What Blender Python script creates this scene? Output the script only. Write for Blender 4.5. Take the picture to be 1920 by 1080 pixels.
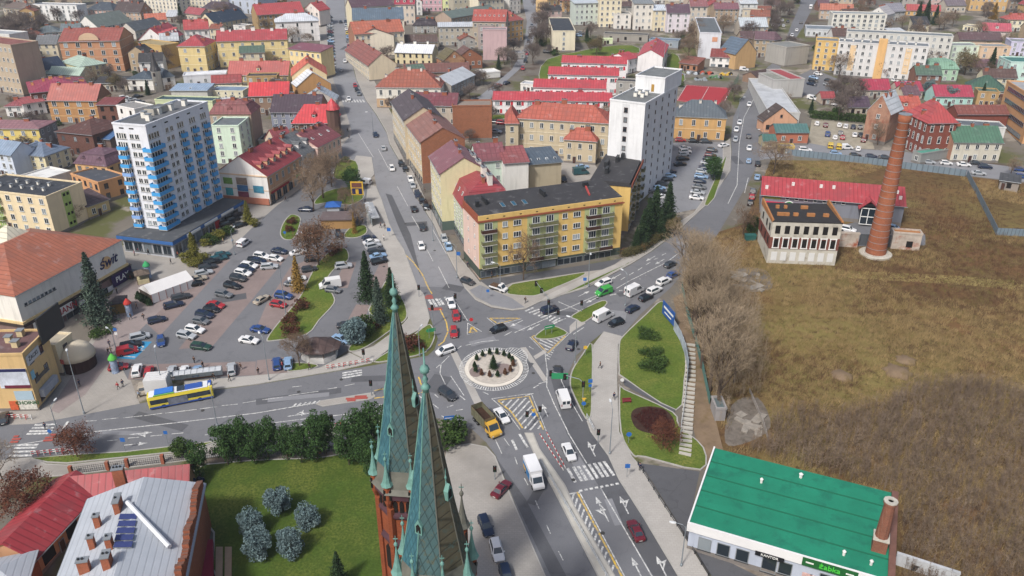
import bpy,bmesh,math,random
from mathutils import Vector,Matrix
from math import radians as R,sin,cos,tan,pi,atan2,sqrt
random.seed(7)
SC=bpy.context.scene
COL=SC.collection
for o in list(bpy.data.objects):bpy.data.objects.remove(o)
# camera, sky, sun, exposure
PITCH,HC,F,SLOPE=R(26.0),97.7,1493.33,tan(R(3.5))
cam=bpy.data.objects.new('camera',bpy.data.cameras.new('camera'));COL.objects.link(cam)
cam.location=(0,0,HC);cam.rotation_euler=(R(90)-PITCH,0,0)
cam.data.lens=28.0;cam.data.sensor_width=36.0;cam.data.clip_start=.5;cam.data.clip_end=9000
SC.camera=cam
W=bpy.data.worlds.new('World');SC.world=W;W.use_nodes=True
nt=W.node_tree;bg=nt.nodes['Background']
sky=nt.nodes.new('ShaderNodeTexSky');sky.sky_type='NISHITA';sky.sun_disc=False
SUN_EL,SUN_AZ=48,215
sky.sun_elevation=R(SUN_EL);sky.sun_rotation=R(SUN_AZ);sky.dust_density=4.0;sky.air_density=1.0;sky.ozone_density=.6
bg.inputs[1].default_value=.10
nt.links.new(sky.outputs[0],bg.inputs[0])
sl=bpy.data.lights.new('sun','SUN');sl.energy=2.5;sl.angle=R(7);sl.color=(1,.975,.94)
so=bpy.data.objects.new('sun',sl);COL.objects.link(so)
_d=Vector((sin(R(SUN_AZ))*cos(R(SUN_EL)),cos(R(SUN_AZ))*cos(R(SUN_EL)),sin(R(SUN_EL))))
so.rotation_euler=(-_d).to_track_quat('-Z','Y').to_euler();so.location=(0,0,300)
SC.view_settings.view_transform='Standard';SC.view_settings.look='None'
SC.view_settings.exposure=0.56;SC.view_settings.gamma=1.0
SC.render.engine='CYCLES'
# pixel of the photo -> point of the place
FW=Vector((0,cos(PITCH),-sin(PITCH)));UP=Vector((0,sin(PITCH),cos(PITCH)))
def ray(px,py):return F*FW+Vector((px-960,0,0))-(py-540)*UP
def G(px,py,h=0.0):
 d=ray(px,py);t=(h-HC)/(d.z-SLOPE*d.y)
 return Vector((0,0,HC))+t*d
def Hz(px,py,z):
 d=ray(px,py);t=(z-HC)/d.z
 return Vector((0,0,HC))+t*d
def pix(p):
 v=Vector(p)-Vector((0,0,HC));z=v.dot(FW)
 return(960+F*v.x/z,540-F*v.dot(UP)/z)
def gz(x,y):return SLOPE*y
def height_from(a,by):
 lo,hi=0.0,95.0
 for _ in range(40):
  m=(lo+hi)/2;p=G(a[0],a[1],m);q=pix((p.x,p.y,gz(p.x,p.y)))
  if q[1]<by:lo=m
  else:hi=m
 return(lo+hi)/2
# materials
MATS={};SAT=.92
def lin(c,sat=None,k=.93):
 if isinstance(c,str):
  c=[int(c[i:i+2],16)/255 for i in(0,2,4)]
  c=[(x/12.92 if x<=.04045 else((x+.055)/1.055)**2.4) for x in c]
  g=.3*c[0]+.6*c[1]+.1*c[2];c=[k*(g+(sat or SAT)*(x-g)) for x in c]
 return tuple(c)
def M(name,c,var=.14,scale=.6,rough=.85,kind=None,c2=None,spec=.3,metal=0.0,size=1.0,bump=0.0):
 if name in MATS:return MATS[name]
 c=lin(c);m=bpy.data.materials.new(name);m.use_nodes=True;MATS[name]=m
 n,l=m.node_tree.nodes,m.node_tree.links;b=n['Principled BSDF']
 b.inputs['Roughness'].default_value=rough;b.inputs['Metallic'].default_value=metal
 b.inputs['Specular IOR Level'].default_value=spec
 m.diffuse_color=(*c,1)
 tc=n.new('ShaderNodeTexCoord')
 def mixc(fac,A,B):
  x=n.new('ShaderNodeMix');x.data_type='RGBA'
  for s,v in((0,fac),(6,A),(7,B)):
   if hasattr(v,'is_linked'):l.new(v,x.inputs[s])
   elif s==0:x.inputs[s].default_value=v
   else:x.inputs[s].default_value=(*v,1)
  return x.outputs[2]
 def noise(sc,det=4,vec=None):
  x=n.new('ShaderNodeTexNoise');x.inputs['Scale'].default_value=sc;x.inputs['Detail'].default_value=det
  x.inputs['Roughness'].default_value=.62
  l.new(vec or tc.outputs['Object'],x.inputs['Vector']);return x.outputs['Fac']
 def ramp(v,a,bb):
  x=n.new('ShaderNodeMapRange');x.inputs[1].default_value=a;x.inputs[2].default_value=bb
  l.new(v,x.inputs[0]);return x.outputs[0]
 dk=tuple(x*(1-var) for x in c);lt=tuple(min(x*(1+var),.95) for x in c)
 col=mixc(ramp(noise(scale),.32,.68),dk,lt)
 if var>.02:col=mixc(ramp(noise(scale*9,3),.25,.75),col,mixc(.5,col,dk))
 hgt=None
 if kind in('seam','tile','corr','plank','seamsoft'):
  sx=n.new('ShaderNodeSeparateXYZ');l.new(tc.outputs['Object'],sx.inputs[0])
  g=n.new('ShaderNodeMath');g.operation='PINGPONG';g.inputs[1].default_value=size/2
  ad=n.new('ShaderNodeMath');ad.operation='ADD'
  if kind=='plank':l.new(sx.outputs[2],ad.inputs[0])
  else:l.new(sx.outputs[0],ad.inputs[0]);
  if kind=='corr':l.new(sx.outputs[1],ad.inputs[1])
  else:ad.inputs[1].default_value=100.0
  l.new(ad.outputs[0],g.inputs[0])
  ln=ramp(g.outputs[0],size*.05,size*.14);hgt=ln
  col=mixc(ln,tuple(x*(.62 if kind!='seamsoft' else .82) for x in c),col)
  if kind=='tile':
   g2=n.new('ShaderNodeMath');g2.operation='PINGPONG';g2.inputs[1].default_value=size*.5
   l.new(sx.outputs[1],g2.inputs[0])
   col=mixc(ramp(g2.outputs[0],size*.03,size*.16),tuple(x*.7 for x in c),col)
 if kind=='brick':
  sx=n.new('ShaderNodeSeparateXYZ');l.new(tc.outputs['Object'],sx.inputs[0])
  ad=n.new('ShaderNodeMath');ad.operation='ADD';l.new(sx.outputs[0],ad.inputs[0]);l.new(sx.outputs[1],ad.inputs[1])
  cb=n.new('ShaderNodeCombineXYZ');l.new(ad.outputs[0],cb.inputs[0]);l.new(sx.outputs[2],cb.inputs[1])
  bt=n.new('ShaderNodeTexBrick');l.new(cb.outputs[0],bt.inputs['Vector']);bt.inputs['Scale'].default_value=2.2/size
  bt.inputs['Color1'].default_value=(*lt,1);bt.inputs['Color2'].default_value=(*[x*.6 for x in c],1)
  bt.inputs['Mortar'].default_value=(*lin(c2 or '8c8378'),1);bt.inputs['Mortar Size'].default_value=.018
  col=mixc(.55,bt.outputs['Color'],col)
 if kind=='pave':
  vo=n.new('ShaderNodeTexBrick');vo.inputs['Scale'].default_value=1.0/size;l.new(tc.outputs['Object'],vo.inputs['Vector'])
  vo.inputs['Color1'].default_value=(*lt,1);vo.inputs['Color2'].default_value=(*dk,1);vo.inputs['Mortar'].default_value=(*[x*.7 for x in c],1)
  vo.inputs['Mortar Size'].default_value=.03
  col=mixc(.35,col,vo.outputs['Color'])
  col=mixc(ramp(noise(.09,5),.5,.75),col,tuple(x*.72 for x in c))
 if kind=='asphalt':
  vc=n.new('ShaderNodeTexVoronoi');vc.feature='DISTANCE_TO_EDGE';vc.inputs['Scale'].default_value=.11;nz=n.new('ShaderNodeTexNoise');nz.inputs['Scale'].default_value=.5;l.new(tc.outputs['Object'],nz.inputs['Vector']);va=n.new('ShaderNodeVectorMath');va.operation='MULTIPLY_ADD';va.inputs[1].default_value=(3,3,3);l.new(nz.outputs['Color'],va.inputs[0]);l.new(tc.outputs['Object'],va.inputs[2]);l.new(va.outputs[0],vc.inputs['Vector'])
  col=mixc(ramp(vc.outputs['Distance'],.004,.012),tuple(x*.6 for x in c),col)
  col=mixc(ramp(noise(.05,6),.42,.62),col,tuple(x*1.28 for x in c))
  col=mixc(ramp(noise(.35,6),.56,.7),col,tuple(x*.72 for x in c));col=mixc(ramp(noise(1.1,5),.66,.74),col,tuple(x*.55 for x in c))
  col=mixc(ramp(noise(14,2),.3,.8),tuple(x*.8 for x in c),col)
 if kind=='stucco':
  mp=n.new('ShaderNodeMapping');mp.inputs['Scale'].default_value=(1,1,.12);l.new(tc.outputs['Object'],mp.inputs[0])
  col=mixc(ramp(noise(.9,6,mp.outputs[0]),.5,.8),col,tuple(x*.72 for x in c));col=mixc(ramp(noise(.17,6),.5,.75),col,tuple(x*.84+.01 for x in c))
 if kind in('seam','tile','flat'):
  col=mixc(ramp(noise(.22,7),.46,.72),col,tuple(x*.62+.02 for x in c));col=mixc(ramp(noise(.5,7),.58,.75),col,tuple(x*.6+.13 for x in c))
 if kind=='paint':
  col=mixc(ramp(noise(2.2,7),.42,.64),col,lin('828385'))
 if kind=='yard':
  col=mixc(ramp(noise(.045,5),.5,.58),col,lin('55572f'));col=mixc(ramp(noise(.06,5),.56,.62),col,lin('8d857a'));col=mixc(ramp(noise(.03,6),.58,.64),col,lin('54483e'))
 if kind in('grass','field'):
  c2=lin(c2);col=mixc(ramp(noise(.11 if kind=='grass' else .05,6),.42,.62),col,c2)
  col=mixc(ramp(noise(2.6,4),.35,.75),tuple(x*.6 for x in c),col)
  if kind=='field':
   col=mixc(ramp(noise(.09,7),.46,.64),col,lin('6b5034'));col=mixc(ramp(noise(.021,5),.5,.68),col,lin('776c3c'));col=mixc(ramp(noise(.6,6),.5,.7),col,lin('4a3624'))
  hgt=noise(3.0,5)
 if kind=='stain':
  col=mixc(ramp(noise(.35,7),.52,.68),col,lin(c2));hgt=noise(4,4)
 if kind=='diamond':
  sx=n.new('ShaderNodeSeparateXYZ');l.new(tc.outputs['Object'],sx.inputs[0]);vs=[]
  def math_(op,a,b_):
   x=n.new('ShaderNodeMath');x.operation=op
   for i,v in enumerate((a,b_)):
    if hasattr(v,'is_linked'):l.new(v,x.inputs[i])
    else:x.inputs[i].default_value=v
   return x.outputs[0]
  u=math_('SUBTRACT',sx.outputs[0],sx.outputs[1]);w=math_('MULTIPLY',sx.outputs[2],.55)
  for op in('ADD','SUBTRACT'):vs.append(ramp(math_('PINGPONG',math_('ADD',math_(op,u,w),300.0),size/2),size*.02,size*.1))
  hgt=math_('MULTIPLY',vs[0],vs[1]);col=mixc(hgt,tuple(x*.5 for x in c),col);col=mixc(ramp(noise(1.3,5),.55,.75),col,lin(c2))
 if kind=='random':
  oi=n.new('ShaderNodeObjectInfo');col=mixc(oi.outputs['Random'],c,lin(c2))
 if kind=='glass':
  oi=n.new('ShaderNodeObjectInfo');col=mixc(ramp(oi.outputs['Random'],.55,1.0),c,lin(c2 or '59656f'))
 l.new(col,b.inputs['Base Color'])
 if hgt is not None or bump:
  bp=n.new('ShaderNodeBump');bp.inputs['Strength'].default_value=bump or .35;bp.inputs['Distance'].default_value=.05
  l.new(hgt if hgt is not None else noise(scale*6),bp.inputs['Height']);l.new(bp.outputs[0],b.inputs['Normal'])
 return m
# mesh builder
class MB:
 def __init__(s):s.v,s.f,s.m,s.mats=[],[],[],[]
 def mi(s,mat):
  if mat not in s.mats:s.mats.append(mat)
  return s.mats.index(mat)
 def add(s,vs,fs,mat):
  o=len(s.v);i=s.mi(mat);s.v+=[tuple(v) for v in vs]
  for f in fs:s.f.append(tuple(o+k for k in f));s.m.append(i)
 def box(s,x0,y0,z0,x1,y1,z1,mat,top=None):
  s.add([(x0,y0,z0),(x1,y0,z0),(x1,y1,z0),(x0,y1,z0),(x0,y0,z1),(x1,y0,z1),(x1,y1,z1),(x0,y1,z1)],[(3,2,1,0),(0,1,5,4),(1,2,6,5),(2,3,7,6),(3,0,4,7)],mat)
  o=len(s.v);s.f.append((o-4,o-3,o-2,o-1));s.m.append(s.mi(top or mat))
 def prism(s,poly,z0,z1,mat,top=None,dz=None):
  n=len(poly);g=dz or(lambda x,y:0)
  s.add([(x,y,z0+g(x,y)) for x,y in poly]+[(x,y,z1+g(x,y)) for x,y in poly],[tuple(range(n))[::-1]]+[(i,(i+1)%n,n+(i+1)%n,n+i) for i in range(n)],mat)
  o=len(s.v);s.f.append(tuple(range(o-n,o)));s.m.append(s.mi(top or mat))
 def rings(s,rs,mat,cap=True):
  n=len(rs[0]);vs=[v for r in rs for v in r];fs=[]
  for k in range(len(rs)-1):
   for i in range(n):
    j=(i+1)%n;fs.append((k*n+i,k*n+j,(k+1)*n+j,(k+1)*n+i))
  if cap:fs+=[tuple(range(n))[::-1],tuple(range((len(rs)-1)*n,len(rs)*n))]
  s.add(vs,fs,mat)
 def lathe(s,prof,mat,n=12,c=(0,0,0),rot=0.0):
  s.rings([[(c[0]+max(r,.002)*cos(rot+2*pi*i/n),c[1]+max(r,.002)*sin(rot+2*pi*i/n),c[2]+z) for i in range(n)] for r,z in prof],mat)
 def tube(s,pts,r,mat,n=6,r2=None):
  pts=[Vector(p) for p in pts];rs=[]
  for i,p in enumerate(pts):
   d=(pts[min(i+1,len(pts)-1)]-pts[max(i-1,0)]).normalized()
   a=d.orthogonal().normalized();b=d.cross(a)
   rr=r if r2 is None else r+(r2-r)*i/(len(pts)-1)
   rs.append([p+rr*(cos(2*pi*k/n)*a+sin(2*pi*k/n)*b) for k in range(n)])
  s.rings(rs,mat)
 def mesh(s,name):
  me=bpy.data.meshes.new(name);me.from_pydata(s.v,[],s.f)
  for m in s.mats:me.materials.append(m)
  me.polygons.foreach_set('material_index',s.m);me.update();return me
 def build(s,name,parent=None,smooth=False,fix=False):
  me=s.mesh(name)
  if fix:
   bm=bmesh.new();bm.from_mesh(me);bmesh.ops.recalc_face_normals(bm,faces=bm.faces);bm.to_mesh(me);bm.free()
  if smooth:me.polygons.foreach_set('use_smooth',[True]*len(me.polygons))
  return link(name,me,parent)
def link(name,me,parent=None,loc=None,rz=None,scale=None):
 o=bpy.data.objects.new(name,me);COL.objects.link(o)
 if parent:o.parent=parent
 if loc is not None:o.location=loc
 if rz is not None:o.rotation_euler=(0,0,rz)
 if scale is not None:o.scale=scale
 return o
USED={}
def tag(o,label=None,cat=None,group=None,kind=None):
 for k,v in(('label',label),('category',cat),('group',group),('kind',kind)):
  if v:o[k]=v
 if label:
  if label in USED and not group:print('DUPLICATE LABEL',label)
  n=len(label.split())
  if n<4 or n>16:print('LABEL LENGTH',n,label)
  USED[label]=1
 return o
def thing(name,label,cat,loc=(0,0,0),rz=0.0,group=None):
 o=bpy.data.objects.new(name,None);COL.objects.link(o);o.empty_display_size=.5
 o.location=loc;o.rotation_euler=(0,0,rz);return tag(o,label,cat,group)
def copy_tree(root,name=None):
 r=root.copy();COL.objects.link(r)
 if name:r.name=name
 for ch in root.children:
  c=ch.copy();COL.objects.link(c);c.parent=r
  for g in ch.children:
   d=g.copy();COL.objects.link(d);d.parent=c
 return r
def smoothed(pts,n=5,closed=True):
 out=[];N=len(pts);rng=range(N) if closed else range(N-1)
 for i in rng:
  p=[Vector(pts[(i+k)%N] if closed else pts[max(0,min(N-1,i+k))]) for k in(-1,0,1,2)]
  for j in range(n):
   t=j/n
   out.append(tuple(.5*((2*p[1])+(p[2]-p[0])*t+(2*p[0]-5*p[1]+4*p[2]-p[3])*t*t+(3*p[1]-p[0]-3*p[2]+p[3])*t**3)))
 if not closed:out.append(tuple(pts[-1]))
 return out
def ccw(poly):
 a=sum(poly[i][0]*poly[(i+1)%len(poly)][1]-poly[(i+1)%len(poly)][0]*poly[i][1] for i in range(len(poly)))
 return poly if a>0 else poly[::-1]
# the setting: ground, roads, pavements, lawns
ASPH=M('asphalt','6e6f73',.10,.12,.9,'asphalt');ASPH2=M('asphalt_dark','58595d',.12,.12,.9,'asphalt')
ASPH3=M('asphalt_pale','828387',.1,.12,.9,'asphalt');PAVE=M('paving_grey','9a958e',.12,.2,.9,'pave',size=1.6)
PAVE2=M('paving_mauve','8e827f',.14,.2,.9,'pave',size=1.2);PAVE3=M('paving_pale','a5a19b',.1,.2,.9,'pave',size=1.6)
BAY=M('paving_red','857672',.16,.25,.9,'pave',size=1.0);KERB=M('kerb_stone','a09d97',.14,.7)
LAWN=M('lawn','5d7428',.22,.5,1,'grass',c2='80803a',spec=.1);LAWN2=M('lawn_dark','4b6220',.25,.3,1,'grass',c2='6f7430',spec=.1)
FIELD=M('field_soil','6e5a3a',.28,.12,1,'field',c2='857048',spec=.05);YARD=M('yard_ground','6b655c',.2,.05,.95,'yard')
DIRT=M('dirt','7d6a55',.25,.3,1,'stain',c2='6a5a3c',spec=.1);WHITE=M('road_paint_white','d2d2ce',.16,1.2,.7,'paint')
YELLOW=M('road_paint_yellow','d8b021',.18,1.2,.7,'paint');REDP=M('road_red','a04a40',.16,.6);BLUEP=M('road_paint_blue','2787b4',.14,.6)
COURT=M('court_red','9e2b33',.08,.1);CONC=M('concrete','b4b0a6',.14,.4);DARKSOIL=M('soil_dark','3e2a22',.35,1.5,1,bump=.8)
def terrain():
 ys=[-400,-60]+list(range(0,1300,100))+[1700,2600,4500];xs=[-3500,-1500,-800,-400,-200,0,200,400,800,1500,3500]
 v=[(x,y,SLOPE*min(max(y,-60),1200)-.02) for y in ys for x in xs];n=len(xs)
 m=MB();m.add(v,[(j*n+i,j*n+i+1,(j+1)*n+i+1,(j+1)*n+i) for j in range(len(ys)-1) for i in range(n-1)],YARD)
 tag(m.build('ground'),kind='structure')
terrain()
NOGO=[]
def sheet(name,poly,mat,lv,smooth=0,kind='structure'):
 if smooth:poly=smoothed(poly,smooth)
 p=ccw([tuple(G(x,y)[:2]) for x,y in poly]);m=MB();NOGO.append(p)
 m.add([(x,y,gz(x,y)+lv*.006) for x,y in p],[tuple(range(len(p)))],mat)
 return tag(m.build(name),kind=kind)
def slab(name,poly,mat,h=.12,smooth=0,kerb=True,lv=0):
 if smooth:poly=smoothed(poly,smooth)
 p=ccw([tuple(G(x,y)[:2]) for x,y in poly]);m=MB();h+=lv*.006;NOGO.append(p)
 m.prism(p,-.3,h,KERB,mat,gz)
 if kerb:
  n=len(p);q=[]
  for i in range(n):
   a,b,c=Vector(p[i-1]),Vector(p[i]),Vector(p[(i+1)%n])
   d=((b-a).normalized()+(c-b).normalized());d=d.normalized() if d.length>.05 else(b-a).normalized()
   q.append(tuple(b+.28*Vector((-d.y,d.x))))
  for i in range(n):
   j=(i+1)%n
   m.add([(x,y,gz(x,y)+h+.005) for x,y in(p[i],p[j],q[j],q[i])],[(0,1,2,3)],KERB)
 return tag(m.build(name),kind='structure')
sheet('field',[(1427,345),(1445,300),(1600,302),(1810,330),(1990,352),(2300,420),(2300,1300),(1640,1300),(1500,1000),(1345,845),(1322,760),(1302,650),(1280,560),(1285,470),(1330,440),(1395,420)],FIELD,1)
sheet('road',[(1425,262),(1440,250),(1500,262),(1560,276),(1700,285),(1800,300),(2000,326),(2000,350),(1810,329),(1600,301),(1480,292),(1425,300)],ASPH3,2)
sheet('road',[(611,-4),(612,60),(617,110),(625,150),(640,187),(652,220),(660,250),(645,275),(640,300),(697,300),(702,327),(706,350),(716,375),(730,420),(745,450),(757,467),(784,540),(870,540),(837,475),(812,420),(775,362),(762,325),(730,270),(725,250),(705,215),(685,187),(668,150),(658,110),(652,80),(648,40),(645,-4)],ASPH3,2)
sheet('road',[(784,538),(870,538),(890,562),(920,577),(960,583),(985,580),(1012,567),(1101,540),(1185,495),(1222,472),(1270,435),(1330,380),(1370,320),(1372,285),(1370,260),(1375,220),(1390,185),(1410,155),(1440,125),(1462,108),(1482,50),(1500,10),(1502,-4),(1532,-4),(1522,17),(1505,52),(1480,90),(1462,130),(1442,180),(1428,240),(1425,260),(1425,300),(1402,345),(1372,395),(1345,440),(1292,500),(1257,540),(1200,590),(1166,631),(1132,622),(1110,640),(1080,667),(1064,702),(1067,725),(1085,765),(1100,790),(1107,810),(1140,855),(1160,900),(1205,970),(1275,1080),(1400,1290),(1160,1290),(1030,1100),(960,930),(930,855),(912,830),(885,805),(850,790),(800,780),(690,788),(560,805),(407,828),(235,846),(140,851),(60,857),(20,858),(-40,890),(-60,800),(0,797),(62,795),(160,777),(262,757),(400,732),(480,722),(640,695),(730,680),(802,667),(815,655),(821,635),(807,597),(795,552)],ASPH,3)
sheet('road_patch',[(1030,700),(1068,702),(1110,790),(1275,1080),(1225,1080),(1062,812)],ASPH2,4);sheet('road_patch',[(930,858),(985,935),(1062,1080),(1035,1085),(962,932)],ASPH2,4)
sheet('road_patch',[(480,748),(640,727),(640,737),(480,760)],ASPH2,4);sheet('road_patch',[(723,363),(735,366),(770,440),(790,520),(765,465),(745,420)],ASPH2,4)
sheet('road_patch',[(840,652),(851,648),(905,757),(889,757)],PAVE3,4);sheet('road_patch',[(975,652),(986,651),(1027,712),(1019,716)],PAVE3,4);sheet('road_patch',[(1000,668),(1022,655),(1026,660),(1004,674)],PAVE3,5)
sheet('pavement',[(597,-4),(611,-4),(612,60),(617,110),(625,150),(640,187),(652,220),(660,250),(645,275),(640,340),(600,400),(560,420),(470,432),(430,470),(395,487),(345,540),(275,607),(215,668),(245,712),(262,757),(160,777),(62,795),(-60,800),(-60,740),(120,700),(200,600),(230,460),(330,440),(480,375),(600,320),(640,280),(632,220),(612,150),(600,90)],PAVE,4)
sheet('pavement',[(640,275),(660,250),(680,262),(700,275),(700,300),(660,310),(640,300)],ASPH3,5)
sheet('pavement',[(95,770),(112,740),(178,640),(196,560),(262,520),(345,532),(345,540),(275,607),(215,665),(160,740),(110,775)],PAVE2,5)
sheet('parking_lot',[(640,300),(612,322),(585,338),(520,385),(470,430),(432,468),(395,487),(345,540),(275,607),(215,665),(240,712),(320,714),(440,709),(545,700),(600,693),(655,655),(690,600),(735,540),(745,500),(725,440),(690,420),(688,380),(698,340),(690,305)],ASPH,6)
for q in([(275,607),(345,540),(395,487),(432,487),(378,545),(300,630)],[(335,655),(395,580),(478,480),(542,478),(470,565),(398,650)],[(478,622),(520,624),(592,520),(620,470),(545,500),(500,570)],[(622,540),(648,492),(668,492),(652,540)],[(640,622),(668,571),(693,572),(680,612),(660,640)],[(690,540),(712,494),(732,492),(735,540)],[(240,712),(246,684),(480,678),(478,704)],[(478,704),(482,676),(548,668),(548,699)]):
 sheet('parking_bay',q,BAY,7)
sheet('parking_bay',[(255,640),(285,641),(252,674),(217,672)],BLUEP,8)
slab('pavement',[(690,345),(705,350),(716,375),(730,420),(745,450),(757,467),(784,540),(795,552),(806,597),(800,612),(760,632),(697,680),(660,662),(700,650),(752,612),(765,597),(745,545),(730,515),(724,470),(708,447),(688,425),(686,380)],PAVE3)
slab('pavement',[(668,292),(697,295),(702,327),(695,335),(675,335),(660,310)],PAVE3)
slab('pavement',[(545,699),(600,690),(655,662),(697,681),(640,694),(480,721),(400,731),(350,738),(345,716),(440,708)],PAVE3)
slab('pavement',[(725,248),(731,270),(763,325),(776,362),(813,420),(838,475),(871,540),(891,562),(921,576),(961,582),(986,579),(1013,566),(1100,540),(1185,494),(1222,471),(1270,434),(1330,379),(1369,320),(1371,285),(1369,260),(1355,270),(1355,300),(1345,340),(1300,400),(1250,430),(1160,488),(1080,500),(900,530),(860,480),(800,380),(742,250),(735,215),(690,130),(668,60),(662,-4),(646,-4),(649,40),(653,80),(659,110),(669,150),(686,187),(706,215)],PAVE)
slab('pavement',[(900,527),(1080,500),(1150,488),(1170,484),(1140,505),(1098,510),(1030,520),(960,531),(925,545)],ASPH2,.12,kerb=False,lv=1)
slab('pavement',[(1132,622),(1166,631),(1159,647),(1157,715),(1161,810),(1185,856),(1210,886),(1360,1130),(1300,1130),(1205,970),(1160,900),(1140,855),(1107,810),(1100,790),(1109,782),(1112,648)],PAVE3)
slab('pavement',[(838,838),(880,832),(912,838),(929,856),(959,931),(1040,1120),(800,1120)],PAVE)
slab('pavement',[(-60,870),(20,862),(60,858),(87,870),(125,872),(357,848),(407,830),(560,806),(690,789),(690,830),(420,855),(130,892),(-60,905)],PAVE)
sheet('path',[(1195,868),(1312,884),(1292,980),(1300,1020),(1420,1080),(1500,1130),(1365,1130),(1212,886)],ASPH2,2);sheet('path',[(1262,560),(1285,545),(1300,600),(1320,700),(1335,760),(1360,860),(1345,890),(1318,880),(1290,760),(1285,660)],DIRT,2)
sheet('path',[(1380,505),(1435,507),(1447,540),(1400,545)],M('rubble_grey','6f675e',.3,.8,1,'stain',c2='4f473e'),2,4);sheet('path',[(1372,760),(1420,745),(1445,800),(1400,830),(1360,830)],MATS['rubble_grey'],2,4)
sheet('path',[(1570,425),(1630,410),(1690,430),(1735,440),(1735,460),(1600,462),(1572,455)],ASPH,2)
sheet('parking_lot',[(1215,370),(1240,300),(1258,268),(1370,264),(1366,320),(1340,372),(1315,390),(1255,402)],ASPH3,5);sheet('parking_lot',[(1515,268),(1522,224),(1625,234),(1640,280),(1560,276)],M('gravel','98907f',.2,.4),3)
sheet('parking_lot',[(1480,150),(1525,128),(1575,150),(1570,175),(1490,180)],ASPH,2);sheet('parking_lot',[(960,300),(1100,285),(1130,330),(1050,350)],PAVE,2)
sheet('road',[(935,165),(985,120),(1005,60),(1012,20),(1002,-4),(978,-4),(988,40),(982,90),(960,130),(900,180),(870,195),(905,205)],ASPH3,4)
sheet('court',[(1287,159),(1373,165),(1355,200),(1268,189)],COURT,4);sheet('path',[(1045,555),(1012,566),(1030,552),(1098,520),(1180,485),(1190,488)],PAVE3,30)
for i,(q,mt,sm) in enumerate((([(545,403),(563,408),(562,425),(552,447),(535,450),(525,440),(530,420)],LAWN,4),([(635,302),(668,303),(672,330),(655,338),(625,333)],LAWN,3),([(588,383),(610,360),(660,350),(680,355),(682,372),(655,385),(620,380)],LAWN,3),([(645,440),(660,425),(685,423),(688,437),(670,446),(648,446)],LAWN,3),([(648,466),(655,482),(648,493),(628,505),(612,530),(625,553),(627,570),(600,600),(575,628),(512,640),(500,636),(522,605),(560,560),(580,520),(597,492),(622,470)],LAWN,3),([(730,515),(728,530),(745,548),(760,570),(763,597),(740,615),(690,650),(660,660),(655,650),(700,602),(690,582),(715,540)],LAWN,3),([(700,679),(760,640),(800,610),(812,615),(816,632),(800,660),(760,672)],LAWN,3),([(538,684),(560,680),(594,684),(590,691),(540,698)],LAWN,2),([(950,547),(960,533),(1030,522),(1097,511),(1085,522),(1040,541),(1010,554),(990,556),(955,553)],LAWN,2),([(1184,489),(1170,497),(1110,524),(1050,554),(1017,565),(1030,563),(1095,539),(1130,521),(1180,495)],LAWN,1),([(1120,567),(1137,565),(1135,575),(1097,605),(1080,600),(1072,592)],LAWN,3),([(1002,632),(1020,617),(1037,611),(1065,625),(1042,635),(1015,637)],LAWN,3),([(1111,646),(1111,740),(1109,780),(1097,785),(1074,740),(1068,720),(1072,695),(1090,667)],LAWN,3),([(1240,565),(1257,590),(1285,660),(1284,715),(1268,770),(1170,710),(1160,695),(1160,648),(1168,630),(1210,590)],LAWN,3),([(1161,725),(1172,731),(1262,773),(1275,800),(1320,840),(1314,882),(1210,858),(1186,854),(1163,810)],LAWN,3),([(59,860),(87,868),(125,870),(357,846),(407,829),(520,811),(407,827),(235,847),(140,852)],LAWN,1),([(352,940),(365,880),(420,868),(500,862),(600,858),(700,846),(760,880),(760,1130),(430,1130),(400,1000)],LAWN2,2),([(1020,170),(1010,140),(1025,112),(1080,98),(1130,88),(1185,85),(1200,98),(1150,110),(1060,125)],LAWN,2),([(1240,215),(1245,180),(1250,108),(1272,105),(1285,150),(1264,165),(1262,200)],LAWN,2),([(1340,372),(1362,300),(1357,298),(1338,340),(1320,385)],LAWN,2),([(1690,1130),(1400,1130),(1430,1100)],LAWN,1),([(900,218),(945,214),(958,222),(905,226)],LAWN,1))):
 slab('lawn',q,mt,.14,sm,lv=.5+.5*(i%3))
sheet('path',[(1169,711),(1266,765),(1265,774),(1170,723)],ASPH2,24)
sheet('flower_bed',[(1183,782),(1190,768),(1215,763),(1245,768),(1262,785),(1264,803),(1245,814),(1215,813),(1192,803)],DARKSOIL,25,4)
slab('median',[(592,758),(600,752),(700,736),(704,744),(695,749),(605,763)],PAVE);slab('median',[(983,812),(1000,812),(1012,842),(1060,910),(1078,950),(1165,1100),(1130,1100),(1040,925),(1005,860)],CONC)
slab('median',[(1068,612),(1090,592),(1098,607),(1068,625)],PAVE3,.09,kerb=False)
slab('pavement',[(880,545),(893,558),(922,573),(960,580),(984,577),(960,560),(900,535)],ASPH3,.12,kerb=False,lv=2)
RC=G(926,691)
def circle(r,n=72,c=RC):return[(c.x+r*cos(2*pi*i/n),c.y+r*sin(2*pi*i/n)*1.07) for i in range(n)]
m=MB();m.prism(circle(6.15),-.2,.16,KERB,M('cream_kerb','cfc8bb',.08,.6),gz);m.prism(circle(5.35),.1,.24,KERB,M('island_gravel','b5ada2',.2,1.2),gz)
m.prism([(RC.x+2.0+1.9*cos(a/8*pi),RC.y-.4+1.9*sin(a/8*pi)) for a in range(16)],.2,.25,KERB,BAY,gz);m.prism([(RC.x-3.7+1.4*cos(a/8*pi),RC.y-1.5+1.9*sin(a/8*pi)) for a in range(16)],.2,.25,KERB,BAY,gz)
tag(m.build('roundabout_island'),kind='structure')
mw,my,mr=MB(),MB(),MB()
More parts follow.
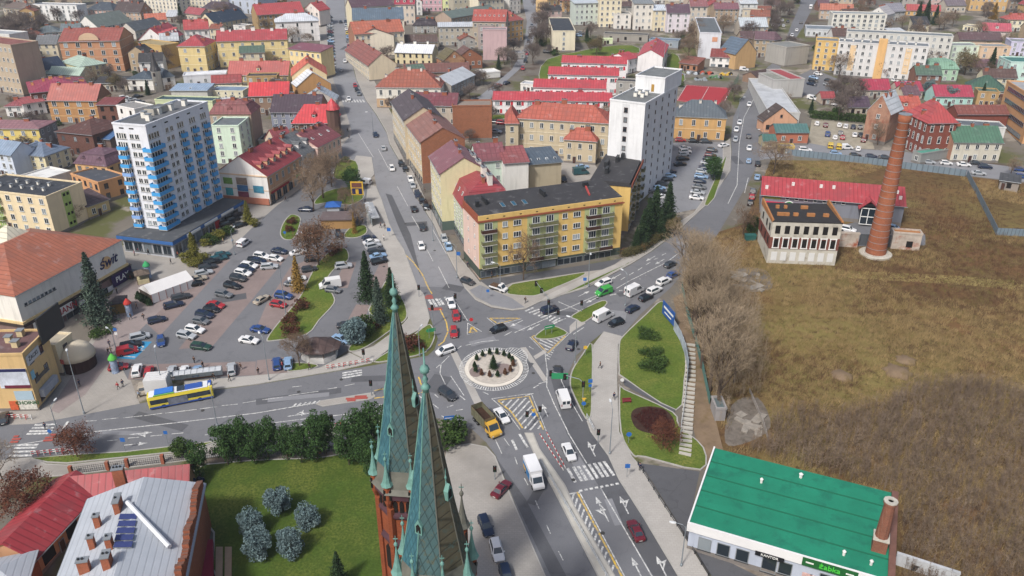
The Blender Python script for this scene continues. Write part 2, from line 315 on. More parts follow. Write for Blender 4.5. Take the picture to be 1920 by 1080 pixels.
def strip(mb,pts,w,mat,lv=9,world=False,h=0):
 P=[Vector(p[:2]) if world else G(*p).xy for p in pts];L,Rr=[],[]
 for i,p in enumerate(P):
  d=(P[min(i+1,len(P)-1)]-P[max(i-1,0)]).normalized();n=Vector((-d.y,d.x))*w/2
  L.append(p+n);Rr.append(p-n)
 z=lambda q:(q.x,q.y,gz(q.x,q.y)+lv*.006+h)
 for i in range(len(P)-1):mb.add([z(Rr[i]),z(Rr[i+1]),z(L[i+1]),z(L[i])],[(0,1,2,3)],mat)
def wl(*pts,w=.16):strip(mw,pts,w,WHITE)
def ws(*segs,w=.16):
 for a in segs:strip(mw,[a[:2],a[2:]],w,WHITE)
def dash(p,q,n,duty=.5,w=.16):
 A,B=G(*p).xy,G(*q).xy
 for i in range(n):strip(mw,[A.lerp(B,i/n),A.lerp(B,(i+duty)/n)],w,WHITE,world=True)
def yl(*pts,w=.32):strip(my,pts,w,YELLOW,10)
ws((1064,810,1100,869),(1126,915,1222,1080),(1087,924,1172,1083),(1222,1080,1260,1145),w=.2);yl((1082,923),(1167,1083));ws((1061,928,1087,923),w=.3)
for b in((1070,946),(1076,956),(1082,966),(1089,976),(1095,989),(1101,1000),(1106,1011),(1112,1022),(1118,1034),(1124,1046),(1131,1056),(1137,1069),(1144,1081)):ws((b[0],b[1],b[0]+6.5,b[1]-21),w=.32)
ws((1064,878,1079,905),(1075,875.5,1091,902.5),(1084,874.5,1100,901),(1094,872.5,1112,900),(1104,870.5,1121,897.5),(1114,868.7,1131,895),(1123,867,1140,894),(1132,865,1151,892),w=.55)
dash((1086,921),(1164,906),8,.6,.45);ws((965,857,970,871),(983,897,990,910),(1004,939,1011,955),(1025,985,1032,1001),(1047,1034,1056,1051),(929,825,941,851),(945,822,955,836));ws((974,814,989,839),(960,825,969,844),w=.45)
wl((1022,663),(1026,695),(1025,725),(1040,760),(1066,812),w=.18);wl((1046,620),(1068,626),(1085,612));wl((1050,700),(1053,715),(1070,752),(1092,790))
wl((175,810),(330,793),(480,775),(592,756),w=.22);wl((480,797),(570,786),(722,769),w=.18);wl((10,838),(175,812))
ws((160,790,181,789),(192,787,222,784),(231,784,267,780),(270,780,306,775),(310,775,369,768),(375,767,407,763),(416,761,446,758),(455,756,480,752),(492,750,530,745),(541,742,597,734),(614,730,632,727),(646,724,665,720),(548,726,566,724),(201,827,221,825),(240,822,261,820),(282,818,304,816),(322,814,344,812),(384,816,410,813),(535,800,570,796))
for y0,a,b in((855,17,61),(847.5,24,65),(840.5,27,69),(835,32,72),(814,50,90),(809,55,98),(803,60,101),(797,65,105)):ws((a,y0,b,y0-1),w=.5)
ws((642,700,679,694),(642,704.5,679,698.5),(642,709,679,703),(118,805,128,790),w=.5)
for i in range(6):ws((548+i*9,764-i*1.4,556+i*9,757-i*1.1),w=.4)
def hatch(poly,step,ang,w,wd=.34,mb=None,mat=None,lv=9):
 P=ccw([tuple(G(*p).xy) for p in poly]);d=Vector((cos(R(ang)),sin(R(ang))));n=Vector((-d.y,d.x));t=[Vector(p).dot(n) for p in P];k=min(t)+step/2
 while k<max(t):
  xs=[]
  for i in range(len(P)):
   a,b=Vector(P[i]),Vector(P[(i+1)%len(P)]);ta,tb=a.dot(n)-k,b.dot(n)-k
   if ta*tb<0:xs.append(a.lerp(b,ta/(ta-tb)))
  xs.sort(key=lambda p:p.dot(d))
  for i in range(0,len(xs)-1,2):strip(mb or mw,[xs[i],xs[i+1]],wd,mat or WHITE,lv,world=True)
  k+=step
hatch([(938,752),(990,746),(1016,803),(987,808)],1.1,60,1);yl((933,751),(992,743),(1019,806));yl((933,751),(958,772),(980,803));wl((922,748),(996,738),(1024,808));wl((922,748),(950,772),(975,806))
hatch([(1003,635),(1015,638),(1042,636),(1060,628),(1027,659)],1.0,-40,1);yl((1003,629),(997,632),(1027,662),(1060,630));wl((993,632),(1026,666),(1066,627));hatch([(1020,666),(1040,656),(1029,676)],.8,-40,1,.25)
yl((918,597),(933,607),(950,603),(975,597),(918,597));wl((913,596),(931,611),(978,598));yl((885,613),(880,624),(894,622),(885,613),w=.5);wl((877,606),(876,628),(903,622),(877,606))
ws((985,584,1000,577),(992,587,1011,580),(1000,590,1016,583),(1009,593,1023,586),(1014,596,1026,591),(1022,599,1034,592),(1029,602,1042,594),(1035,605,1050,596),(1038,607,1060,597),w=.5)
ws((965,624,1021,599),(1067,577,1135,547),(1030,590,1067,577),(1047,566,1090,585),(1164,525,1172,520),(1180,516,1188,511),(1196,507,1204,502),(1211,497,1219,492),(1226,487,1234,484),(1241,479,1249,475),(1156,541,1187,523),(1180,527,1250,492),(1250,492,1272,475),(1365,382,1382,347),(1382,347,1386,270),(1396,362,1403,333),(1386,270,1395,220),(1395,220,1432,150),(1075,627,1095,614),w=.2)
hatch([(1135,558),(1172,540),(1225,508),(1150,555)],1.2,20,1,.3)
ws((709,279,731,321),(745,350,765,387),(772,405,790,435),(811,430,837,476),(847,492,890,540),(822,500,842,540),(847,555,877,602),(860,490,895,540),(836,440,842,455),(800,467,812,490),(672,250,700,295))
for i in range(8):ws((642+i*5.4,187,644+i*5.6,192),w=.6)
for a in((804,562,812,575),(810,561,819,575),(817.5,560,826,573),(824,560,832,572),(834,557,841,567)):ws(a,w=.6)
yl((757,475),(775,492),(792,515),(803,540),(810,551));yl((825,580),(837,605),(840,622),(832,641),(822,648));wl((842,668),(827,683),(825,700),(835,721));wl((873,648),(903,641),(935,638));wl((845,705),(870,742))
yl((701,733),(725,728));yl((702,747),(725,744));yl((785,707),(794,735),(782,739))
for q in((800,700,806,695),(818,690,825,684),(785,742,795,750),(815,740,822,746),(840,730,848,738),(862,742,872,750),(885,768,893,775),(905,735,916,740),(985,742,1000,738),(1000,728,1010,722),(857,655,865,649),(945,630,960,622),(1010,720,1024,716),(992,650,1000,655),(812,758,822,766),(838,764,850,760),(855,770,868,768),(800,768,812,775),(828,780,838,786),(850,786,860,792)):ws(q,w=.2)
for k in range(84):
 a=2*pi*k/84;e=7.2 if not .35<a<1.25 else 7.2+1.7*sin((a-.35)/.9*pi)
 strip(mw,[(RC.x+6.25*cos(a),RC.y+6.7*sin(a)),(RC.x+e*cos(a),RC.y+e*1.07*sin(a))],.22,WHITE,world=True)
ring=[(RC.x+(7.25 if not .35<a<1.25 else 7.25+1.7*sin((a-.35)/.9*pi))*cos(a),RC.y+1.07*(7.25 if not .35<a<1.25 else 7.25+1.7*sin((a-.35)/.9*pi))*sin(a)) for a in[2*pi*k/90 for k in range(91)]]
strip(mw,ring,.14,WHITE,world=True)
def arrow(px,py,dx,dy,turn=0,L=4.2):
 A=G(px,py).xy;d=(G(px+dx,py+dy).xy-A).normalized();n=Vector((-d.y,d.x));q=lambda u,v:A+u*d+v*n
 z=lambda p:(p.x,p.y,gz(p.x,p.y)+.054)
 strip(mw,[q(-L/2,0),q(L*.15,0)],.22,WHITE,world=True);mw.add([z(q(L*.12,-.5)),z(q(L/2,0)),z(q(L*.12,.5))],[(0,1,2)],WHITE)
 if turn:strip(mw,[q(-L*.15,0),q(L*.1,-.7*turn)],.24,WHITE,9.6,world=True);mw.add([z(q(L*.02,-.5*turn)),z(q(L*.24,-1.3*turn)),z(q(L*.2,-.35*turn))],[(0,1,2) if turn<0 else(2,1,0)],WHITE)
for a in((1109,842,-6,-12,1),(1125,948,-6,-12,0),(1133,962,-6,-12,-1),(1170,947,-6,-12,1),(1194,1065,-6,-12,0),(1240,1062,-6,-12,1),(255,833,20,-2,0),(265,813,20,-2,1),(560,778,20,-3,-1),(715,759,20,-3,0),(545,800,20,-3,0),(1022,770,-4,-9,0),(1220,485,-9,5,0),(1237,491,-9,5,0),(1155,519,-9,5,0),(1110,563,-8,4,0),(1000,614,-8,4,0),(968,607,-8,4,0),(1095,551,8,-4,0)):arrow(*a)
ws((1287,160,1371,166),(1371,166,1354,198),(1354,198,1270,188),(1270,188,1287,160),(1329,163,1312,193),w=.2);ws((262,645,270,652),(270,652,262,655),(231,668,254,670),(253,656,271,657),w=.3)
tag(mw.build('road_markings'),kind='structure');tag(my.build('road_markings'),kind='structure')
hatch([(18,832),(26,819),(43,819),(32,832)],.8,4,1,.55,mr,REDP,24);hatch([(80,829),(88,817),(106,815),(98,829)],.8,4,1,.55,mr,REDP,24);hatch([(792,555),(810,553),(813,560),(798,561)],.7,4,1,.5,mr,REDP,9);hatch([(802,578),(828,577),(830,581),(806,583)],.7,4,1,.5,mr,REDP,9);hatch([(648,748),(686,741),(690,748),(652,754)],.6,4,1,.6,mr,REDP,28)
tag(mr.build('road_markings'),kind='structure')
rq=random.Random(12)
for px,py,w,d,k in((745,345,5,2,0),(775,420,8,2.4,1),(812,500,7,2,0),(850,540,5,3,1),(960,610,7,2,0),(1060,588,8,2,1),(1150,590,6,4,0),(1190,548,9,2,1),(1290,455,8,2,0),(1380,300,3,8,1),(700,710,9,2,1),(560,745,12,1.4,0),(300,790,12,2,1),(230,812,9,1.2,0),(820,720,4,6,1),(905,640,6,2,0),(980,690,3,5,1),(1090,880,2,6,0),(1010,920,1.6,7,1),(1150,960,1.4,6,0),(645,90,2,8,1),(690,230,3,7,0),(430,560,8,3,1),(560,640,6,3,0)):
 c=G(px,py);a=rq.uniform(-.5,.5);m=MB();q=[(c.x+x*w/2*cos(a)-y*d/2*sin(a),c.y+x*w/2*sin(a)+y*d/2*cos(a)) for x,y in((-1,-1),(1,-1),(1,1),(-1,1))]
 m.add([(x,y,gz(x,y)+.045) for x,y in q],[(0,1,2,3)],ASPH2 if k else ASPH3);tag(m.build('road_patch'),kind='structure')
m=MB()
for px,py in((760,420),(815,470),(870,600),(900,720),(1000,700),(1085,655),(1120,560),(1075,900),(1010,880),(1130,1000),(560,735),(380,770),(640,712),(455,540),(540,590),(720,500)):
 c=G(px,py);m.add([(c.x+.38*cos(i*pi/6),c.y+.38*sin(i*pi/6),gz(c.x,c.y+.38*sin(i*pi/6))+.056) for i in range(12)],[tuple(range(12))],M('manhole_iron','3f3e3d',.2,4))
tag(m.build('manhole_covers'),kind='structure')
# building kit
GLASS=M('window_glass','242d35',0,rough=.12,kind='glass',c2='98a2a8',spec=.6);FRAME=M('window_frame_white','dcdcd8',.05,rough=.5);FRAMEB=M('window_frame_brown','4a3026',.1,rough=.6)
HOLE=M('empty_opening','17120f',.2);GREYM=M('metal_grey','8d9296',.08,rough=.5,metal=.3);BRICK=M('brick_chimney','9a5236',.2,kind='brick');DARKM=M('metal_dark','2a2c2f',.1,rough=.5)
STUCCO={}
def stucco(c):return M('stucco_'+c,lin(c,.74,1.0),.06,.35,.9,'stucco')
def roofm(c,k):return M('roof_%s_%s'%(k,c),lin(c,.76,.95),.13,.5,.5 if k in('seam',) else .8,k,size=1.1 if k=='seam' else 1.5,bump=.2)
WM={}
def window_mesh(w,h,st='w'):
 key=(round(w,2),round(h,2),st)
 if key in WM:return WM[key]
 m=MB();fr={'w':FRAME,'b':FRAMEB,'d':None,'s':GREYM,'a':FRAME,'p':FRAME}[st];x,z=w/2,h/2
 m.box(-x,-.03,-z,x,.04,z,HOLE if st=='d' else GLASS)
 if fr:
  t=.12
  for a in((-x,-z,x,-z+t),(-x,z-t,x,z),(-x,-z+t,-x+t,z-t),(x-t,-z+t,x,z-t)):m.box(a[0],-.07,a[1],a[2],.03,a[3],fr)
  k=max(1,round(w/.8)) if st!='s' else max(1,round(w/1.6))
  for i in range(1,k):m.box(-x+w*i/k-.05,-.065,-z+t,-x+w*i/k+.05,.03,z-t,fr)
  if st=='b' or st=='a':m.box(-x+t,-.06,z*.35,x-t,.03,z*.35+.07,fr)
 if st=='a':
  n=8;pts=[(x*cos(pi*i/n),z-.02+x*.75*sin(pi*i/n)) for i in range(n+1)]
  m.add([(p,-.03,q) for p,q in pts],[tuple(range(n+1))],GLASS)
  m.rings([[(p*f,y,z-.02+(q-z+.02)*f) for f,y in((1,-.02),(1.18,-.02),(1.18,-.08),(1,-.08))] for p,q in pts],FRAME)
 if st!='d':m.box(-x-.1,-.16,-z-.08,x+.1,.03,-z-.005,GREYM if st!='s' else DARKM)
 WM[key]=m.mesh('window');return WM[key]
class B:pass
FOOT=[]
def rect(a,b,c,h,z=None):
 """rectangle on a level plane: a, b front eave pixels, c depth in metres or pixel of the eave corner beside b ('a', x, y: beside a)"""
 if z is None:
  hh=height_from(a,-h) if h<0 else h;A=G(a[0],a[1],hh);z=A.z
 else:A=Hz(a[0],a[1],z);hh=z-gz(A.x,A.y)
 Bp=Hz(b[0],b[1],z);u=(Bp-A).xy;L=u.length;u/=L;n=Vector((-u.y,u.x))
 if isinstance(c,(int,float)):D=float(c)
 elif c[0]=='a':D=(Hz(c[1],c[2],z)-A).xy.dot(n)
 else:D=(Hz(c[0],c[1],z)-Bp).xy.dot(n)
 return A,L,D,hh,atan2(u.y,u.x),z
def roof_mesh(m,kind,L,D,h,r,o,mat,wallm,ins=None):
 t=.22
 if kind in('flat','par'):
  if kind=='par':
   m.box(.05,.05,h-.1,L-.05,D-.05,h+.02,mat)
   for q in((-.12,-.12,L+.12,.2),(-.12,D-.2,L+.12,D+.12),(-.12,.2,.2,D-.2),(L-.2,.2,L+.12,D-.2)):m.box(q[0],q[1],h-.05,q[2],q[3],h+.45,wallm)
  else:m.box(-o,-o,h,L+o,D+o,h+.3,mat)
 elif kind=='gx':
  y0,y1,ym=-o,D+o,D/2;s=r/(D/2);pr=[(y0,h-s*o),(ym,h+r),(y1,h-s*o),(y1,h-s*o+t),(ym,h+r+t),(y0,h-s*o+t)]
  m.rings([[(x,y,z) for y,z in pr] for x in(-o*.5,L+o*.5)],mat)
 elif kind=='gy':
  x0,x1,xm=-o,L+o,L/2;s=r/(L/2);pr=[(x0,h-s*o),(xm,h+r),(x1,h-s*o),(x1,h-s*o+t),(xm,h+r+t),(x0,h-s*o+t)]
  m.rings([[(x,y,z) for x,z in pr] for y in(-o*.5,D+o*.5)],mat)
 elif kind=='pf':
  m.rings([[(x,y,z) for y,z in((-o,h-.05),(D+o,h+r),(D+o,h+r+t),(-o,h+t))] for x in(-o,L+o)],mat)
 elif kind in('h','m'):
  if kind=='m':
   i=1.6;z1=h+r*.7;rr=[[(-o,-o,h),(L+o,-o,h),(L+o,D+o,h),(-o,D+o,h)],[(i,i,z1),(L-i,i,z1),(L-i,D-i,z1),(i,D-i,z1)]]
   m.rings(rr,mat);x0,y0,x1,y1,hb,rb=i,i,L-i,D-i,z1+.01,r*.3
  else:x0,y0,x1,y1,hb,rb=-o,-o,L+o,D+o,h,r
  if x1-x0>=y1-y0:k=(y1-y0)/2*(ins or 1);R0,R1=(x0+k,(y0+y1)/2),(x1-k,(y0+y1)/2)
  else:k=(x1-x0)/2*(ins or 1);R0,R1=((x0+x1)/2,y0+k),((x0+x1)/2,y1-k)
  zt=hb+.18;v=[(x0,y0,hb),(x1,y0,hb),(x1,y1,hb),(x0,y1,hb),(x0,y0,zt),(x1,y0,zt),(x1,y1,zt),(x0,y1,zt),(*R0,zt+rb),(*R1,zt+rb)]
  f=[(3,2,1,0),(0,1,5,4),(1,2,6,5),(2,3,7,6),(3,0,4,7)]
  f+=[(4,5,9,8),(5,6,9),(6,7,8,9),(7,4,8)] if x1-x0>=y1-y0 else[(4,5,8),(5,6,9,8),(6,7,9),(7,4,8,9)]
  m.add(v,f,mat)
def roof_z(b,x,y):
 k,L,D,h,r=b.kind,b.L,b.D,b.h,b.r
 if k=='gx':return h+r*(1-abs(y-D/2)/(D/2))
 if k=='gy':return h+r*(1-abs(x-L/2)/(L/2))
 if k=='pf':return h+r*y/D
 if k=='h':return h+r*min(1,min(x,y,L-x,D-y)/(min(L,D)/2))
 if k=='m':return h+r*.7+r*.3*min(1,min(x-1.6,y-1.6,L-1.6-x,D-1.6-y)/(min(L,D)/2-1.6))
 return h+.02
def chimney(b,x,y,w=1.0,d=.7,up=1.5,mat=None):
 m=MB();z=roof_z(b,x,y);m.box(x-w/2,y-d/2,z-1.2,x+w/2,y+d/2,z+up,mat or BRICK);m.box(x-w/2-.1,y-d/2-.1,z+up,x+w/2+.1,y+d/2+.1,z+up+.18,GREYM)
 for i in range(max(1,int(w/.5))):m.box(x-w/2+.12+i*.5,y-.12,z+up+.18,x-w/2+.36+i*.5,y+.12,z+up+.42,DARKM)
 m.build('chimney',b.root)
def place(b,face,u,z,me,name='window',off=0.0):
 L,D=b.L,b.D
 loc,rz={'F':((u,-off,z),0),'R':((L+off,u,z),pi/2),'K':((L-u,D+off,z),pi),'L':((-off,D-u,z),-pi/2)}[face]
 b.wins.append((me,loc,rz,name))
def flush(b):
 ws_=[w for w in b.wins if w[3]=='window'];rest=[w for w in b.wins if w[3]!='window']
 for me,loc,rz,nm in ws_[:100]+rest:link(nm,me,b.root,loc,rz)
 if len(ws_)>100:
  m=MB()
  for me,loc,rz,nm in ws_[100:]:
   T=Matrix.Translation(loc)@Matrix.Rotation(rz,4,'Z');vs=[T@v.co for v in me.vertices]
   o=len(m.v);m.v+=[tuple(v) for v in vs]
   for p in me.polygons:m.f.append(tuple(o+k for k in p.vertices));m.m.append(m.mi(me.materials[p.material_index]))
  tag(m.build('window',b.root),kind='stuff')
 b.wins=[]
def bd(name,label,a,b_,c,h,n,wall,kind,roof,r=3.0,faces='FR',o=.4,rt=None,ww=1.3,wh=1.7,sp=2.75,st='w',ch=0,gf=None,shop='',corn=None,side=None,sky_=0,dorm=0,group=None,skip=(),cat=None,plinth=True,chm=None,ins=None,z=None,hold=False,blank=()):
 b=B();A,L,D,hh,rz,zz=rect(a,b_,c,h,z);b.L,b.D,b.h,b.r,b.kind,b.n=L,D,hh,r,kind,n;b.wins=[];b.z=zz
 if D<1 or L<1 or L>150 or D>150:print('SIZE',label,round(L),round(D),round(hh))
 FOOT.append((A.x,A.y,rz,L,D));b.root=thing(name,label,cat or 'building',(A.x,A.y,zz-hh),rz,group)
 wm=stucco(wall) if isinstance(wall,str) else wall;b.wm=wm;m=MB();sm=(stucco(side) if isinstance(side,str) else side) or wm
 fs=-6.0
 if kind=='gx' or kind=='pf':
  pr=[(0,fs),(D,fs),(D,hh)]+([(D/2,hh+r)] if kind=='gx' else[])+[(0,hh)]
  if kind=='pf':pr=[(0,fs),(D,fs),(D,hh+r),(0,hh)]
  k=len(pr);m.add([(0,y,q) for y,q in pr]+[(L,y,q) for y,q in pr],[tuple(range(k))[::-1]],sm)
  o_=len(m.v)-2*k;m.f.append(tuple(range(o_+k,o_+2*k)));m.m.append(m.mi(sm))
  for i in range(k):m.f.append((o_+i,o_+(i+1)%k,o_+k+(i+1)%k,o_+k+i));m.m.append(m.mi(wm))
 elif kind=='gy':
  pr=[(0,fs),(L,fs),(L,hh),(L/2,hh+r),(0,hh)];k=5
  m.rings([[(x,y,q) for x,q in pr] for y in(0,D)],wm)
 else:
  m.add([(0,0,fs),(L,0,fs),(L,D,fs),(0,D,fs),(0,0,hh),(L,0,hh),(L,D,hh),(0,D,hh)],[(0,1,5,4),(2,3,7,6),(4,5,6,7)],wm)
  o_=len(m.v)-8;m.f+=[(o_+1,o_+2,o_+6,o_+5),(o_+3,o_,o_+4,o_+7)];m.m+=[m.mi(sm)]*2
 if plinth:m.prism([(-.05,-.05),(L+.05,-.05),(L+.05,D+.05),(-.05,D+.05)],fs,.7,stucco('77706a'))
 if gf:
  gm=stucco(gf) if isinstance(gf,str) else gf;m.prism([(-.08,-.08),(L+.08,-.08),(L+.08,D+.08),(-.08,D+.08)],.5,hh/n-.25,gm)
 if corn:
  cm=stucco(corn)
  for q in([(hh-.45,hh-.06,.22)]+[(hh*i/n-.12,hh*i/n+.12,.1) for i in range(1,n)]):
   m.prism([(-q[2],-q[2]),(L+q[2],-q[2]),(L+q[2],D+q[2]),(-q[2],D+q[2])],q[0],q[1],cm)
 m.build('wall',b.root,fix=True)
 rm=MB();kk=rt or('tile' if kind in('gx','gy','h','m','pf') else 'flat');roofmat=roofm(roof,kk) if isinstance(roof,str) else roof
 roof_mesh(rm,kind,L,D,hh,r,o,roofmat,wm,ins);rm.build('roof',b.root,fix=True)
 if kind in('gx','gy','h','pf'):
  g=MB()
  if kind!='gy':g.tube([(-o,-o-.1,hh-(r/(D/2)*o if kind=='gx' else 0)+.05),(L+o,-o-.1,hh-(r/(D/2)*o if kind=='gx' else 0)+.05)],.09,GREYM,5)
  else:g.tube([(-o-.1,-.2,hh-r/(L/2)*o+.05),(-o-.1,D+.2,hh-r/(L/2)*o+.05)],.09,GREYM,5)
  g.build('gutter',b.root)
 fh=hh/n
 for f in faces:
  Lf=L if f in 'FK' else D;k=max(1,int((Lf-.8)/sp))
  for i in range(n):
   z0=fh*i+fh*.54
   for j in range(k):
    if(f,i,j) in skip or i in blank:continue
    u=Lf*(j+.5)/k
    if i==0 and f in shop:place(b,f,u,fh*.42,window_mesh(min(sp*.8,3.2),fh*.62,'s'),off=.08 if gf else 0)
    else:place(b,f,u,z0,window_mesh(ww,min(wh,fh*.7),st),off=.08 if gf and i==0 else 0)
  if kind=='gx' and f in 'LR' and r>3:place(b,f,D/2,hh+r*.35,window_mesh(.9,1.1,st))
  if kind=='gy' and f in 'FK' and r>3:place(b,f,L/2,hh+r*.35,window_mesh(.9,1.1,st))
 if 'F' in faces and 'F' not in shop and blank==() and L>5 and fh>2:
  if 'door' not in WM:m=MB();m.box(-.5,-.05,-1.1,.5,.03,1.1,FRAMEB);m.box(-.62,-.09,-1.1,-.5,.03,1.22,GREYM);m.box(.5,-.09,-1.1,.62,.03,1.22,GREYM);m.box(-.5,-.09,1.1,.5,.03,1.22,GREYM);WM['door']=m.mesh('door')
  k=max(1,int((L-.8)/sp));place(b,'F',L*max(1,k//2)/k if k>1 else L*.2,1.2,WM['door'],'door',off=.09)
 if not ch and kind in('gx','h','m','gy') and L>6 and n>1:ch=1+len(label)%3
 rs=random.Random(hash(label)%1+len(label)*7+int(a[0])*13+int(a[1]))
 for i in range(ch):
  if kind=='gy':chimney(b,L/2+rs.uniform(-.8,.8),D*(i+.5)/ch,.9,.9,1.3,chm)
  else:chimney(b,L*(i+.5)/ch+rs.uniform(-1,1),D/2+rs.uniform(-1.2,1.2),rs.choice((.9,1.4,1.8)),.7,rs.uniform(1,1.7),chm)
 for i in range(sky_):
  x=L*(i+.5)/sky_;s=r/(D/2) if kind=='gx' else .6;y=D*.22 if kind!='m' else .8;m=MB();z0=roof_z(b,x,y)
  if kind=='m':z0=hh+r*.4;s=2
  m.box(-.4,-.55,0,.4,.55,.12,FRAME);m.box(-.3,-.45,.12,.3,.45,.14,GLASS);q=m.build('skylight',b.root);q.location=(x,y,z0+.25);q.rotation_euler=(math.atan(s),0,0)
 for i in range(dorm):
  x=L*(i+.5)/dorm;y=.8 if kind=='m' else D*.14;z0=roof_z(b,x,y) if kind!='m' else hh+.2;m=MB()
  m.box(x-.8,y-.1,z0-.2,x+.8,y+3,z0+1.5,wm);m.rings([[(x+u_,y_,z0+v_) for u_,v_ in((-1,1.45),(1,1.45),(0,2.3))] for y_ in(y-.3,y+3.4)],roofmat);m.build('dormer',b.root,fix=True)
  b.wins.append((window_mesh(.9,1.0,st),(x,y-.1,z0+.7),0,'window'))
 if not hold:flush(b)
 return b
def vents(b,pts,w=.7,up=.9,col='d8d4c8',name='roof_vent'):
 for x,y in pts:
  m=MB();z=b.h;m.box(x-w/2,y-w/2,z-.05,x+w/2,y+w/2,z+up,stucco(col));m.box(x-w/2-.15,y-w/2-.15,z+up+.12,x+w/2+.15,y+w/2+.15,z+up+.24,GREYM)
  for q in((-1,-1),(1,-1),(1,1),(-1,1)):m.box(x+q[0]*w*.38-.05,y+q[1]*w*.38-.05,z+up,x+q[0]*w*.38+.05,y+q[1]*w*.38+.05,z+up+.12,GREYM)
  m.build(name,b.root)
def balcony(b,face,u,z,w,d,mat,rail=1.0,slabm=None,name='balcony',off=0.0):
 key=('bal',round(w,1),d,mat.name,rail)
 if key not in WM:
  m=MB();m.box(-w/2,-d,-.16,w/2,0,0,slabm or CONC);t=.06
  m.box(-w/2,-d,.06,w/2,-d+t,rail,mat);m.box(-w/2,-d+t,.06,-w/2+t,-.02,rail,mat);m.box(w/2-t,-d+t,.06,w/2,-.02,rail,mat)
  m.box(-w/2-.02,-d-.02,rail,w/2+.02,-d+t+.02,rail+.06,GREYM);WM[key]=m.mesh(name)
 place(b,face,u,z,WM[key],name,off)
def text(s,parent,loc,size,mat,rx=pi/2,rz=0.0,ext=.03,align='CENTER',name='lettering',shear=0):
 c=bpy.data.curves.new(name,'FONT');c.body=s;c.size=size;c.extrude=ext;c.align_x=align;c.align_y='CENTER';c.shear=shear;c.offset=size*.012
 t=bpy.data.objects.new(name,c);me=bpy.data.meshes.new_from_object(t);me.materials.clear();me.materials.append(mat);bpy.data.objects.remove(t);bpy.data.curves.remove(c)
 o=link(name,me,parent,loc);o.rotation_euler=(rx,0,rz);return o
def panel(b,face,u,z,w,h,mat,name='sign_panel',off=.06,th=.08,txt=None,tm=None,ts=None):
 m=MB();m.box(-w/2,-th,-h/2,w/2,0,h/2,mat);L,D=b.L,b.D
 loc,rz={'F':((u,-off,z),0),'R':((L+off,u,z),pi/2),'K':((L-u,D+off,z),pi),'L':((-off,D-u,z),-pi/2)}[face]
 p=m.build(name,b.root);p.location=loc;p.rotation_euler=(0,0,rz)
 if txt:text(txt,p,(0,-th-.01,0),ts or h*.7,tm or FRAME)
 return p
# ordinary buildings, far left
T,H_,A_='tenement','house','apartment_block'
bd(A_,'white four storey slab block at the far left above the bare wood',(60,9),(143,11),9,-39,4,'dcdcda','par','7c8084',faces='F',sp=3.4)
bd(H_,'old beige house with brown hip roof in the far left corner',(5,14),(48,18),10,-38,2,'b3a58c','h','6a5a52',3,'F')
bd(H_,'pink walled house with dark slate hip roof, far left',(163,18),(212,20),12,-34,2,'c9a090','h','3f4954',4,'F',rt='seam')
bd(H_,'tall brown gabled house beside the dark slate roof',(214,21),(263,23),11,-38,2,'bb9a7c','gx','4f403f',5,'FR',side='a8785c')
bd(A_,'cream apartment block with stacked balconies behind the slate roofs',(268,-6),(330,-2),11,-27,5,'d6ccb4','par','77797a',faces='FR')
bd('hall','long white hall with grey green gable roof and tall windows',(184,52),(247,40),15,-62,1,'d9d6cf','gx','6f7a72',6,'F',ww=1.1,wh=3.5,sp=3.2,rt='seam')
bd(H_,'low dark grey roofed house between white hall and red roofs',(253,58),(305,47),10,5,1,'bfb8ac','gx','555c61',4,'F',rt='seam')
bd(H_,'low house with orange roof beside the dark spruce',(272,38),(312,36),8,5,1,'c8b9a0','gx','c0613f',3,'F')
bd(T,'red roofed tenement with white gable end and many dormers',(311,76),(343,64),('a',267,73),-98,3,'dedad6','gx','b3303a',6,'FL',side='e4e2df',dorm=5,ch=3,rt='seam')
bd(T,'red roofed house with plain white right gable, uphill of the dormers',(345,56),(391,54),12,12,3,'d9d5d0','gx','b63a3c',4,'F',side='e6e3e2',ch=4)
bd('hall','pale yellow hall with navy roof and round arched windows',(402,44),(464,33),12,-63,2,'d2c096','gx','2f4054',5,'F',st='a',ww=1.2,wh=1.8,sp=3.6,rt='seam')
bd('office_building','grey blue modern office with dark glass strips, top left',(415,-14),(482,-9),16,-24,3,'a9b4c6','par','808890',faces='F',sp=6,ww=1.6,wh=3)
bd(H_,'small house with dark mauve roof before the grey blue office',(378,16),(433,19),9,-30,1,'cbb795','h','4a3d4a',4,'F')
o_=bd(T,'big orange four storey tenement with red roof and central pediment',(110,78),(223,76),(247,64),-138,4,'c07f4c','gx','9c4a3e',4.5,'F',corn='d2ab80',side='c48752',sp=4.6,ww=1.8,wh=2.2,ch=4,hold=True)
m=MB();m.rings([[(o_.L/2+4.5*cos(pi*i/8),y,o_.h+.4+3.2*sin(pi*i/8)) for i in range(9)] for y in(-.3,.5)],stucco('d2ab80'));m.build('pediment',o_.root,fix=True);flush(o_)
bd(T,'blank ochre yellow wing against the orange tenement',(250,80),(302,87),10,-120,3,'bf9a45','par','a08c58',faces='',plinth=False)
bd(H_,'white gabled house with dark blue roof behind the mint roofs',(66,133),(122,124),9,7,2,'dddbd8','gx','31415a',4,'FL',rt='seam')
bd(H_,'yellow three storey house with pale mint hip roof',(150,126),(199,119),(184,107),-158,3,'d3c388','h','a2bba8',3,'FR',rt='seam',ch=1)
bd(H_,'low annex under a long mint green roof',(84,138),(150,141),8,5,1,'c9c0a0','gx','a9c2ae',2.5,'F',rt='seam')
v=bd('villa','white villa with slate roof and round spired corner tower',(238,149),(286,149),12,-172,2,'e0dcd2','h','44525e',2.6,'FL',corn='ece8e0',st='b',sp=3.6,rt='seam',hold=True)
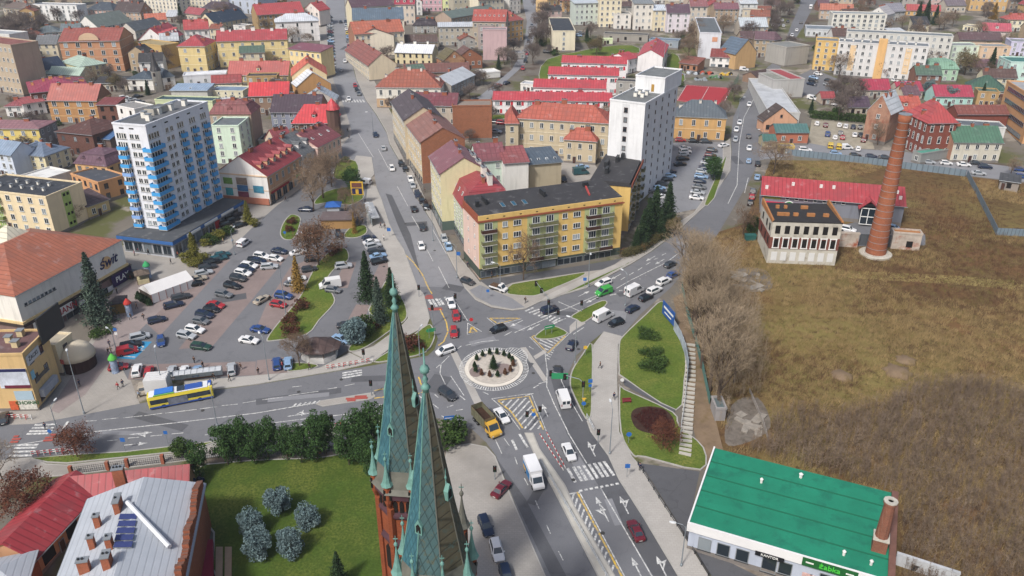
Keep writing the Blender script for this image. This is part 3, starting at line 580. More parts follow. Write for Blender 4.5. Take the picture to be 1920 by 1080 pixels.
m=MB();m.lathe([(1.9,-5),(1.9,8.5),(2.1,8.6),(2.1,9)],stucco('e0dcd2'),14,(v.L+1.6,.8,0));m.build('tower',v.root,True)
m=MB();m.lathe([(2.4,9),(1.6,11),(.9,13.4),(.05,17.5)],roofm('3c3a3c','seam'),14,(v.L+1.6,.8,0));m.build('spire',v.root)
for k in(0,3):place(v,'F',v.L+1.6,3.6+k*1.3,window_mesh(.9,1.5,'b'),off=1.14)
flush(v);bd('villa','right wing of the white villa with grey mansard roof',(304,146),(327,143),12,-170,2,'dfdbd1','m','4b5660',3,'FR',st='b',rt='seam')
bd('palace','pale yellow three storey palace with red hip roof',(333,87),(383,87),(405,77),-138,3,'d8bd6e','h','ab3039',4,'FR',corn='e6d49a',sp=4.2,rt='seam',ch=2)
bd('palace','long yellow palace wing under red roof with white chimneys',(406,77),(538,73),10,13,3,'d9c074','gx','ad323c',4,'F',corn='e6d49a',sp=4.2,rt='seam',ch=7,chm=stucco('e0ddd6'))
bd(T,'yellow and orange house with light blue metal roof',(430,91),(506,89),9,-116,2,'d49a4c','pf','7b95b6',2,'F',ww=1.2,rt='seam',sp=3.4)
bd(T,'narrow yellow tenement beside the light blue roof',(508,82),(540,80),9,-113,3,'dcc272','pf','9a4a52',1.5,'F',sp=3.2)
bd(H_,'low yellow house with salmon red roof and front gable',(427,140),(540,140),11,-157,1,'d8bc70','gx','b44f46',5,'F',ch=3,rt='seam',dorm=1)
bd('shed','pale grey flat sheds below the yellow palace',(343,143),(424,139),8,5,1,'c9cbd2','par','d6d9dc',faces='F',sp=5)
bd(H_,'brick house under a magenta roof with orange chimneys',(57,175),(166,164),('a',26,157),8,2,M('brick_wall_brown','6f4334',.2,kind='brick'),'h','9c2f4e',3,'FL',ch=6,chm=stucco('d8902e'),rt='seam')
bd(T,'ochre tenement with salmon roof and brick right gable',(88,187),(181,188),11,-232,3,'b57d33','gx','b1584a',5,'F',side=M('brick_wall_tan','9c6b50',.2,kind='brick'),sp=3.8,ww=1.8,wh=2,ch=3,rt='seam',corn='d9a85c')
bd(H_,'small white house with crimson roof, left of the ochre tenement',(9,200),(41,199),8,-221,2,'dad6d1','h','93434a',1.5,'FR')
bd(H_,'white flat roofed house joined to the crimson roofed one',(42,196),(84,190),8,-221,2,'dedad6','pf','a5484c',1,'FR')
bd(T,'bright yellow terrace under low mauve roof at left edge',(-50,241),(72,242),(108,227),-292,3,'d9bd3e','h','92626a',1.6,'FR',side='918a84',sp=3.4)
bd(H_,'dark brown brick house with brown hip roof',(105,247),(173,254),(192,226),-290,2,M('brick_wall_dark','623a30',.2,kind='brick'),'h','5f3a34',3,'FR',st='b',sp=4)
bd(H_,'lean-to house with bright blue metal roof beside the tower',(178,260),(206,262),9,6,2,'6f5a52','pf','3f6b9e',2.5,'F',rt='seam')
bd(H_,'brick house with open loggia below the salmon roof',(181,197),(217,197),8,10,3,MATS['brick_wall_brown'],'pf','83393a',1,'F',st='d')
bd(H_,'white cube house with dark windows behind the blue tower',(218,199),(252,206),8,10,3,'dedbd6','par','8a8884',faces='F',st='d',sp=4)
bd('shop_building','pale green flat building with dark teal roof behind the tower',(290,188),(398,191),7,9,2,'bcc792','par','35535c',faces='R')
bd('shop_building','cream two storey row under a grey blue flat roof',(390,171),(455,172),10,-185,2,'d3cba6','par','6f88a2',faces='F',sp=2.8,ww=.9,wh=1)
bd('shed','low light blue roofs with glass lantern before the cream row',(320,170),(388,170),9,5,1,'b9b9ae','pf','88a2be',1,'',rt='seam',sky_=1)
bd(T,'tan tenement with dusty pink mansard and large dormer',(392,214),(470,214),11,14,4,'a8927a','m','8c4f4f',4,'F',dorm=1,side='a58a70')
bd(A_,'mint green five storey block behind the blue balcony tower',(396,237),(447,237),(466,221),-310,5,'c3dcc2','par','616b70',faces='FR',side='cfe3c4',sp=4)
bd(H_,'pale blue gabled house at the left edge',(-30,283),(21,291),9,-328,3,'bcc8da','gx','7d93ac',3,'F',rt='seam')
bd(H_,'cream hip roofed house with grey blue roof and small tower dormer',(23,288),(83,294),(125,277),-322,3,'d6c894','h','687a92',3,'FR',rt='seam',side='dacb9e',dorm=1)
c3=bd(A_,'long cream four storey block with black roof and lime stripe',(-60,354),(86,371),(150,343),-424,4,'d9c394','par','363b43',faces='F',side='dcc497',sp=3.6,ww=1.5,hold=True)
LIME=stucco('9ab53a');m=MB();m.box(c3.L,c3.D*.40,.5,c3.L+.05,c3.D*.62,c3.h-.4,LIME);m.box(c3.L*.30,-.05,.5,c3.L*.38,0,c3.h-.4,LIME);m.build('lime_stripe',c3.root)
for i in range(4):
 for u in(.46,.56):place(c3,'R',c3.D*u,c3.h*(i+.6)/4,window_mesh(.8,.8,'d'),off=.06)
 balcony(c3,'F',c3.L*.34,c3.h*i/4+.5,3.4,1.1,M('balcony_green','6f7f45',.1))
flush(c3);vents(c3,[(c3.L*(.25+.07*i),c3.D*(.35+.3*(i%2))) for i in range(9)],.6,.8)
bd(H_,'ochre house with plum mansard roof and gables',(140,306),(200,312),11,7,2,'cf9d58','m','6a4a5a',4,'FR',dorm=2,st='b')
bd(H_,'orange house with roof terrace beside the tall tower',(133,327),(184,344),9,-362,2,'d0904a','par','454b55',faces='FR',st='b')
bd('shed','low yellow house with brown roof at the tower foot',(163,388),(203,374),8,4,1,'c0a868','pf','57454a',2,'F')
bd('shed','white flat roofed shed behind the black roofed block',(75,340),(133,322),10,5,1,'d2cfc8','par','d4d4d0',faces='')
# along the main street, left side
bd(T,'brown ochre tenement with bright red roof, top left of the street',(482,28),(570,22),12,-64,3,'a07f45','gx','b83c40',5,'F',ch=3,rt='seam')
bd('chapel','white plastered hall with pale metal roof beside the street',(516,42),(597,39),12,-82,3,'d9d6d4','h','c8ced6',3.5,'F',rt='seam',sp=7,ww=1.2,wh=2,corn='e6e4e2')
bd(T,'red gabled corner house high on the street',(570,18),(598,20),10,9,2,'dccfc4','gy','b63a40',4,'F')
bd(T,'yellow gable house with wine roof on the street',(541,92),(601,98),9,12,3,'dcc47c','pf','84485a',1.5,'F')
bd(T,'house with bright orange gabled roof on the street',(547,142),(612,139),17,11,3,'d8be84','gy','d0593a',5,'',ch=2)
bd(T,'ochre gable house with pale grey roof on the street',(557,162),(620,156),9,9,3,'c48a38','gy','cdd0d4',5,'',rt='seam')
bd('shed','low house under shallow grey metal roof on the street',(566,188),(629,187),8,7,2,'b5aca0','gy','a3aeb8',4,'',rt='seam')
bd('hall','house with vivid scarlet metal roof in the left courtyards',(466,180),(541,178),12,8,2,'8d7058','gx','cf1f2b',4,'F',rt='seam')
bd(T,'grey blue house with dark aubergine roof and brick left side',(507,210),(600,210),14,-246,3,'858ca0','gx','4d3c48',5,'F',ch=4,side=MATS['brick_wall_tan'],rt='seam')
d=bd('town_house','dark ornate corner house with scarlet roof and turret',(548,232),(628,231),13,-262,2,'65463a','h','cf1d2a',5.5,'F',st='a',ww=1,wh=1.7,rt='seam',corn='7d5a48',dorm=1,ins=.6)
m=MB();m.lathe([(2.4,-4),(2.4,11),(2.7,11.2)],d.wm,10,(d.L-.5,.5,0));m.build('turret',d.root);m=MB();m.lathe([(2.9,11.2),(2.2,12.6),(.1,15)],roofm('cf1d2a','seam'),10,(d.L-.5,.5,0));m.build('turret_roof',d.root)
bd('shed','low dark roofed shed behind the billboard gable',(484,264),(528,264),9,4,1,'9d988e','par','3e4247',faces='')
bd(H_,'wine red courtyard roof with white chimneys',(520,272),(552,266),10,8,2,'c2aa90','gx','8d3a42',4,'',ch=2)
e1=bd(T,'peach corner tenement with red roof and advert gable',(500,330),(566,290),('a',417,317),-386,2,'d39b68','gx','9a2f36',5.5,'F',corn='dcb890',side='dedad4',sp=3.2,wh=2,shop='F',dorm=6,rt='seam',hold=True)
for k,(u,z,w,h,c) in enumerate(((.2,5,3.4,2.2,'3f86a0'),(.52,7.2,3.6,2.2,'8c7a6c'),(.52,5,3.6,1.9,'3c6a96'),(.52,3,3.6,1.8,'7a3a4e'),(.8,7,3,2,'6f9a3c'),(.8,3.6,2.4,2.4,'2f9fa8'))):panel(e1,'L',e1.D*(1-u),z,w,h,M('poster_%d'%k,c,.35,1.3,.5),'poster')
m=MB();m.box(-.4,.2,.3,0,e1.D-.4,2.2,stucco('b0623f'));m.build('base_band',e1.root);panel(e1,'F',e1.L*.3,3.7,e1.L*.5,.7,M('sign_red','9c2028',.1),'shop_fascia');panel(e1,'F',e1.L*.82,3.9,3,.8,M('sign_green','2f9a3c',.1),'shop_fascia');flush(e1)
bd(T,'white house with grey roof and black attic dormers',(566,291),(595,276),15,-337,2,'ccc8c6','gx','64686c',5,'F',dorm=2,wh=2,shop='F',corn='e0dcd8')
bd(T,'pink tenement with wine roof at the end of the row',(595,276),(638,254),14,-323,2,'cfa898','gx','88414a',4,'F',wh=2,shop='F',corn='dcc4b8',sky_=3)
# along the main street, right side
bd(T,'tenement with aubergine roof at the top of the street',(659,14),(738,9),10,13,3,'cbbf9a','gx','5f4452',4,'F')
bd(T,'crimson roofed tenement at the top right of the street',(739,8),(777,8),10,12,3,'c9b8a4','gx','aa2440',3,'F',dorm=3,rt='seam')
bd(T,'tenement with wide steel blue roof and white fire wall',(661,37),(757,35),12,13,3,'d2c8b0','gx','54697c',5,'F',side='ddd8ce',rt='seam',ch=2)
bd(T,'cream tenement under a bright terracotta roof',(664,64),(757,58),12,12,3,'d6c6a4','gx','b85c3c',5,'F',side=MATS['brick_wall_tan'],ch=2)
bd(T,'tall cream blank gable house with brown roof by the street',(666,69),(738,66),9,-109,3,'dccfb4','gy','80524a',3.5,'')
bd(T,'long beige house with rosy roof and blank front gable',(691,123),(743,119),('a',667,92),-153,3,'cdbb98','gy','8f4f47',5,'L',ch=2,sky_=0)
bd(H_,'cream house with white metal roof and three chimneys',(740,98),(810,100),12,-122,2,'d0c08c','gx','d3d6dc',3,'F',st='b',rt='seam',ch=3,chm=stucco('dad6cc'),ww=1)
bd(H_,'crumbling house with moss green roof',(833,113),(871,110),11,6,1,M('plaster_peeling','b08560',.2,.6,kind='stain',c2='8a4f38'),'gy','665c38',4,'F')
bd('shed','long brown roofed shed behind the white roofed house',(750,79),(820,78),8,5,1,'97876f','gx','5e4842',3,'')
bd('shed','long rusty roofed outbuilding in the courtyard',(758,136),(880,133),8,5,1,'97806a','gx','784a42',3,'')
bd('town_house','white corner house with large rust tiled hip roof',(705,164),(826,165),15,-203,2,'d2ccbe','h','9c4f37',6,'FL',wh=2.2,sp=3.6,corn='dfdacc',gf='b89468',ch=5,chm=stucco('d0c8bc'))
bd(T,'grey house with silvery roof facing the side street',(846,160),(890,140),12,-190,3,'9a9288','gx','bcc2c8',3,'F',rt='seam',sp=2.8)
bd(T,'house with long wine coloured roof below the rust tiled corner',(774,196),(856,198),9,12,3,'b9ab98','gx','7a3844',3.5,'F',ch=2)
bd(T,'street house with dark grey roof and wine stripe',(734,190),(758,226),13,14,4,'c2b08c','gx','554b52',4,'F',shop='F')
bd(T,'street house with rosy brown roof and brick near gable',(758,227),(789,267),14,14,4,'c9b284','gx','8f6056',4,'F',side=M('brick_wall_orange','985c3c',.2,kind='brick'),shop='F',ch=2)
bd(T,'tall blank orange brick fire wall house',(848,200),(922,199),9,-263,5,MATS['brick_wall_orange'],'par','8a7a6c',faces='F',sp=7,skip=[('F',i,0) for i in range(5)])
bd('shed','pale courtyard annex with white terrace wall',(792,204),(845,201),9,10,2,'b2a890','par','a8a49c',faces='F',st='d',sp=5)
bd(T,'pink blank ended house left of the bare park trees',(905,57),(950,57),9,-115,4,'bf9c9e','par','8a8284',faces='',side='c8b6a4')
bd(T,'mauve grey tenement behind the pink blank wall',(896,49),(925,49),10,-95,4,'a3948e','par','77736f',faces='F')
bd(T,'tenement with long brick red roof full of skylights',(886,39),(948,40),12,14,3,'a59680','gx','ac4538',5,'F',sky_=7)
bd(T,'yellow corner tenement with red hip roof and dormers',(950,41),(981,37),15,-82,4,'d09c48','h','a8493f',5,'FR',dorm=1)
bd(T,'grey stone house with silver flat roof',(822,51),(894,50),10,-88,3,'a89f8c','pf','c0c6cc',1,'F',rt='seam')
bd('villa','grey villa with arched windows and dark mansard',(774,48),(820,48),9,-63,2,'a09c94','m','40373f',3.5,'F',st='a',ww=1,wh=1.6)
bd('palace','pink palace with white pilasters at the top edge',(778,-14),(828,-14),10,-23,3,'cf98a4','par','8b8684',faces='F',corn='e6dcdc',sp=2.6)
bd(T,'narrow lime yellow tenement beside the pink palace',(829,-12),(845,-12),10,-23,3,'ccd184','par','8b8684',faces='F')
bd('hall','dull green grey hall roof right of the pink palace',(846,34),(932,20),12,9,2,'a58d78','gx','66766e',3,'F',rt='seam')
bd(H_,'little brick house with brown roof beside the pink wall',(858,109),(904,106),10,6,1,MATS['brick_wall_orange'],'gy','6c4c46',4,'F')
bd('shed','flat white garage roof by the curved street',(903,138),(938,135),8,3,1,'d0cec8','par','d8d8d6',faces='')
# top centre
bd(T,'cream four storey block with black roof by the bare park',(1036,59),(1079,59),(1078,34),-97,4,'d3c7a8','par','353a42',faces='F',sp=8)
bd(T,'yellow tenement with red gables at the top of the park',(1047,0),(1075,0),10,-24,4,'d4a050','gx','a8402f',4,'F')
bd(T,'pale green tenement in the long top row',(1078,7),(1124,6),11,-49,4,'b7c4b8','pf','b8c2c8',1,'F',rt='seam')
bd(T,'cream yellow tenement with iron balconies in the long top row',(1125,0),(1166,0),11,-53,5,'d9cba4','par','8a8a88',faces='F',sp=2.6)
bd(H_,'small white house with flat grey roof before the top row',(1152,27),(1184,27),9,-56,3,'d4cec4','par','4d5458',faces='FR',sp=4)
bd(T,'white tenement with dense windows in the long top row',(1190,7),(1226,7),11,-58,4,'d2ccc0','pf','80888c',1,'F',sp=2.6)
bd(T,'sand coloured tenement with silver blue roof in the top row',(1226,20),(1250,20),10,-60,4,'cfc19a','pf','c2ccd6',2,'F',rt='seam',sp=2.8)
bd(T,'lilac tenement with purple roof in the top row',(1251,24),(1294,24),10,-63,4,'cfc6cf','gx','5f4454',4,'F',rt='seam',sp=3.2)
bd(T,'beige tenement with dusty red roof in the top row',(1295,12),(1327,12),10,-52,4,'c6b8a4','gx','90565a',3,'F')
bd(T,'tan tenement with mauve roof near the top right road',(1340,17),(1386,17),10,-42,4,'ab9070','gx','82505c',3,'F',sp=2.6)
bd(T,'white grey tenement at the bend of the top right road',(1388,7),(1421,7),11,-33,3,'cacac6','gx','b9c0c6',2,'F',rt='seam')
g4=bd(A_,'grey slab block with orange square on its white end',(1312,62),(1353,63),(1386,35),-112,5,'c9ccd4','par','5f666a',faces='R',side='c2ad8c',sp=3,hold=True)
panel(g4,'F',g4.L*.72,g4.h*.78,2.6,2.2,stucco('cf8a5c'),'wall_panel')
for i in range(5):
 for k in range(3):balcony(g4,'R',g4.D*(.2+.3*k),g4.h*i/5+.5,3.4,1.1,M('balcony_tan','b08a5a',.15))
flush(g4)
bd(H_,'white house with dark red roof above the scrap yard',(1332,106),(1372,108),9,-127,2,'dad7d2','gx','83342f',3,'F',shop='F')
bd(H_,'ochre gable house with blue grey roof and poster',(1380,101),(1419,97),12,8,2,'bf9450','gy','56697c',6,'',rt='seam')
bd('ruin','low broken brick outbuilding beside the scrap yard',(1274,118),(1308,122),8,3.5,1,M('brick_ruin','a4704f',.25,kind='brick'),'pf','8a4a3a',2,'F',st='d')
bd('shed','long grey garage row with dark roof behind the lawn',(1132,64),(1215,67),8,4,1,'928c82','par','44474a',faces='F',st='d',sp=6)
bd('shed','blue grey garages beside the long garage row',(1217,75),(1272,78),8,4,1,'8a97a4','par','62778c',faces='F',sp=6)
bd('hut','tiny pale green hut on the lawn edge',(1131,74),(1149,74),3,3,1,'c2cf9c','par','c8d0b0',faces='F',st='d',o=.2)
bd(H_,'old house with pale zinc roof beside the slab block',(1388,50),(1440,50),12,6,2,'b5a894','gx','b2bcc2',4,'F',rt='seam')
bd(H_,'small dark roofed house by the top right road',(1390,72),(1424,72),9,5,1,'a8957c','gx','5c4446',3,'F')
bd('shed','brown roofed stall beside the road and scrap yard',(1420,146),(1452,140),8,3.5,1,'8a6a50','gx','54413e',2,'')
for i,(y0,a,e,hh) in enumerate(((187,924,1148,-216),(163,1000,1136,9),(139,1028,1160,9),(117,1053,1175,9))):
 s=bd('school',('long front school wing with white walls and red window strips','second school wing from the front under red roof','third school wing from the front under red roof','rear school wing with red roof beside the lawn')[i],(a,y0),(e,y0+3),10,hh,2,'dcd8d8','gx','bb2f3c',2.2,'',rt='seam',hold=True,ch=2,chm=stucco('9a2f34'),group=None)
 REDW=M('panel_red','c02a3a',.08);k=int(s.L/4)
 for f_ in range(2):
  z=s.h*(f_+.55)/2;m=MB()
  for j in range(k):
   u=s.L*(j+.5)/k;place(s,'F',u-.4,z,window_mesh(1.9,1.6));m.box(u+.65,-.05,z-.8,u+1.6,.02,z+.8,REDW)
  m.build('red_panels',s.root)
 flush(s)
bd('school','tall gabled school hall with red roof and white end wall',(1196,105),(1243,107),(1250,84),-136,2,'dcd8d8','gy','bd313d',3,'R',rt='seam')
bd('school','red roofed link between school wings and gabled hall',(1178,112),(1197,108),12,7,2,'dad6d6','gx','b62e3a',2,'F',rt='seam')
bd('convent','long beige building with orange hip roofs before the school',(969,222),(1141,232),12,-290,3,'b9a884','h','b14f38',4.5,'FL',sp=3.4,wh=1.9,corn='cbbf9f')
bd('convent','left wing of the beige building with orange roof',(948,232),(972,232),13,12,3,'b9a884','h','b24f3a',4,'FL',wh=1.9)
bd('convent','projecting gabled bay of the beige building',(1058,262),(1118,266),7,8,2,'bba985','h','b0503a',3.5,'FR',wh=1.9);bd('convent','tall stair bay of the beige building under pyramid roof',(1080,240),(1109,242),6,-290,3,'bba985','h','b0503a',4,'FR',wh=2.2,sp=4)
bd(H_,'ochre two storey house with slate mansard by the red court',(1266,218),(1362,222),11,-262,2,'c8953e','h','556069',5,'F',corn='dcb878',wh=2.2,sp=4,rt='seam',ch=3,chm=stucco('c8c0b4'))
bd(H_,'narrow house with salmon roof behind the white tower',(1236,246),(1258,244),13,-290,3,'beb290','gy','b05040',3,'F',st='b')
bd(T,'mint and white courtyard tenement with mauve roof',(893,302),(947,298),9,12,3,'bcd0c0','gx','86454f',4,'F',sp=4)
bd(T,'white courtyard house with red pent roof',(946,307),(991,304),9,12,3,'d8d6d0','pf','94484a',2.5,'')
bd('hall','tan blank walled hall with blue grey roof and skylights',(991,309),(1053,304),12,10,2,'ab9e80','pf','50606e',1.5,'',rt='seam',sky_=4)
# top right
bd(H_,'cluster house with faded orange tiles at the top right',(1538,18),(1600,20),10,6,2,'b59c80','gx','b56448',3,'F')
bd(H_,'white gabled house with pale roof at the top right',(1629,25),(1664,28),12,7,2,'d2cfc9','gy','a9a6aa',4,'F')
bd(A_,'white four storey block with grey flat roof and loggias',(1562,26),(1663,28),10,-58,4,'cdcabe','par','75808a',faces='F',sp=2.9,ww=1.7)
bd('shop_building','low commercial building with grey roof full of vents',(1512,55),(1564,57),16,-70,1,'bcc0c4','par','717c86',faces='F')
bd(A_,'rear grey slab block behind the yellow and white one',(1588,60),(1788,70),10,15,5,'c2c0b8','par','6c757b',faces='FR',sp=3)
bd(A_,'yellow end section of the long white slab block',(1531,77),(1573,79),11,-133,5,'d3a83e','par','737b80',faces='F',sp=3)
h3=bd(A_,'long white slab block with yellow stair tower',(1573,79),(1742,89),11,-142,5,'c9c8c6','par','70787e',faces='F',sp=3,hold=True)
m=MB();m.box(h3.L*.45,-.5,0,h3.L*.45+3.6,4,h3.h+2.2,stucco('d9a44c'));m.build('stair_tower',h3.root);m=MB()
for q in(.14,.76):m.box(h3.L*q,-.05,3,h3.L*q+2.6,-.02,h3.h-1,stucco('d8b47c'))
m.build('cream_strip',h3.root);h3.wins=[w for w in h3.wins if not(h3.L*.44<w[1][0]<h3.L*.45+4.2)];flush(h3);vents(h3,[(h3.L*(.06+.1*i),h3.D*.5) for i in range(9)])
bd('shop_building','grey walled roadside building with a brown panel',(1475,90),(1518,86),14,-126,3,'a09c94','par','7e807c',faces='')
bd('hall','long pale grey roofed hall beside the road',(1441,211),(1500,213),(1508,151),7,1,'b0b0ac','par','b2b6ba',faces='')
bd('hall','square red roofed annex behind the pale grey hall',(1481,150),(1509,149),(1510,129),8,2,'aaa8a4','par','a5333a',faces='')
bd('shed','rubble covered flat roof beside the road',(1452,151),(1480,150),15,8,2,'aaa8a4','par',M('roof_rubble','8a8a80',.4,.5),faces='')
bd(H_,'peach gable house in front of the pale grey hall',(1433,227),(1495,226),7,5,1,'cf9468','gy','52443f',5,'F',st='b')
bd('shop_building','orange brick kiosk building with teal metal roof',(1455,248),(1517,248),8,-272,1,'b35f36','gx','44726f',2,'F',rt='seam',sp=4)
bd('stable','low house with magenta roof, left of three',(1615,168),(1670,168),9,4,1,'b5a898','gx','aa2244',3.5,'F',rt='seam');bd('stable','low house with magenta roof, middle of three',(1684,171),(1731,170),8,4,1,'b5a898','gx','ab2848',3,'F',rt='seam')
bd('stable','turquoise gabled house with magenta roof, right of three',(1754,180),(1826,181),10,4.5,1,'9acfc4','gx','ab2a48',3.5,'FR',rt='seam')
bd('villa','mint green villa with green mansard and two bays',(1737,129),(1798,130),10,-153,2,'9cc3a2','m','72a085',4,'F',dorm=2,sp=3,rt='seam')
bd(A_,'pale green four storey block at the right',(1782,87),(1839,87),10,-130,4,'c9dac2','par','84898a',faces='F',sp=4);bd(A_,'peach four storey block at the right',(1840,88),(1896,89),10,-132,4,'d3b088','par','84898a',faces='F',sp=4)
bd(A_,'lilac block at the right edge',(1897,79),(1945,81),12,-106,3,'bfbbd8','par','84898a',faces='F',sp=3);bd(A_,'mint block with teal trim at the right edge',(1896,117),(1970,119),14,-162,3,'b3d6ca','par','2f756e',faces='FL',sp=3.4)
bd(H_,'house with broad dark green hip roof at the right',(1812,166),(1884,172),13,4.5,1,'b9b2a2','h','375d4b',5,'F',rt='seam')
h14=bd('office_building','orange office with dark strip windows at the right edge',(1940,185),(2050,190),('a',1901,153),17,4,'c98e48','par','9a9c9e',faces='',hold=True)
for i in range(4):place(h14,'L',h14.D*.5,h14.h*(i+.55)/4,window_mesh(h14.D*.8,1.6,'s'))
flush(h14)
bd('factory','ornate dark brick building with red roof and arched windows',(1741,232),(1795,231),15,-298,3,M('brick_wall_red','7e3a2b',.2,kind='brick'),'h','b23a3a',6,'FL',st='a',ww=1.2,wh=2.1,sp=2.8,rt='seam')
bd(H_,'cream two storey house with green roof on the far street',(1789,266),(1881,267),12,-304,2,'c0b9a5','gx','46735a',4,'F',wh=1.9,sp=3,rt='seam',side='b07a5a')
bd('ruin','half bare brick gable house with silver roof',(1627,206),(1670,213),12,-262,3,M('brick_bare','a27a64',.25,.5,kind='stain',c2='8a4c38'),'gy','bcc4ca',6,'F',sp=4,rt='seam')
bd(H_,'house with orange tiled roof behind the tall chimney',(1670,207),(1730,207),12,8,2,'a89684','gx','bb4a34',4,'F',dorm=1)
bd('shed','long low brick roof behind the ornate brick building',(1796,214),(1892,214),8,6,1,MATS['brick_wall_red'],'gx','82443a',2.5,'')
bd('shop_building','flat grey building with solar panels, right',(1797,236),(1886,241),9,6,1,'c6c6c2','par','5d656d',faces='')
bd(H_,'house with plum roof among bare trees',(1590,200),(1632,200),9,4,1,'ada08c','gx','513e50',3,'F',st='d');bd('shed','little red roofed shed in the car yard',(1541,184),(1566,184),6,3,1,'b5a08c','gx','9c343a',2,'F')
bd(H_,'yellow house with red roof in the far right gardens',(1700,19),(1764,21),9,-31,1,'cf9c3c','gx','b04444',3,'F');bd('church','ochre church with arched front at the top right corner',(1822,-8),(1892,-6),14,-22,2,'c59a4c','h','4a4248',4,'F',st='a')
bd(H_,'cream flat house beside the pink roofed one, far right',(1806,49),(1842,52),9,-58,1,'d3c9a4','par','a8a49c',faces='F');bd(H_,'house with pink red roof and small gable, far right',(1843,57),(1896,59),9,4,1,'c8b8b0','gx','ba4458',3.5,'F',dorm=1,rt='seam')
bd(H_,'cream house with red hip roof at the right edge',(1888,37),(1940,38),10,-60,2,'d6cba8','h','b24a42',3,'F');bd('shed','brown barn roofs in the far right gardens',(1800,74),(1880,75),10,4,1,'8f7c6c','gx','63484c',3,'')
bd(H_,'mauve roofed house left of the top right road',(1441,77),(1466,73),9,5,1,'9a8474','gx','63464e',3,'F')
for l,a,b_,c,h,n,w,k,r,rr in(('beige balcony block at the left edge above the crimson roofs',(-60,76),(20,86),12,-168,5,'b09c80','par','8a4a40',1),('white cube house behind the beige balcony block',(-40,62),(17,66),10,17,4,'d0d0cc','par','9aa0a4',1),('grey slate roofed house left of the long white hall',(66,62),(112,60),10,-74,2,'c0b4a4','h','5c6a70',3),('dark timbered house with grey roof left of the orange tenement',(68,84),(109,82),9,-104,2,'6f4a44','h','5a5e62',3),('grey roofed house joined to the long white hall',(113,58),(150,57),9,8,2,'b5a898','gx','66747a',3),('cream tall block right of the cream balcony block',(335,-14),(412,-10),12,-22,5,'cfc4a8','par','8a8a86',1),('small red roofed house before the cream tall block',(345,24),(376,28),8,5,1,'b8a690','gx','a04048',3),('tan house with brown roof at the top left edge',(100,-10),(150,-12),10,8,2,'b39c80','gx','7a5a4c',4),('cream house with mauve roof at the top left edge',(10,-14),(60,-16),10,8,2,'c4b49a','gx','5e4650',4),('beige house with red roof at the top left edge',(190,-16),(250,-18),10,9,3,'c0ac8c','gx','9c4038',4),('olive flat tenement behind the green grey hall',(850,-2),(895,-4),10,12,3,'a8a088','par','77797a',1),('cream tenement behind the green grey hall',(897,0),(945,-4),10,12,3,'d0c4a8','gx','9a4a40',4),('white tenement at the top of the park street',(955,-6),(976,-8),10,11,4,'d0ccc4','gx','6a5a5a',4),('yellow tenement left of the bare park',(1026,-6),(1045,-8),10,11,4,'d0a860','gx','8a4438',4),('tan houses beyond the long top row, left',(1100,-30),(1180,-32),10,14,4,'b8a488','gx','8c4a44',4),('white houses beyond the long top row, middle',(1190,-32),(1290,-34),10,14,4,'ccc8c0','gx','7c8288',4),('brown roofed houses beyond the long top row, right',(1295,-24),(1390,-26),10,12,4,'b4a090','gx','6a4a50',4),('red tiled house at the top right, beyond the white block',(1550,-4),(1600,-4),10,7,2,'c0aa8c','gx','b05a40',4),('grey roofed house at the top right, beyond the gabled one',(1668,22),(1698,20),10,6,2,'b4b0aa','gx','8a8894',4),('pale house at the top right, left of the ochre church',(1775,10),(1812,10),10,5,1,'bcb09c','gx','70646c',3),('brown house at the top right corner',(1895,0),(1940,0),10,6,2,'a89078','gx','6a5450',4),('teal roofed stall beside the orange kiosk building',(1432,264),(1456,264),6,3,1,'a89a70','gx','3a6f66',1.5),('yellow fronted stall before the orange kiosk building',(1462,276),(1490,277),4,2.6,1,'c0a02c','par','9a9a94',1),('flat grey shed below the pink blank wall',(952,102),(985,100),7,3,1,'a09a94','par','8a8c90',1),('teal canopy shed between ruin house and ornate brick building',(1712,285),(1728,290),14,3.5,1,'8a8c88','par','2f9a84',1)):bd(H_,l,a,b_,c,h,n,w,k,r,rr,'F')
# tall residential tower with blue balconies
BLUE=M('balcony_blue','3a9cdc',.05,.5,.6);BLUE2=M('balcony_pale_blue','7fa6dc',.05)
tw=bd('apartment_tower','tall white residential tower with rows of bright blue balconies',(272.5,237),(389,192.5),('a',195,238),-462,12,'d2d6de','par','63666a',faces='',hold=True,plinth=False)
NF=11;z0=5.2;fh=(tw.h-1.9-z0)/NF;L,D=tw.L,tw.D
mb=MB();a,b_=.17*L,.13*D;t=.08;d=1.3
mb.prism([(-d,-d),(a,-d),(a,0),(0,0),(0,b_),(-d,b_)],-.16,0,CONC)
for q in((-d,-d,a,-d+t),(-d,-d+t,-d+t,b_),(a-t,-d+t,a,0),(-d+t,b_-t,0,b_)):mb.box(q[0],q[1],.04,q[2],q[3],1.05,BLUE)
CB=mb.mesh('corner_balcony')
for i in range(NF):
 z=z0+fh*i;zw=z+fh*.55
 for u in(.03,.07,.11,.15):place(tw,'F',L*u,zw,window_mesh(1.0,1.6))
 for u in(.29,.36):place(tw,'F',L*u,zw,window_mesh(1.3,1.4))
 for c_ in(.50,.695,.885):
  for k in(-.035,0,.035):place(tw,'F',L*(c_+k),zw,window_mesh(.8,1.6))
  if i<NF-1:balcony(tw,'F',L*(c_+.022),z+.1,L*.078,.8,BLUE,1.3,off=.0)
 for u in(.10,.17,.24,.31):place(tw,'L',D*u,zw,window_mesh(.95,1.6))
 for u in(.52,.68):place(tw,'L',D*u,zw,window_mesh(1.3,1.4))
 if i<NF-1:
  balcony(tw,'L',D*.2,z+.1,D*.26,1.2,BLUE2 if i in(1,2,6) else BLUE);tw.wins.append((CB,(0,0,z+.1),0,'balcony'))
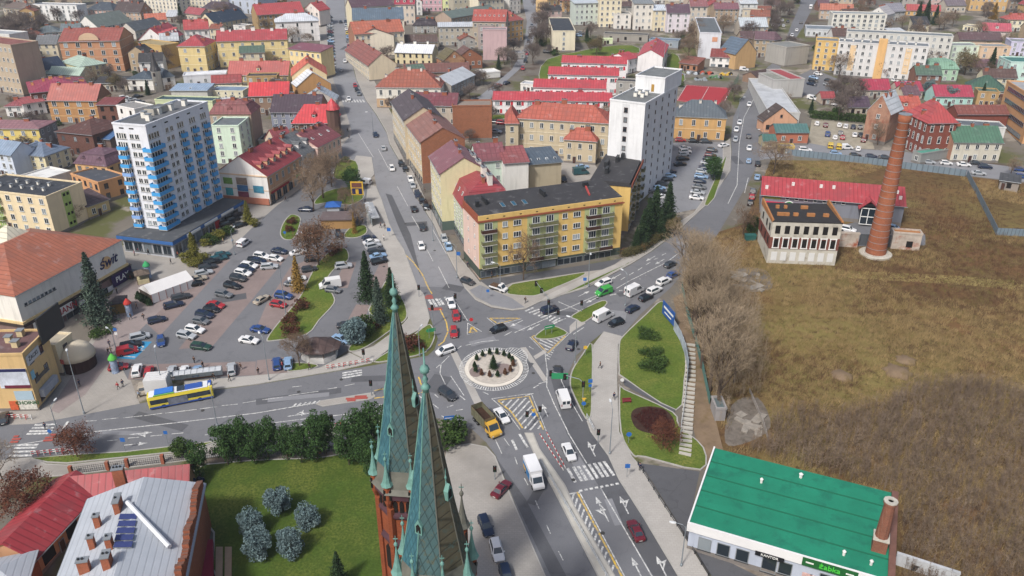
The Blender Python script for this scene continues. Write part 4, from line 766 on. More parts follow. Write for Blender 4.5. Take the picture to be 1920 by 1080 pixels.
for u in(.12,.3,.48,.66,.88):place(tw,'F',L*u,tw.h-.9,window_mesh(1.4,.35,'d'))
for u in(.25,.55):place(tw,'L',D*u,tw.h-.9,window_mesh(1.4,.35,'d'))
flush(tw);vents(tw,[(L*.28,D*.6),(L*.45,D*.5),(L*.62,D*.45),(L*.82,D*.4),(L*.2,D*.3)],1.2,1.6)
m=MB();m.box(L*.38,D*.5,tw.h,L*.6,D*.8,tw.h+1.7,stucco('a8a294'),roofm('63666a','flat'));m.build('penthouse',tw.root)
pd=bd('shop_building','low shop arcade with blue fascia at the foot of the tower',(322,452),(449,378),('a',218,446),5.0,1,'a9adb4','flat','4b4f54',faces='',o=.9,plinth=False,hold=True)
for k in range(int(pd.L/3)):place(pd,'F',2+3*k,2.1,window_mesh(2.6,2.6,'s'))
for k in range(int(pd.D/3)):place(pd,'L',pd.D-2-3*k,2.1,window_mesh(2.6,2.6,'s'))
flush(pd);FAS=M('fascia_blue','2f62a0',.1)
m=MB();m.box(-1,-1,4.2,pd.L+1,-.8,5.1,FAS);m.build('fascia',pd.root);m=MB();m.box(-1,-.8,4.2,-.8,pd.D+1,5.1,FAS);m.build('fascia',pd.root)
for k in range(3):panel(pd,'F',pd.L*(.25+.25*k),4.65,6,.7,FRAME,'sign_panel',off=1.02)
panel(pd,'F',pd.L*.62,2,2.2,2.8,M('door_red','b0222e',.1),'door',off=.1)
# yellow corner block of the main junction
YEL=stucco('d6ab34');LG=stucco('a6b06c');SHOP=stucco('3f4c42');BAL=M('balcony_olive','6a6a48',.25,.8);BALB=M('balcony_brown','45291f',.2)
yb=bd(A_,'yellow five storey corner block with black roof and shops',(897,417),(1168,380),('a',874,385),-524,5,YEL,'flat','38373a',faces='',side='d2b0a0',hold=True,o=.0,gf=SHOP,plinth=False)
L,D,h=yb.L,yb.D,yb.h;g0=h/5*.98;fh=(h-g0)/4
m=MB();m.box(-.3,-.35,h-.1,L+.3,-.05,h+.25,M('cornice_brick','8f4a30',.15));m.box(-.35,-.05,h-.1,-.05,D+.3,h+.25,MATS['cornice_brick']);m.build('cornice',yb.root)
m=MB();m.box(0,0,h+.26,L,.3,h+1.5,YEL);m.box(0,.3,h+.3,.3,D,h+1.5,MATS['cornice_brick']);m.build('parapet',yb.root)
m=MB();m.rings([[(x,y,z) for y,z in((.3,h+.3),(D,h+.3),(D,h+2.6),(.3,h+1.45))] for x in(.3,L)],roofm('38373a','flat'));m.build('roof_deck',yb.root,fix=True)
for u in(.065,.385,.48,.785,.88):
 m=MB();m.box(L*u-2.4,-.04,g0,L*u+2.4,0,h-.3,LG);m.build('green_bay',yb.root)
 for i in range(4):
  z=g0+fh*i;place(yb,'F',L*u,z+fh*.55,window_mesh(2.1,1.9),off=.05)
  rr=random.Random(i*7+int(u*100));balcony(yb,'F',L*u,z+.15,3.9,1.1,rr.choice((BAL,BAL,BAL,BALB)),.95)
for u,w in((.175,1.4),(.257,2.1),(.585,1.4),(.67,2.1)):
 for i in range(4):place(yb,'F',L*u,g0+fh*(i+.55),window_mesh(w,1.5))
for u,w in((.06,4.2),(.165,3.4),(.255,3.4),(.37,4),(.475,4),(.585,3.6),(.675,3.6),(.775,3.6),(.885,3.6)):place(yb,'F',L*u,g0*.45,window_mesh(w,g0*.6,'s'),off=.1)
for i in range(4):
 for u in(.35,.75):place(yb,'L',D*u,g0+fh*(i+.5),window_mesh(.7,.9))
for k in range(9):place(yb,'F',L*(.06+.11*k),h+.75,window_mesh(.55,.25,'d'))
flush(yb)
for k in range(3):
 m=MB();m.box(-.5,-1.2,0,.5,1.2,.15,GREYM);m.box(-.4,-1.1,.15,.4,1.1,.17,M('skylight_glass','2c5a70',.2,rough=.15));q=m.build('skylight',yb.root);q.location=(L*(.20+.075*k),D*.35,h+1.95);q.rotation_euler=(.11,0,0)
for x,y,w,dd in((.1,.6,.5,3.5),(.50,.6,.5,3.2),(.03,.45,.9,.9),(.82,.75,1.4,.8)):
 m=MB();m.box(L*x,D*y-dd/2,h+.5,L*x+w,D*y+dd/2,h+3.4,DARKM);m.build('chimney',yb.root)
m=MB();m.box(-.2,-.15,0,.2,5,.5,M('roof_strip_red','a8403c',.1));q=m.build('fire_wall',yb.root);q.location=(L*.8,D*.3,h+1.7);q.rotation_euler=(.11,0,-.25)
_a,_b=Hz(1169,381,yb.z),Hz(1206,300,yb.z);_c=_a.lerp(_b,.34)
yw=bd(A_,'rear yellow wing with black roof along the spruces',pix(_c),(1206,300),11.5,yb.z-gz(_c.x,_c.y),5,YEL,'flat','38373a',faces='',hold=True,o=.2,side=YEL)
L,D,h=yw.L,yw.D,yw.h;fh=h/5
for k in range(int(L/3.2)):
 u=1.8+3.2*k
 for i in range(5):
  place(yw,'F',u,fh*(i+.55),window_mesh(1.5,1.5))
  if k%3==1 and i:balcony(yw,'F',u,fh*i+.1,3,1.1,BAL,.95)
flush(yw);m=MB();m.box(0,-.4,h-.3,L,-.2,h+.9,MATS['cornice_brick']);m.build('cornice',yw.root)
m=MB();m.box(.3,.3,h+.31,L,D,h+1.0,roofm('38373a','flat'));m.build('roof_deck',yw.root)
for x,y,w,dd in((.3,.7,3,.8),(.55,.8,4,1.0),(.75,.6,3,.8),(.92,.5,5,1)):
 m=MB();m.box(L*x-w/2,D*y-dd/2,h+.9,L*x+w/2,D*y+dd/2,h+2.6,DARKM);m.build('chimney',yw.root)
gb=bd(A_,'pale green street block with red mansard and white chimneys',(826,327),(872,395),13,-392,5,'b3bd96','m','9c2f38',6,'F',sky_=8,sp=2.6,gf='4c6058',shop='F',rt='seam',wh=1.7,side='d2b0a0')
for i in range(5):chimney(gb,gb.L*(.1+.19*i),gb.D*.6,2.2,1.2,2.6,stucco('d4ccc2'))
bd(A_,'pale yellow street block with mauve roof beside the green one',(806,292),(826,326),13,17,5,'cfc48e','gx','87525a',4,'F',sp=2.6,gf='4c6058',shop='F',rt='seam')
# white windowless tower by the car park
wt=bd('office_tower','white high block with one column of dark windows',(1144,188),(1210,196),(1233,158),-368,11,'d6d8da','par','6e7272',faces='',hold=True,plinth=False,side='c9cbce')
L,D,h=wt.L,wt.D,wt.h
for i in range(10):place(wt,'F',L*.47,h*(i+.6)/10.4,window_mesh(1.2,1.5,'b'))
m=MB();m.box(L*.47-1.1,-.02,1,L*.47+1.1,-.003,h-.5,stucco('c3c5c8'));m.build('window_strip',wt.root)
for i in range(11):
 for j in range(5):place(wt,'R',D*(j+.6)/5,h*(i+.5)/11,window_mesh(.7,1.1,'b'))
flush(wt);m=MB();x0,y0=L*.14,D*.55;m.box(x0,y0,h,L,D+3,h+4.6,wt.wm,roofm('6e7272','flat'))
for q in((x0-.1,y0-.1,L+.1,y0+.2),(x0-.1,D+2.8,L+.1,D+3.1),(x0-.1,y0+.2,x0+.2,D+2.8),(L-.2,y0+.2,L+.1,D+2.8)):m.box(q[0],q[1],h+4.55,q[2],q[3],h+5,wt.wm)
m.build('penthouse',wt.root);m=MB();m.box(L*.62,y0-.1,h+.4,L*.7,y0,h+2.6,M('door_ochre','a8822c',.1));m.build('door',wt.root)
vents(wt,[(L*.42,D*.3),(L*.42,D*.42),(L*.62,D*.3),(L*.62,D*.42)],1.0,1.2)
m=MB();m.tube([(L*.5,D+.5,h+4.6),(L*.5,D+.5,h+22)],.12,GREYM,6,.04);m.build('antenna_mast',wt.root)
# shopping hall with orange roof
OR=roofm('a85a38','seam');hl=bd('shopping_hall','white shopping hall with orange hipped roof and dark script lettering',(28,556),(227,451),(73,422),12,1,'d8d4cb','h',OR,5.5,'',hold=True,plinth=False,o=.25,ins=.9)
L,D,h=hl.L,hl.D,hl.h
m=MB();m.prism([(-.08,-.08),(L+.08,-.08),(L+.08,D),(-.08,D)],-4,4.6,stucco('7f625c'));m.prism([(-.5,-.5),(L+.5,-.5),(L+.5,D),(-.5,D)],4.6,5.2,M('soffit_dark','3d322f',.1));m.prism([(-.3,-.3),(L+.3,-.3),(L+.3,D),(-.3,D)],5.21,5.8,stucco('d3b36c'));m.build('canopy',hl.root)
for k in range(int(L/5)):place(hl,'F',3+5*k,1.6,window_mesh(4,2.4,'s'),off=.1)
for k in range(8):place(hl,'F',L*(.06+.035*k),9.2,window_mesh(.8,.7,'d' if 0 else 's'))
flush(hl);NAVY=M('lettering_navy','1d2050',.05);PURP=M('sign_purple','2c1650',.08);RED=M('lettering_red','a81c2c',.05)
m=MB();m.lathe([(1.6,0),(1.6,.08)],stucco('d8a860'),20);q=m.build('logo_disc',hl.root);q.location=(L*.81,-.02,8.6);q.rotation_euler=(pi/2,0,0);text('świt',hl.root,(L*.82,-.16,8.7),3.4,NAVY,shear=.35)
panel(hl,'F',L*.91,3.4,7,3,PURP,'sign_panel',off=.55,txt='PLAY',ts=2.0);panel(hl,'F',L*.27,3.5,14,2.2,FRAME,'sign_panel',off=.55,txt='ROSSMANN',tm=RED,ts=2.1)
pk=panel(hl,'F',L*.505,3.4,6.5,3,M('sign_black','15161c',.08),'sign_panel',off=.55);m=MB();m.box(-1.4,-.14,-.9,1.0,-.09,.1,FRAME);m.build('emblem',pk)
for u,w in((.56,3.4),(.62,3),(.86,7)):panel(hl,'F',L*u,1.6,w,2.2,M('poster_white','c9c9cc',.1,2),'poster',off=.3)
m=MB();m.rings([[(x*6.5,y*5.5,-1.5) for x,y in((-1,-1),(1,-1),(1,1),(-1,1))],[(0,y*.3,3.2) for y in(-1,-1,1,1)]],M('skylight_cream','cfcab4',.1,kind='seam',size=1.2));q=m.build('roof_lantern',hl.root,fix=True);q.location=hl.root.matrix_basis.inverted()@Hz(18,446,hl.z+3.6)
# yellow shop building, bottom left
ys=bd('shop_building','yellow three storey shop building with adverts and mauve flat roof',(-60,668),(42,666),(97,620),-772,3,'cda65a','par','6d4b4a',faces='',hold=True)
L,D,h=ys.L,ys.D,ys.h
for u in(.22,.62):
 for i in range(3):place(ys,'R',D*u,h*(i+.5)/3,window_mesh(1.4,1.7,'b'))
flush(ys)
pa=panel(ys,'F',L*.70,h*.60,L*.56,h*.34,M('poster_room','c3cad6',.35,.35,.5),'billboard',off=.08);m=MB();m.box(-L*.28,-.14,h*.12,L*.28,-.09,h*.17,NAVY);m.build('banner_strip',pa);m=MB();m.box(-L*.2,-.14,-h*.17,L*.28,-.09,-h*.12,M('strip_crimson','6a2038',.2));m.build('banner_strip',pa)
panel(ys,'F',L*.80,h*.29,L*.34,h*.16,M('poster_sky','9fb6c4',.08),'billboard');pc=panel(ys,'F',L*.82,h*.12,L*.33,h*.17,M('banner_mixed','ccc9bf',.3,1.6),'banner');text('CHOINKI',pc,(0,-.1,h*.035),h*.085,M('lettering_green','1e5a2c',.1));panel(ys,'F',L*.55,h*.11,L*.15,h*.16,M('banner_orange','cc5a2c',.3,1.2),'banner')
panel(ys,'R',D*.3,h*.86,D*.5,h*.16,M('sign_silver','b9bcbf',.12,1),'sign_panel',txt='ŻACKI',tm=M('lettering_grey','55575a',.1),ts=h*.09);panel(ys,'R',D*.12,h*.6,D*.12,h*.14,M('sign_sky','7fb6cc',.2,2),'sign_panel')
panel(ys,'R',D*.4,h*.47,D*.5,.8,M('sign_band','5f5a55',.3,2),'shop_fascia');q=panel(ys,'R',D*.45,h*.24,D*.6,1.6,M('awning_grey','9aa0aa',.2),'awning',th=.9)
for i in(1,2):balcony(ys,'R',D*.8,h*i/3+.2,3.2,1.0,M('balcony_wood','5d3d2c',.2),.9)
vents(ys,[(L*.5,D*.55),(L*.72,D*.35),(L*.6,D*.8)],1.1,1.2,'c9b37c')
m=MB();m.box(0,-.15,0,7.5,.15,5.6,DARKM);bb=thing('billboard','big black billboard back on the roof of the yellow shop building','billboard',tuple(ys.root.matrix_basis@Vector((L+.6,D*.62,h-1.2))),ys.root.rotation_euler.z+pi/2-.1)
m.build('board',bb)
for k in range(4):
 m=MB();m.tube([(1+1.8*k,.1,.2),(1+1.8*k,1.2,-.2)],.07,GREYM);m.build('strut',bb)
ca=bd('shop_building','cream annex between yellow shop building and domed pavilion',(104,650),(134,627),7,7,2,'d2c19a','par','a89c84',faces='F',st='b')
pv=thing('pavilion','cream half dome pavilion with brown glazed front','pavilion',G(150,686),-.5);m=MB();m.lathe([(3.4,-1),(3.4,2.6)],M('pavilion_wood','3c2320',.15),16);m.build('glazed_wall',pv);m=MB();m.lathe([(3.7,2.6),(3.5,3.5),(2.9,4.6),(1.8,5.4),(.05,5.8)],M('dome_cream','cdbfa6',.06,.5),16);m.build('dome',pv,True);m=MB();m.box(-1.1,-3.85,2.7,1.1,-3.6,3.6,M('sign_salmon','b5564a',.15,2));m.build('sign_panel',pv)
# ruin, red roofed shop, chimney
rn=bd('ruin','roofless looking white and brick ruin with empty black windows',(1449,416),(1580,420),('a',1425,381),-493,3,M('plaster_dirty','bdb8ab',.12,.4,kind='stain',c2='948e82'),'flat',M('roof_felt_black','2f2d2d',.25,.5),faces='',hold=True,o=.05,plinth=False)
L,D,h=rn.L,rn.D,rn.h;m=MB();RB=M('brick_wall_wine','77392c',.15,kind='brick')
m.prism([(-.06,-.06),(L+.06,-.06),(L+.06,D+.06),(-.06,D+.06)],h*.36,h*.64,RB);m.build('brick_band',rn.root)
for k in range(7):
 u=L*(.09+.137*k);place(rn,'F',u,h*.82,window_mesh(1.25,2.2,'d'),off=.02);place(rn,'F',u,h*.5,window_mesh(1.2,2.2,'d'),off=.09);m=MB()
 for q in((-.85,-1.2,-.6,1.4),(.6,-1.2,.85,1.4),(-.95,1.4,.95,1.65),(-.95,-1.45,.95,-1.2)):m.box(q[0],-.12,q[1],q[2],0,q[3],FRAME)
 WM.setdefault('surround',m.mesh('window_surround'));place(rn,'F',u,h*.5,WM['surround'],'window_surround',off=.07)
 m=MB();m.box(-.75,-.06,-1.2,.75,0,1.2,M('board_white','cfcfcd',.06));WM.setdefault('boarded',m.mesh('boarded_window'));place(rn,'F',u,h*.18,WM['boarded'],'boarded_window',off=.01)
for k in(.25,.6,.85):
 for z in(.5,.82):place(rn,'L',D*k,h*z,window_mesh(1.0,1.9,'d'),off=.09)
flush(rn);m=MB()
for x in(-.15,L-.3):m.rings([[(xx,y,z) for y,z in((0,h-.1),(D,h-.1),(D,h+1.6),(0,h+.7))] for xx in(x,x+.45)],M('brick_edge','a8703c',.2)) if x<0 else None
m.build('gable_coping',rn.root,fix=True);m=MB();m.rings([[(xx,y,z) for y,z in((0,h-.1),(D,h-.1),(D,h+1.6),(0,h+.7))] for xx in(L-.3,L+.15)],MATS['brick_edge']);m.build('gable_coping',rn.root,fix=True)
for x,y,w in((.16,.3,1.8),(.25,.3,1.2),(.38,.3,1.2),(.6,.3,2),(.82,.3,1.4),(.18,.7,.9),(.3,.7,.8),(.58,.7,1.8)):m=MB();m.box(L*x-w/2,D*y-.35,h+.25,L*x+w/2,D*y+.35,h+1.1,MATS['brick_edge']);m.build('chimney',rn.root)
sh=bd('shop_building','long grey shop with red metal roof beside the field',(1429,363),(1697,385),13,6,1,'757985','gx','ad2c36',3.2,'',hold=True,o=.7,rt='seam',side='757985')
L,D,h=sh.L,sh.D,sh.h
for k in range(8):place(sh,'F',L*(.12+.066*k),h-.9,window_mesh(1.1,.8))
flush(sh);aw=panel(sh,'F',L*.19,h*.52,L*.34,1.5,M('awning_pink','c41848',.08),'awning',th=1.3);m=MB();m.lathe([(1.5,0),(1.5,.1)],FRAME,20);q=m.build('round_sign',sh.root);q.location=(L*.2,-1.5,h*.58);q.rotation_euler=(pi/2,0,0);m=MB();m.lathe([(1.25,0),(1.25,.12)],M('sign_leaf','2f8a3e',.2,2),20);m.build('sign_face',q)
panel(sh,'F',L*.08,h*.85,L*.12,.8,M('sign_yellowgreen','7a8a2c',.4,3),'sign_panel');m=MB();m.box(-1.9,-2.2,0,1.9,0,4.8,GLASS)
for q in((-2,-2.3,-1.8),(-.1,-2.3,.1),(1.8,-2.3,2)):m.box(q[0],q[1],0,q[2],-2.15,5,FRAME)
for z in(0,2.3,4.8):m.box(-2,-2.32,z,2,-2.15,z+.2,FRAME)
q=m.build('glazed_entrance',sh.root);q.location=(L*.755,0,0);m=MB();m.rings([[(x,y,z) for x,z in((-2.8,4.6),(0,7.2),(2.8,4.6),(2.8,4.85),(0,7.45),(-2.8,4.85))] for y in(-2.8,3.5)],roofm('ad2c36','seam'));q=m.build('porch_roof',sh.root,fix=True);q.location=(L*.755,0,0)
vents(sh,[],1);
for u,v_ in((.03,.15),(.22,.3),(.42,.3),(.51,.3),(.95,.3),(.97,.15)):m=MB();z=roof_z(sh,0,D*v_);m.box(L*u-.4,D*v_-.3,z-.3,L*u+.4,D*v_+.3,z+1,stucco('d4cfca'));m.build('chimney',sh.root)
CH=M('brick_stack','98532f',.3,.3,kind='brick',size=1.4);q=G(1641,476);hh=next(k*.25 for k in range(80,240) if pix((q.x,q.y,q.z+k*.25))[1]<216)
ck=thing('factory_chimney','tall round orange brick factory chimney with iron hoops','chimney',q);m=MB();m.lathe([(2.6,-2),(2.6,1),(2.2,hh*.3),(1.75,hh*.65),(1.35,hh-2),(1.55,hh-1.6),(1.55,hh),(1.3,hh),(1.3,hh-1)],CH,24);m.build('shaft',ck,True);m=MB();m.lathe([(4.2,-2),(4.2,.35),(3.9,.5)],M('plinth_stone','b5b0a4',.2,.8),24);m.build('plinth',ck)
for k in range(20):
 z=2+(hh-4)*k/19;r=2.6-(2.6-1.35)*(z/(hh-2))**.95+.02;m=MB();m.lathe([(r-.05,z),(r+.05,z),(r+.05,z+.14),(r-.05,z+.14)],GREYM,24);m.build('iron_hoop',ck)
m=MB();m.lathe([(1.6,hh),(1.6,hh+.15),(1.0,hh+.16)],GREYM,20);m.build('cap_ring',ck)
rr=bd('ruin','fragment of ruined wall with arched hole beside the chimney',(1676,437),(1730,441),3,-466,1,M('plaster_ruin','b3a79a',.25,.5,kind='stain',c2='9a4e30'),'par',MATS['brick_edge'],faces='',hold=True,plinth=False);place(rr,'F',rr.L*.62,1.6,window_mesh(1.6,1.8,'d'));flush(rr)
bd('wall','plaster yard wall with faint blue graffiti beside the ruin',(1574,438),(1612,440),.6,-462,1,MATS['plaster_ruin'],'par','8a7a68',faces='',plinth=False);bd('gate','grey sheet metal gate behind the factory chimney',(1614,441),(1675,444),.3,-460,1,'4d5258','flat','4d5258',faces='',plinth=False,o=.02)
# green roofed shop, bottom right
GR=M('roof_green','0c7c5e',.14,.25,.6,'stain',c2='0d6650');gs=bd('shop_building','pale blue shop with big green roof at the bottom right',(1294,981),(1672,1091),('a',1341,850),5.2,1,'a9b3c6','pf',GR,.8,'',hold=True,o=.1)
L,D,h=gs.L,gs.D,gs.h;WF=M('fascia_white','d9d9d9',.05,.3);m=MB();m.box(-.35,-.4,h-1.3,L+.35,-.1,h+.35,WF);m.build('fascia',gs.root)
m=MB();m.rings([[(x,y,z) for y,z in((-.1,h-1),(D,h-.4),(D,h+1.4),(-.1,h+.34))] for x in(-.35,-.1)],WF);m.build('fascia',gs.root,fix=True);m=MB();m.rings([[(x,y,z) for y,z in((-.1,h-1),(D,h-.4),(D,h+1.6),(-.1,h+.5))] for x in(L-.6,L+.35)],M('coping_rust','6f4d42',.2));m.build('fascia',gs.root,fix=True)
for k in range(4):m=MB();m.box(-.02,0,0,L+.02,.25,.06,M('roof_green_dark','0a6348',.1));q=m.build('roof_seam',gs.root);q.location=(0,D*(.2+.2*k),h+.22+.8*(.2+.2*k));q.rotation_euler=(.04,0,0)
for u in(.09,.19,.29,.51):place(gs,'F',L*u,1.9,window_mesh(2.0,2.4,'s'))
for u in(.43,.715):place(gs,'F',L*u,1.6,window_mesh(2.2,3,'s'))
flush(gs);panel(gs,'F',L*.425,h-1.55,4.2,.8,M('sign_black','15161c',.08),'sign_panel',off=.42,txt='KANTOR',ts=.62);sg=panel(gs,'F',L*.715,h-.5,7.6,1.5,M('sign_darkgreen','0f5a26',.08),'sign_panel',off=.42,txt='żabka',tm=M('lettering_lime','37c22c',.05),ts=1.25)
for sx in(-3.3,2.2):m=MB();m.box(sx,-.12,-.1,sx+1.1,-.08,.15,FRAME);m.build('lettering_band',sg)
panel(gs,'F',L*.62,1.7,1.4,1.2,M('poster_pink','c9a49e',.25,3),'poster');panel(gs,'F',L*.655,1.7,1.2,1.2,M('poster_pink2','d0b8b4',.25,3),'poster');panel(gs,'F',L*.87,h-1.7,3.2,1.4,M('poster_white','c9c9cc',.1,2),'poster',off=.42)
bc=thing('brick_chimney','short old brick chimney standing on the green roof','chimney',tuple(gs.root.matrix_basis@Vector((L*.93,D*.30,h+.2))),gs.root.rotation_euler.z);OB=M('brick_old','7c4630',.3,.6,kind='brick',c2='a89a8a');m=MB();m.box(-1.0,-1.0,0,1.0,1.0,2.4,OB);m.box(-1.1,-1.1,2.4,1.1,1.1,2.7,M('plinth_stone','b5b0a4'));m.build('base',bc);m=MB();m.lathe([(.95,2.7),(.85,6),(.78,8.5),(.95,8.7),(.95,9.1)],OB,10);m.build('shaft',bc);m=MB();m.lathe([(.98,9.1),(.98,9.3),(.4,9.3),(.4,8.8)],MATS['plinth_stone'],10);m.build('cap',bc)
for u,v_,r in((.5,.9,.25),(.77,.12,.2),(.9,.1,.2),(.96,.5,.25),(.3,.7,.2)):m=MB();m.lathe([(r,-.2),(r,.5),(r*1.5,.55),(.1,.8)],stucco('d4d2cc'),8,(L*u,D*v_,h+.4+.8*v_));m.build('roof_vent',gs.root)
ya=bd('wall','grey concrete yard wall with bins right of the green shop',(1682,1040),(1800,1078),.4,2,1,'b0b4b8','flat','b8bcc0',faces='',o=.05,plinth=False)
# parish house and red roofed outbuilding, bottom left
RT=roofm('a3202c','seam');BRK=M('brick_parish','9c5230',.2,.4,kind='brick')
bd('outbuilding','long red roofed outbuilding wing behind the parish house',(130,930),(352,906),('a',118,899),3.4,1,'b9814c','gx',RT,2.0,'',o=.6);bd('outbuilding','diagonal red roofed garage wing left of the parish house',(62,1046),(190,910),8.5,4,1,'b9814c','gx',RT,2.2,'F',o=.6,ww=2.6,wh=2.6,sp=4,st='d')
ph=bd('parish_house','brick parish house under pale standing seam metal roof',(84,1160),(338,1120),(343,914),10,2,BRK,'gy',M('roof_zinc','a6acb4',.07,.4,.55,'seamsoft',size=.9),2.6,'',o=.5,hold=True,side=BRK,ch=-1);flush(ph);L,D,h=ph.L,ph.D,ph.h
def at_roof(px,py,z=1.5):p=ph.root.matrix_basis.inverted()@Hz(px,py,ph.z+z);return p.x,p.y
for px,py,w,d in((184,984,.8,.8),(174,1025,.8,.8),(160,1070,1.4,.9),(225,960,.8,2.2),(210,1035,.8,1.1),(206,1070,1,1.6),(225,897,1.6,1)):x,y=at_roof(px,py);chimney(ph,x,y,w,d,2.2,BRK)
for k in range(5):
 x,y=at_roof(244-2.2*k,982+13.5*k);m=MB();m.box(-1.15,-.55,0,1.15,.55,.08,M('solar_panel','3c4678',.06,rough=.25));m.box(-1.2,-.6,-.06,1.2,.6,0,GREYM);q=m.build('solar_panel',ph.root);q.location=(x,y,roof_z(ph,x,y)+.4);q.rotation_euler=(0,0.18,.0)
m=MB()
rs=random.Random(5)
for k in range(34):y=D*(1-.028*k)-.4;z=h+.3+1.4*(1-abs((k%12)-6)/6)+rs.uniform(-.2,.3);m.box(L-.7,y-.45,h-.6,L+.2,y,z+.8,BRK,M('brick_cap','6e4a3c',.3))
m.build('stepped_gable',ph.root);m=MB();m.tube([Vector((*at_roof(243,958),h+3.2)),Vector((*at_roof(318,1026),h+1.6))],.35,M('ridge_white','c9ccd0',.05),8);m.build('ridge_roll',ph.root)
bd('outbuilding','pale metal roofed brick annex in the bottom left corner',(-60,1130),(45,1108),('a',-60,1062),5,1,BRK,'h',MATS['roof_zinc'],1.6,'',o=.4)
bg=MB();rs=random.Random(6)
for k in range(26):r=rs.uniform(.4,.65);bg.lathe([(.1,-.1),(r,.2),(r*.8,r*1.1),(.1,r*1.5)],M('bag_navy','1c2744',.3,2,.35),7,(rs.uniform(-1.1,1.1),rs.uniform(-2.2,2.2),rs.choice((0,0,.5))),rs.uniform(0,3))
q=bg.build('rubbish_bags',smooth=True);q.location=G(364,918);tag(q,'pile of dark blue rubbish bags at the red wing end','rubbish bags',kind='stuff')
rp=thing('terrace','crimson carpeted terrace with paved strips beside the parish house','terrace',G(385,1050));m=MB();q=lambda px,py,z:tuple(G(px,py,z)-rp.location)
m.prism([q(366,1022,0)[:2],q(366,1130,0)[:2],q(402,1130,0)[:2],q(401,1020,0)[:2]],-.4,1.2,M('carpet_crimson','8c1638',.06));m.build('carpet',rp,fix=True)
for a in(405,422):m=MB();m.prism([q(a,992,0)[:2],q(a,1130,0)[:2],q(a+13,1130,0)[:2],q(a+13,990,0)[:2]],-.4,.3,M('paving_tan','a08a72',.12,1,kind='plank'));m.build('paved_strip',rp,fix=True)
# church towers
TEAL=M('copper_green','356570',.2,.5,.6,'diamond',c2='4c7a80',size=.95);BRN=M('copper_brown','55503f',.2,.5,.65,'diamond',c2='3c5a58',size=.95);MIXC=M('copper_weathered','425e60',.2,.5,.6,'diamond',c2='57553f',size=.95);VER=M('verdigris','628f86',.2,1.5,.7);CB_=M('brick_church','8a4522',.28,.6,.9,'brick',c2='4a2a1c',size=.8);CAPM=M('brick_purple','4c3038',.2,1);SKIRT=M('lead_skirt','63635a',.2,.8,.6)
church=thing('church','brick church with twin green copper spires and corner turrets','church',(-10,70,gz(-10,70)))
def pinnacle(x,y,z,s=1.0,dark=False):
 P=Vector((x,y,z))-church.location;c=(P.x,P.y,P.z);m=MB();m.lathe([(.3*s,-2.6*s),(.62*s,-1.6*s),(.62*s,1.5*s),(.72*s,1.6*s),(.72*s,1.8*s)],CB_,8,c)
 t=m.build('turret',church);m=MB();m.lathe([(1.0*s,1.8*s),(.7*s,2.4*s),(.42*s,3.6*s),(.2*s,5.0*s),(.1*s,6.0*s),(.1*s,6.3*s),(.24*s,6.5*s),(.28*s,6.7*s),(.2*s,6.95*s),(.06*s,7.1*s),(.05*s,8.1*s),(.02,8.2*s)],SKIRT if dark else VER,8,c)
 m.box(c[0]-.3*s,c[1]-.04,c[2]+7.6*s,c[0]+.3*s,c[1]+.04,c[2]+7.7*s,VER);m.build('turret_spire',t)
 for k in range(4):a=pi/4+k*pi/2;m=MB();m.box(c[0]+.62*s*cos(a)-.12,c[1]+.62*s*sin(a)-.12,c[2]-.9*s,c[0]+.62*s*cos(a)+.12,c[1]+.62*s*sin(a)+.12,c[2]+1.0*s,HOLE);m.build('slit',t)
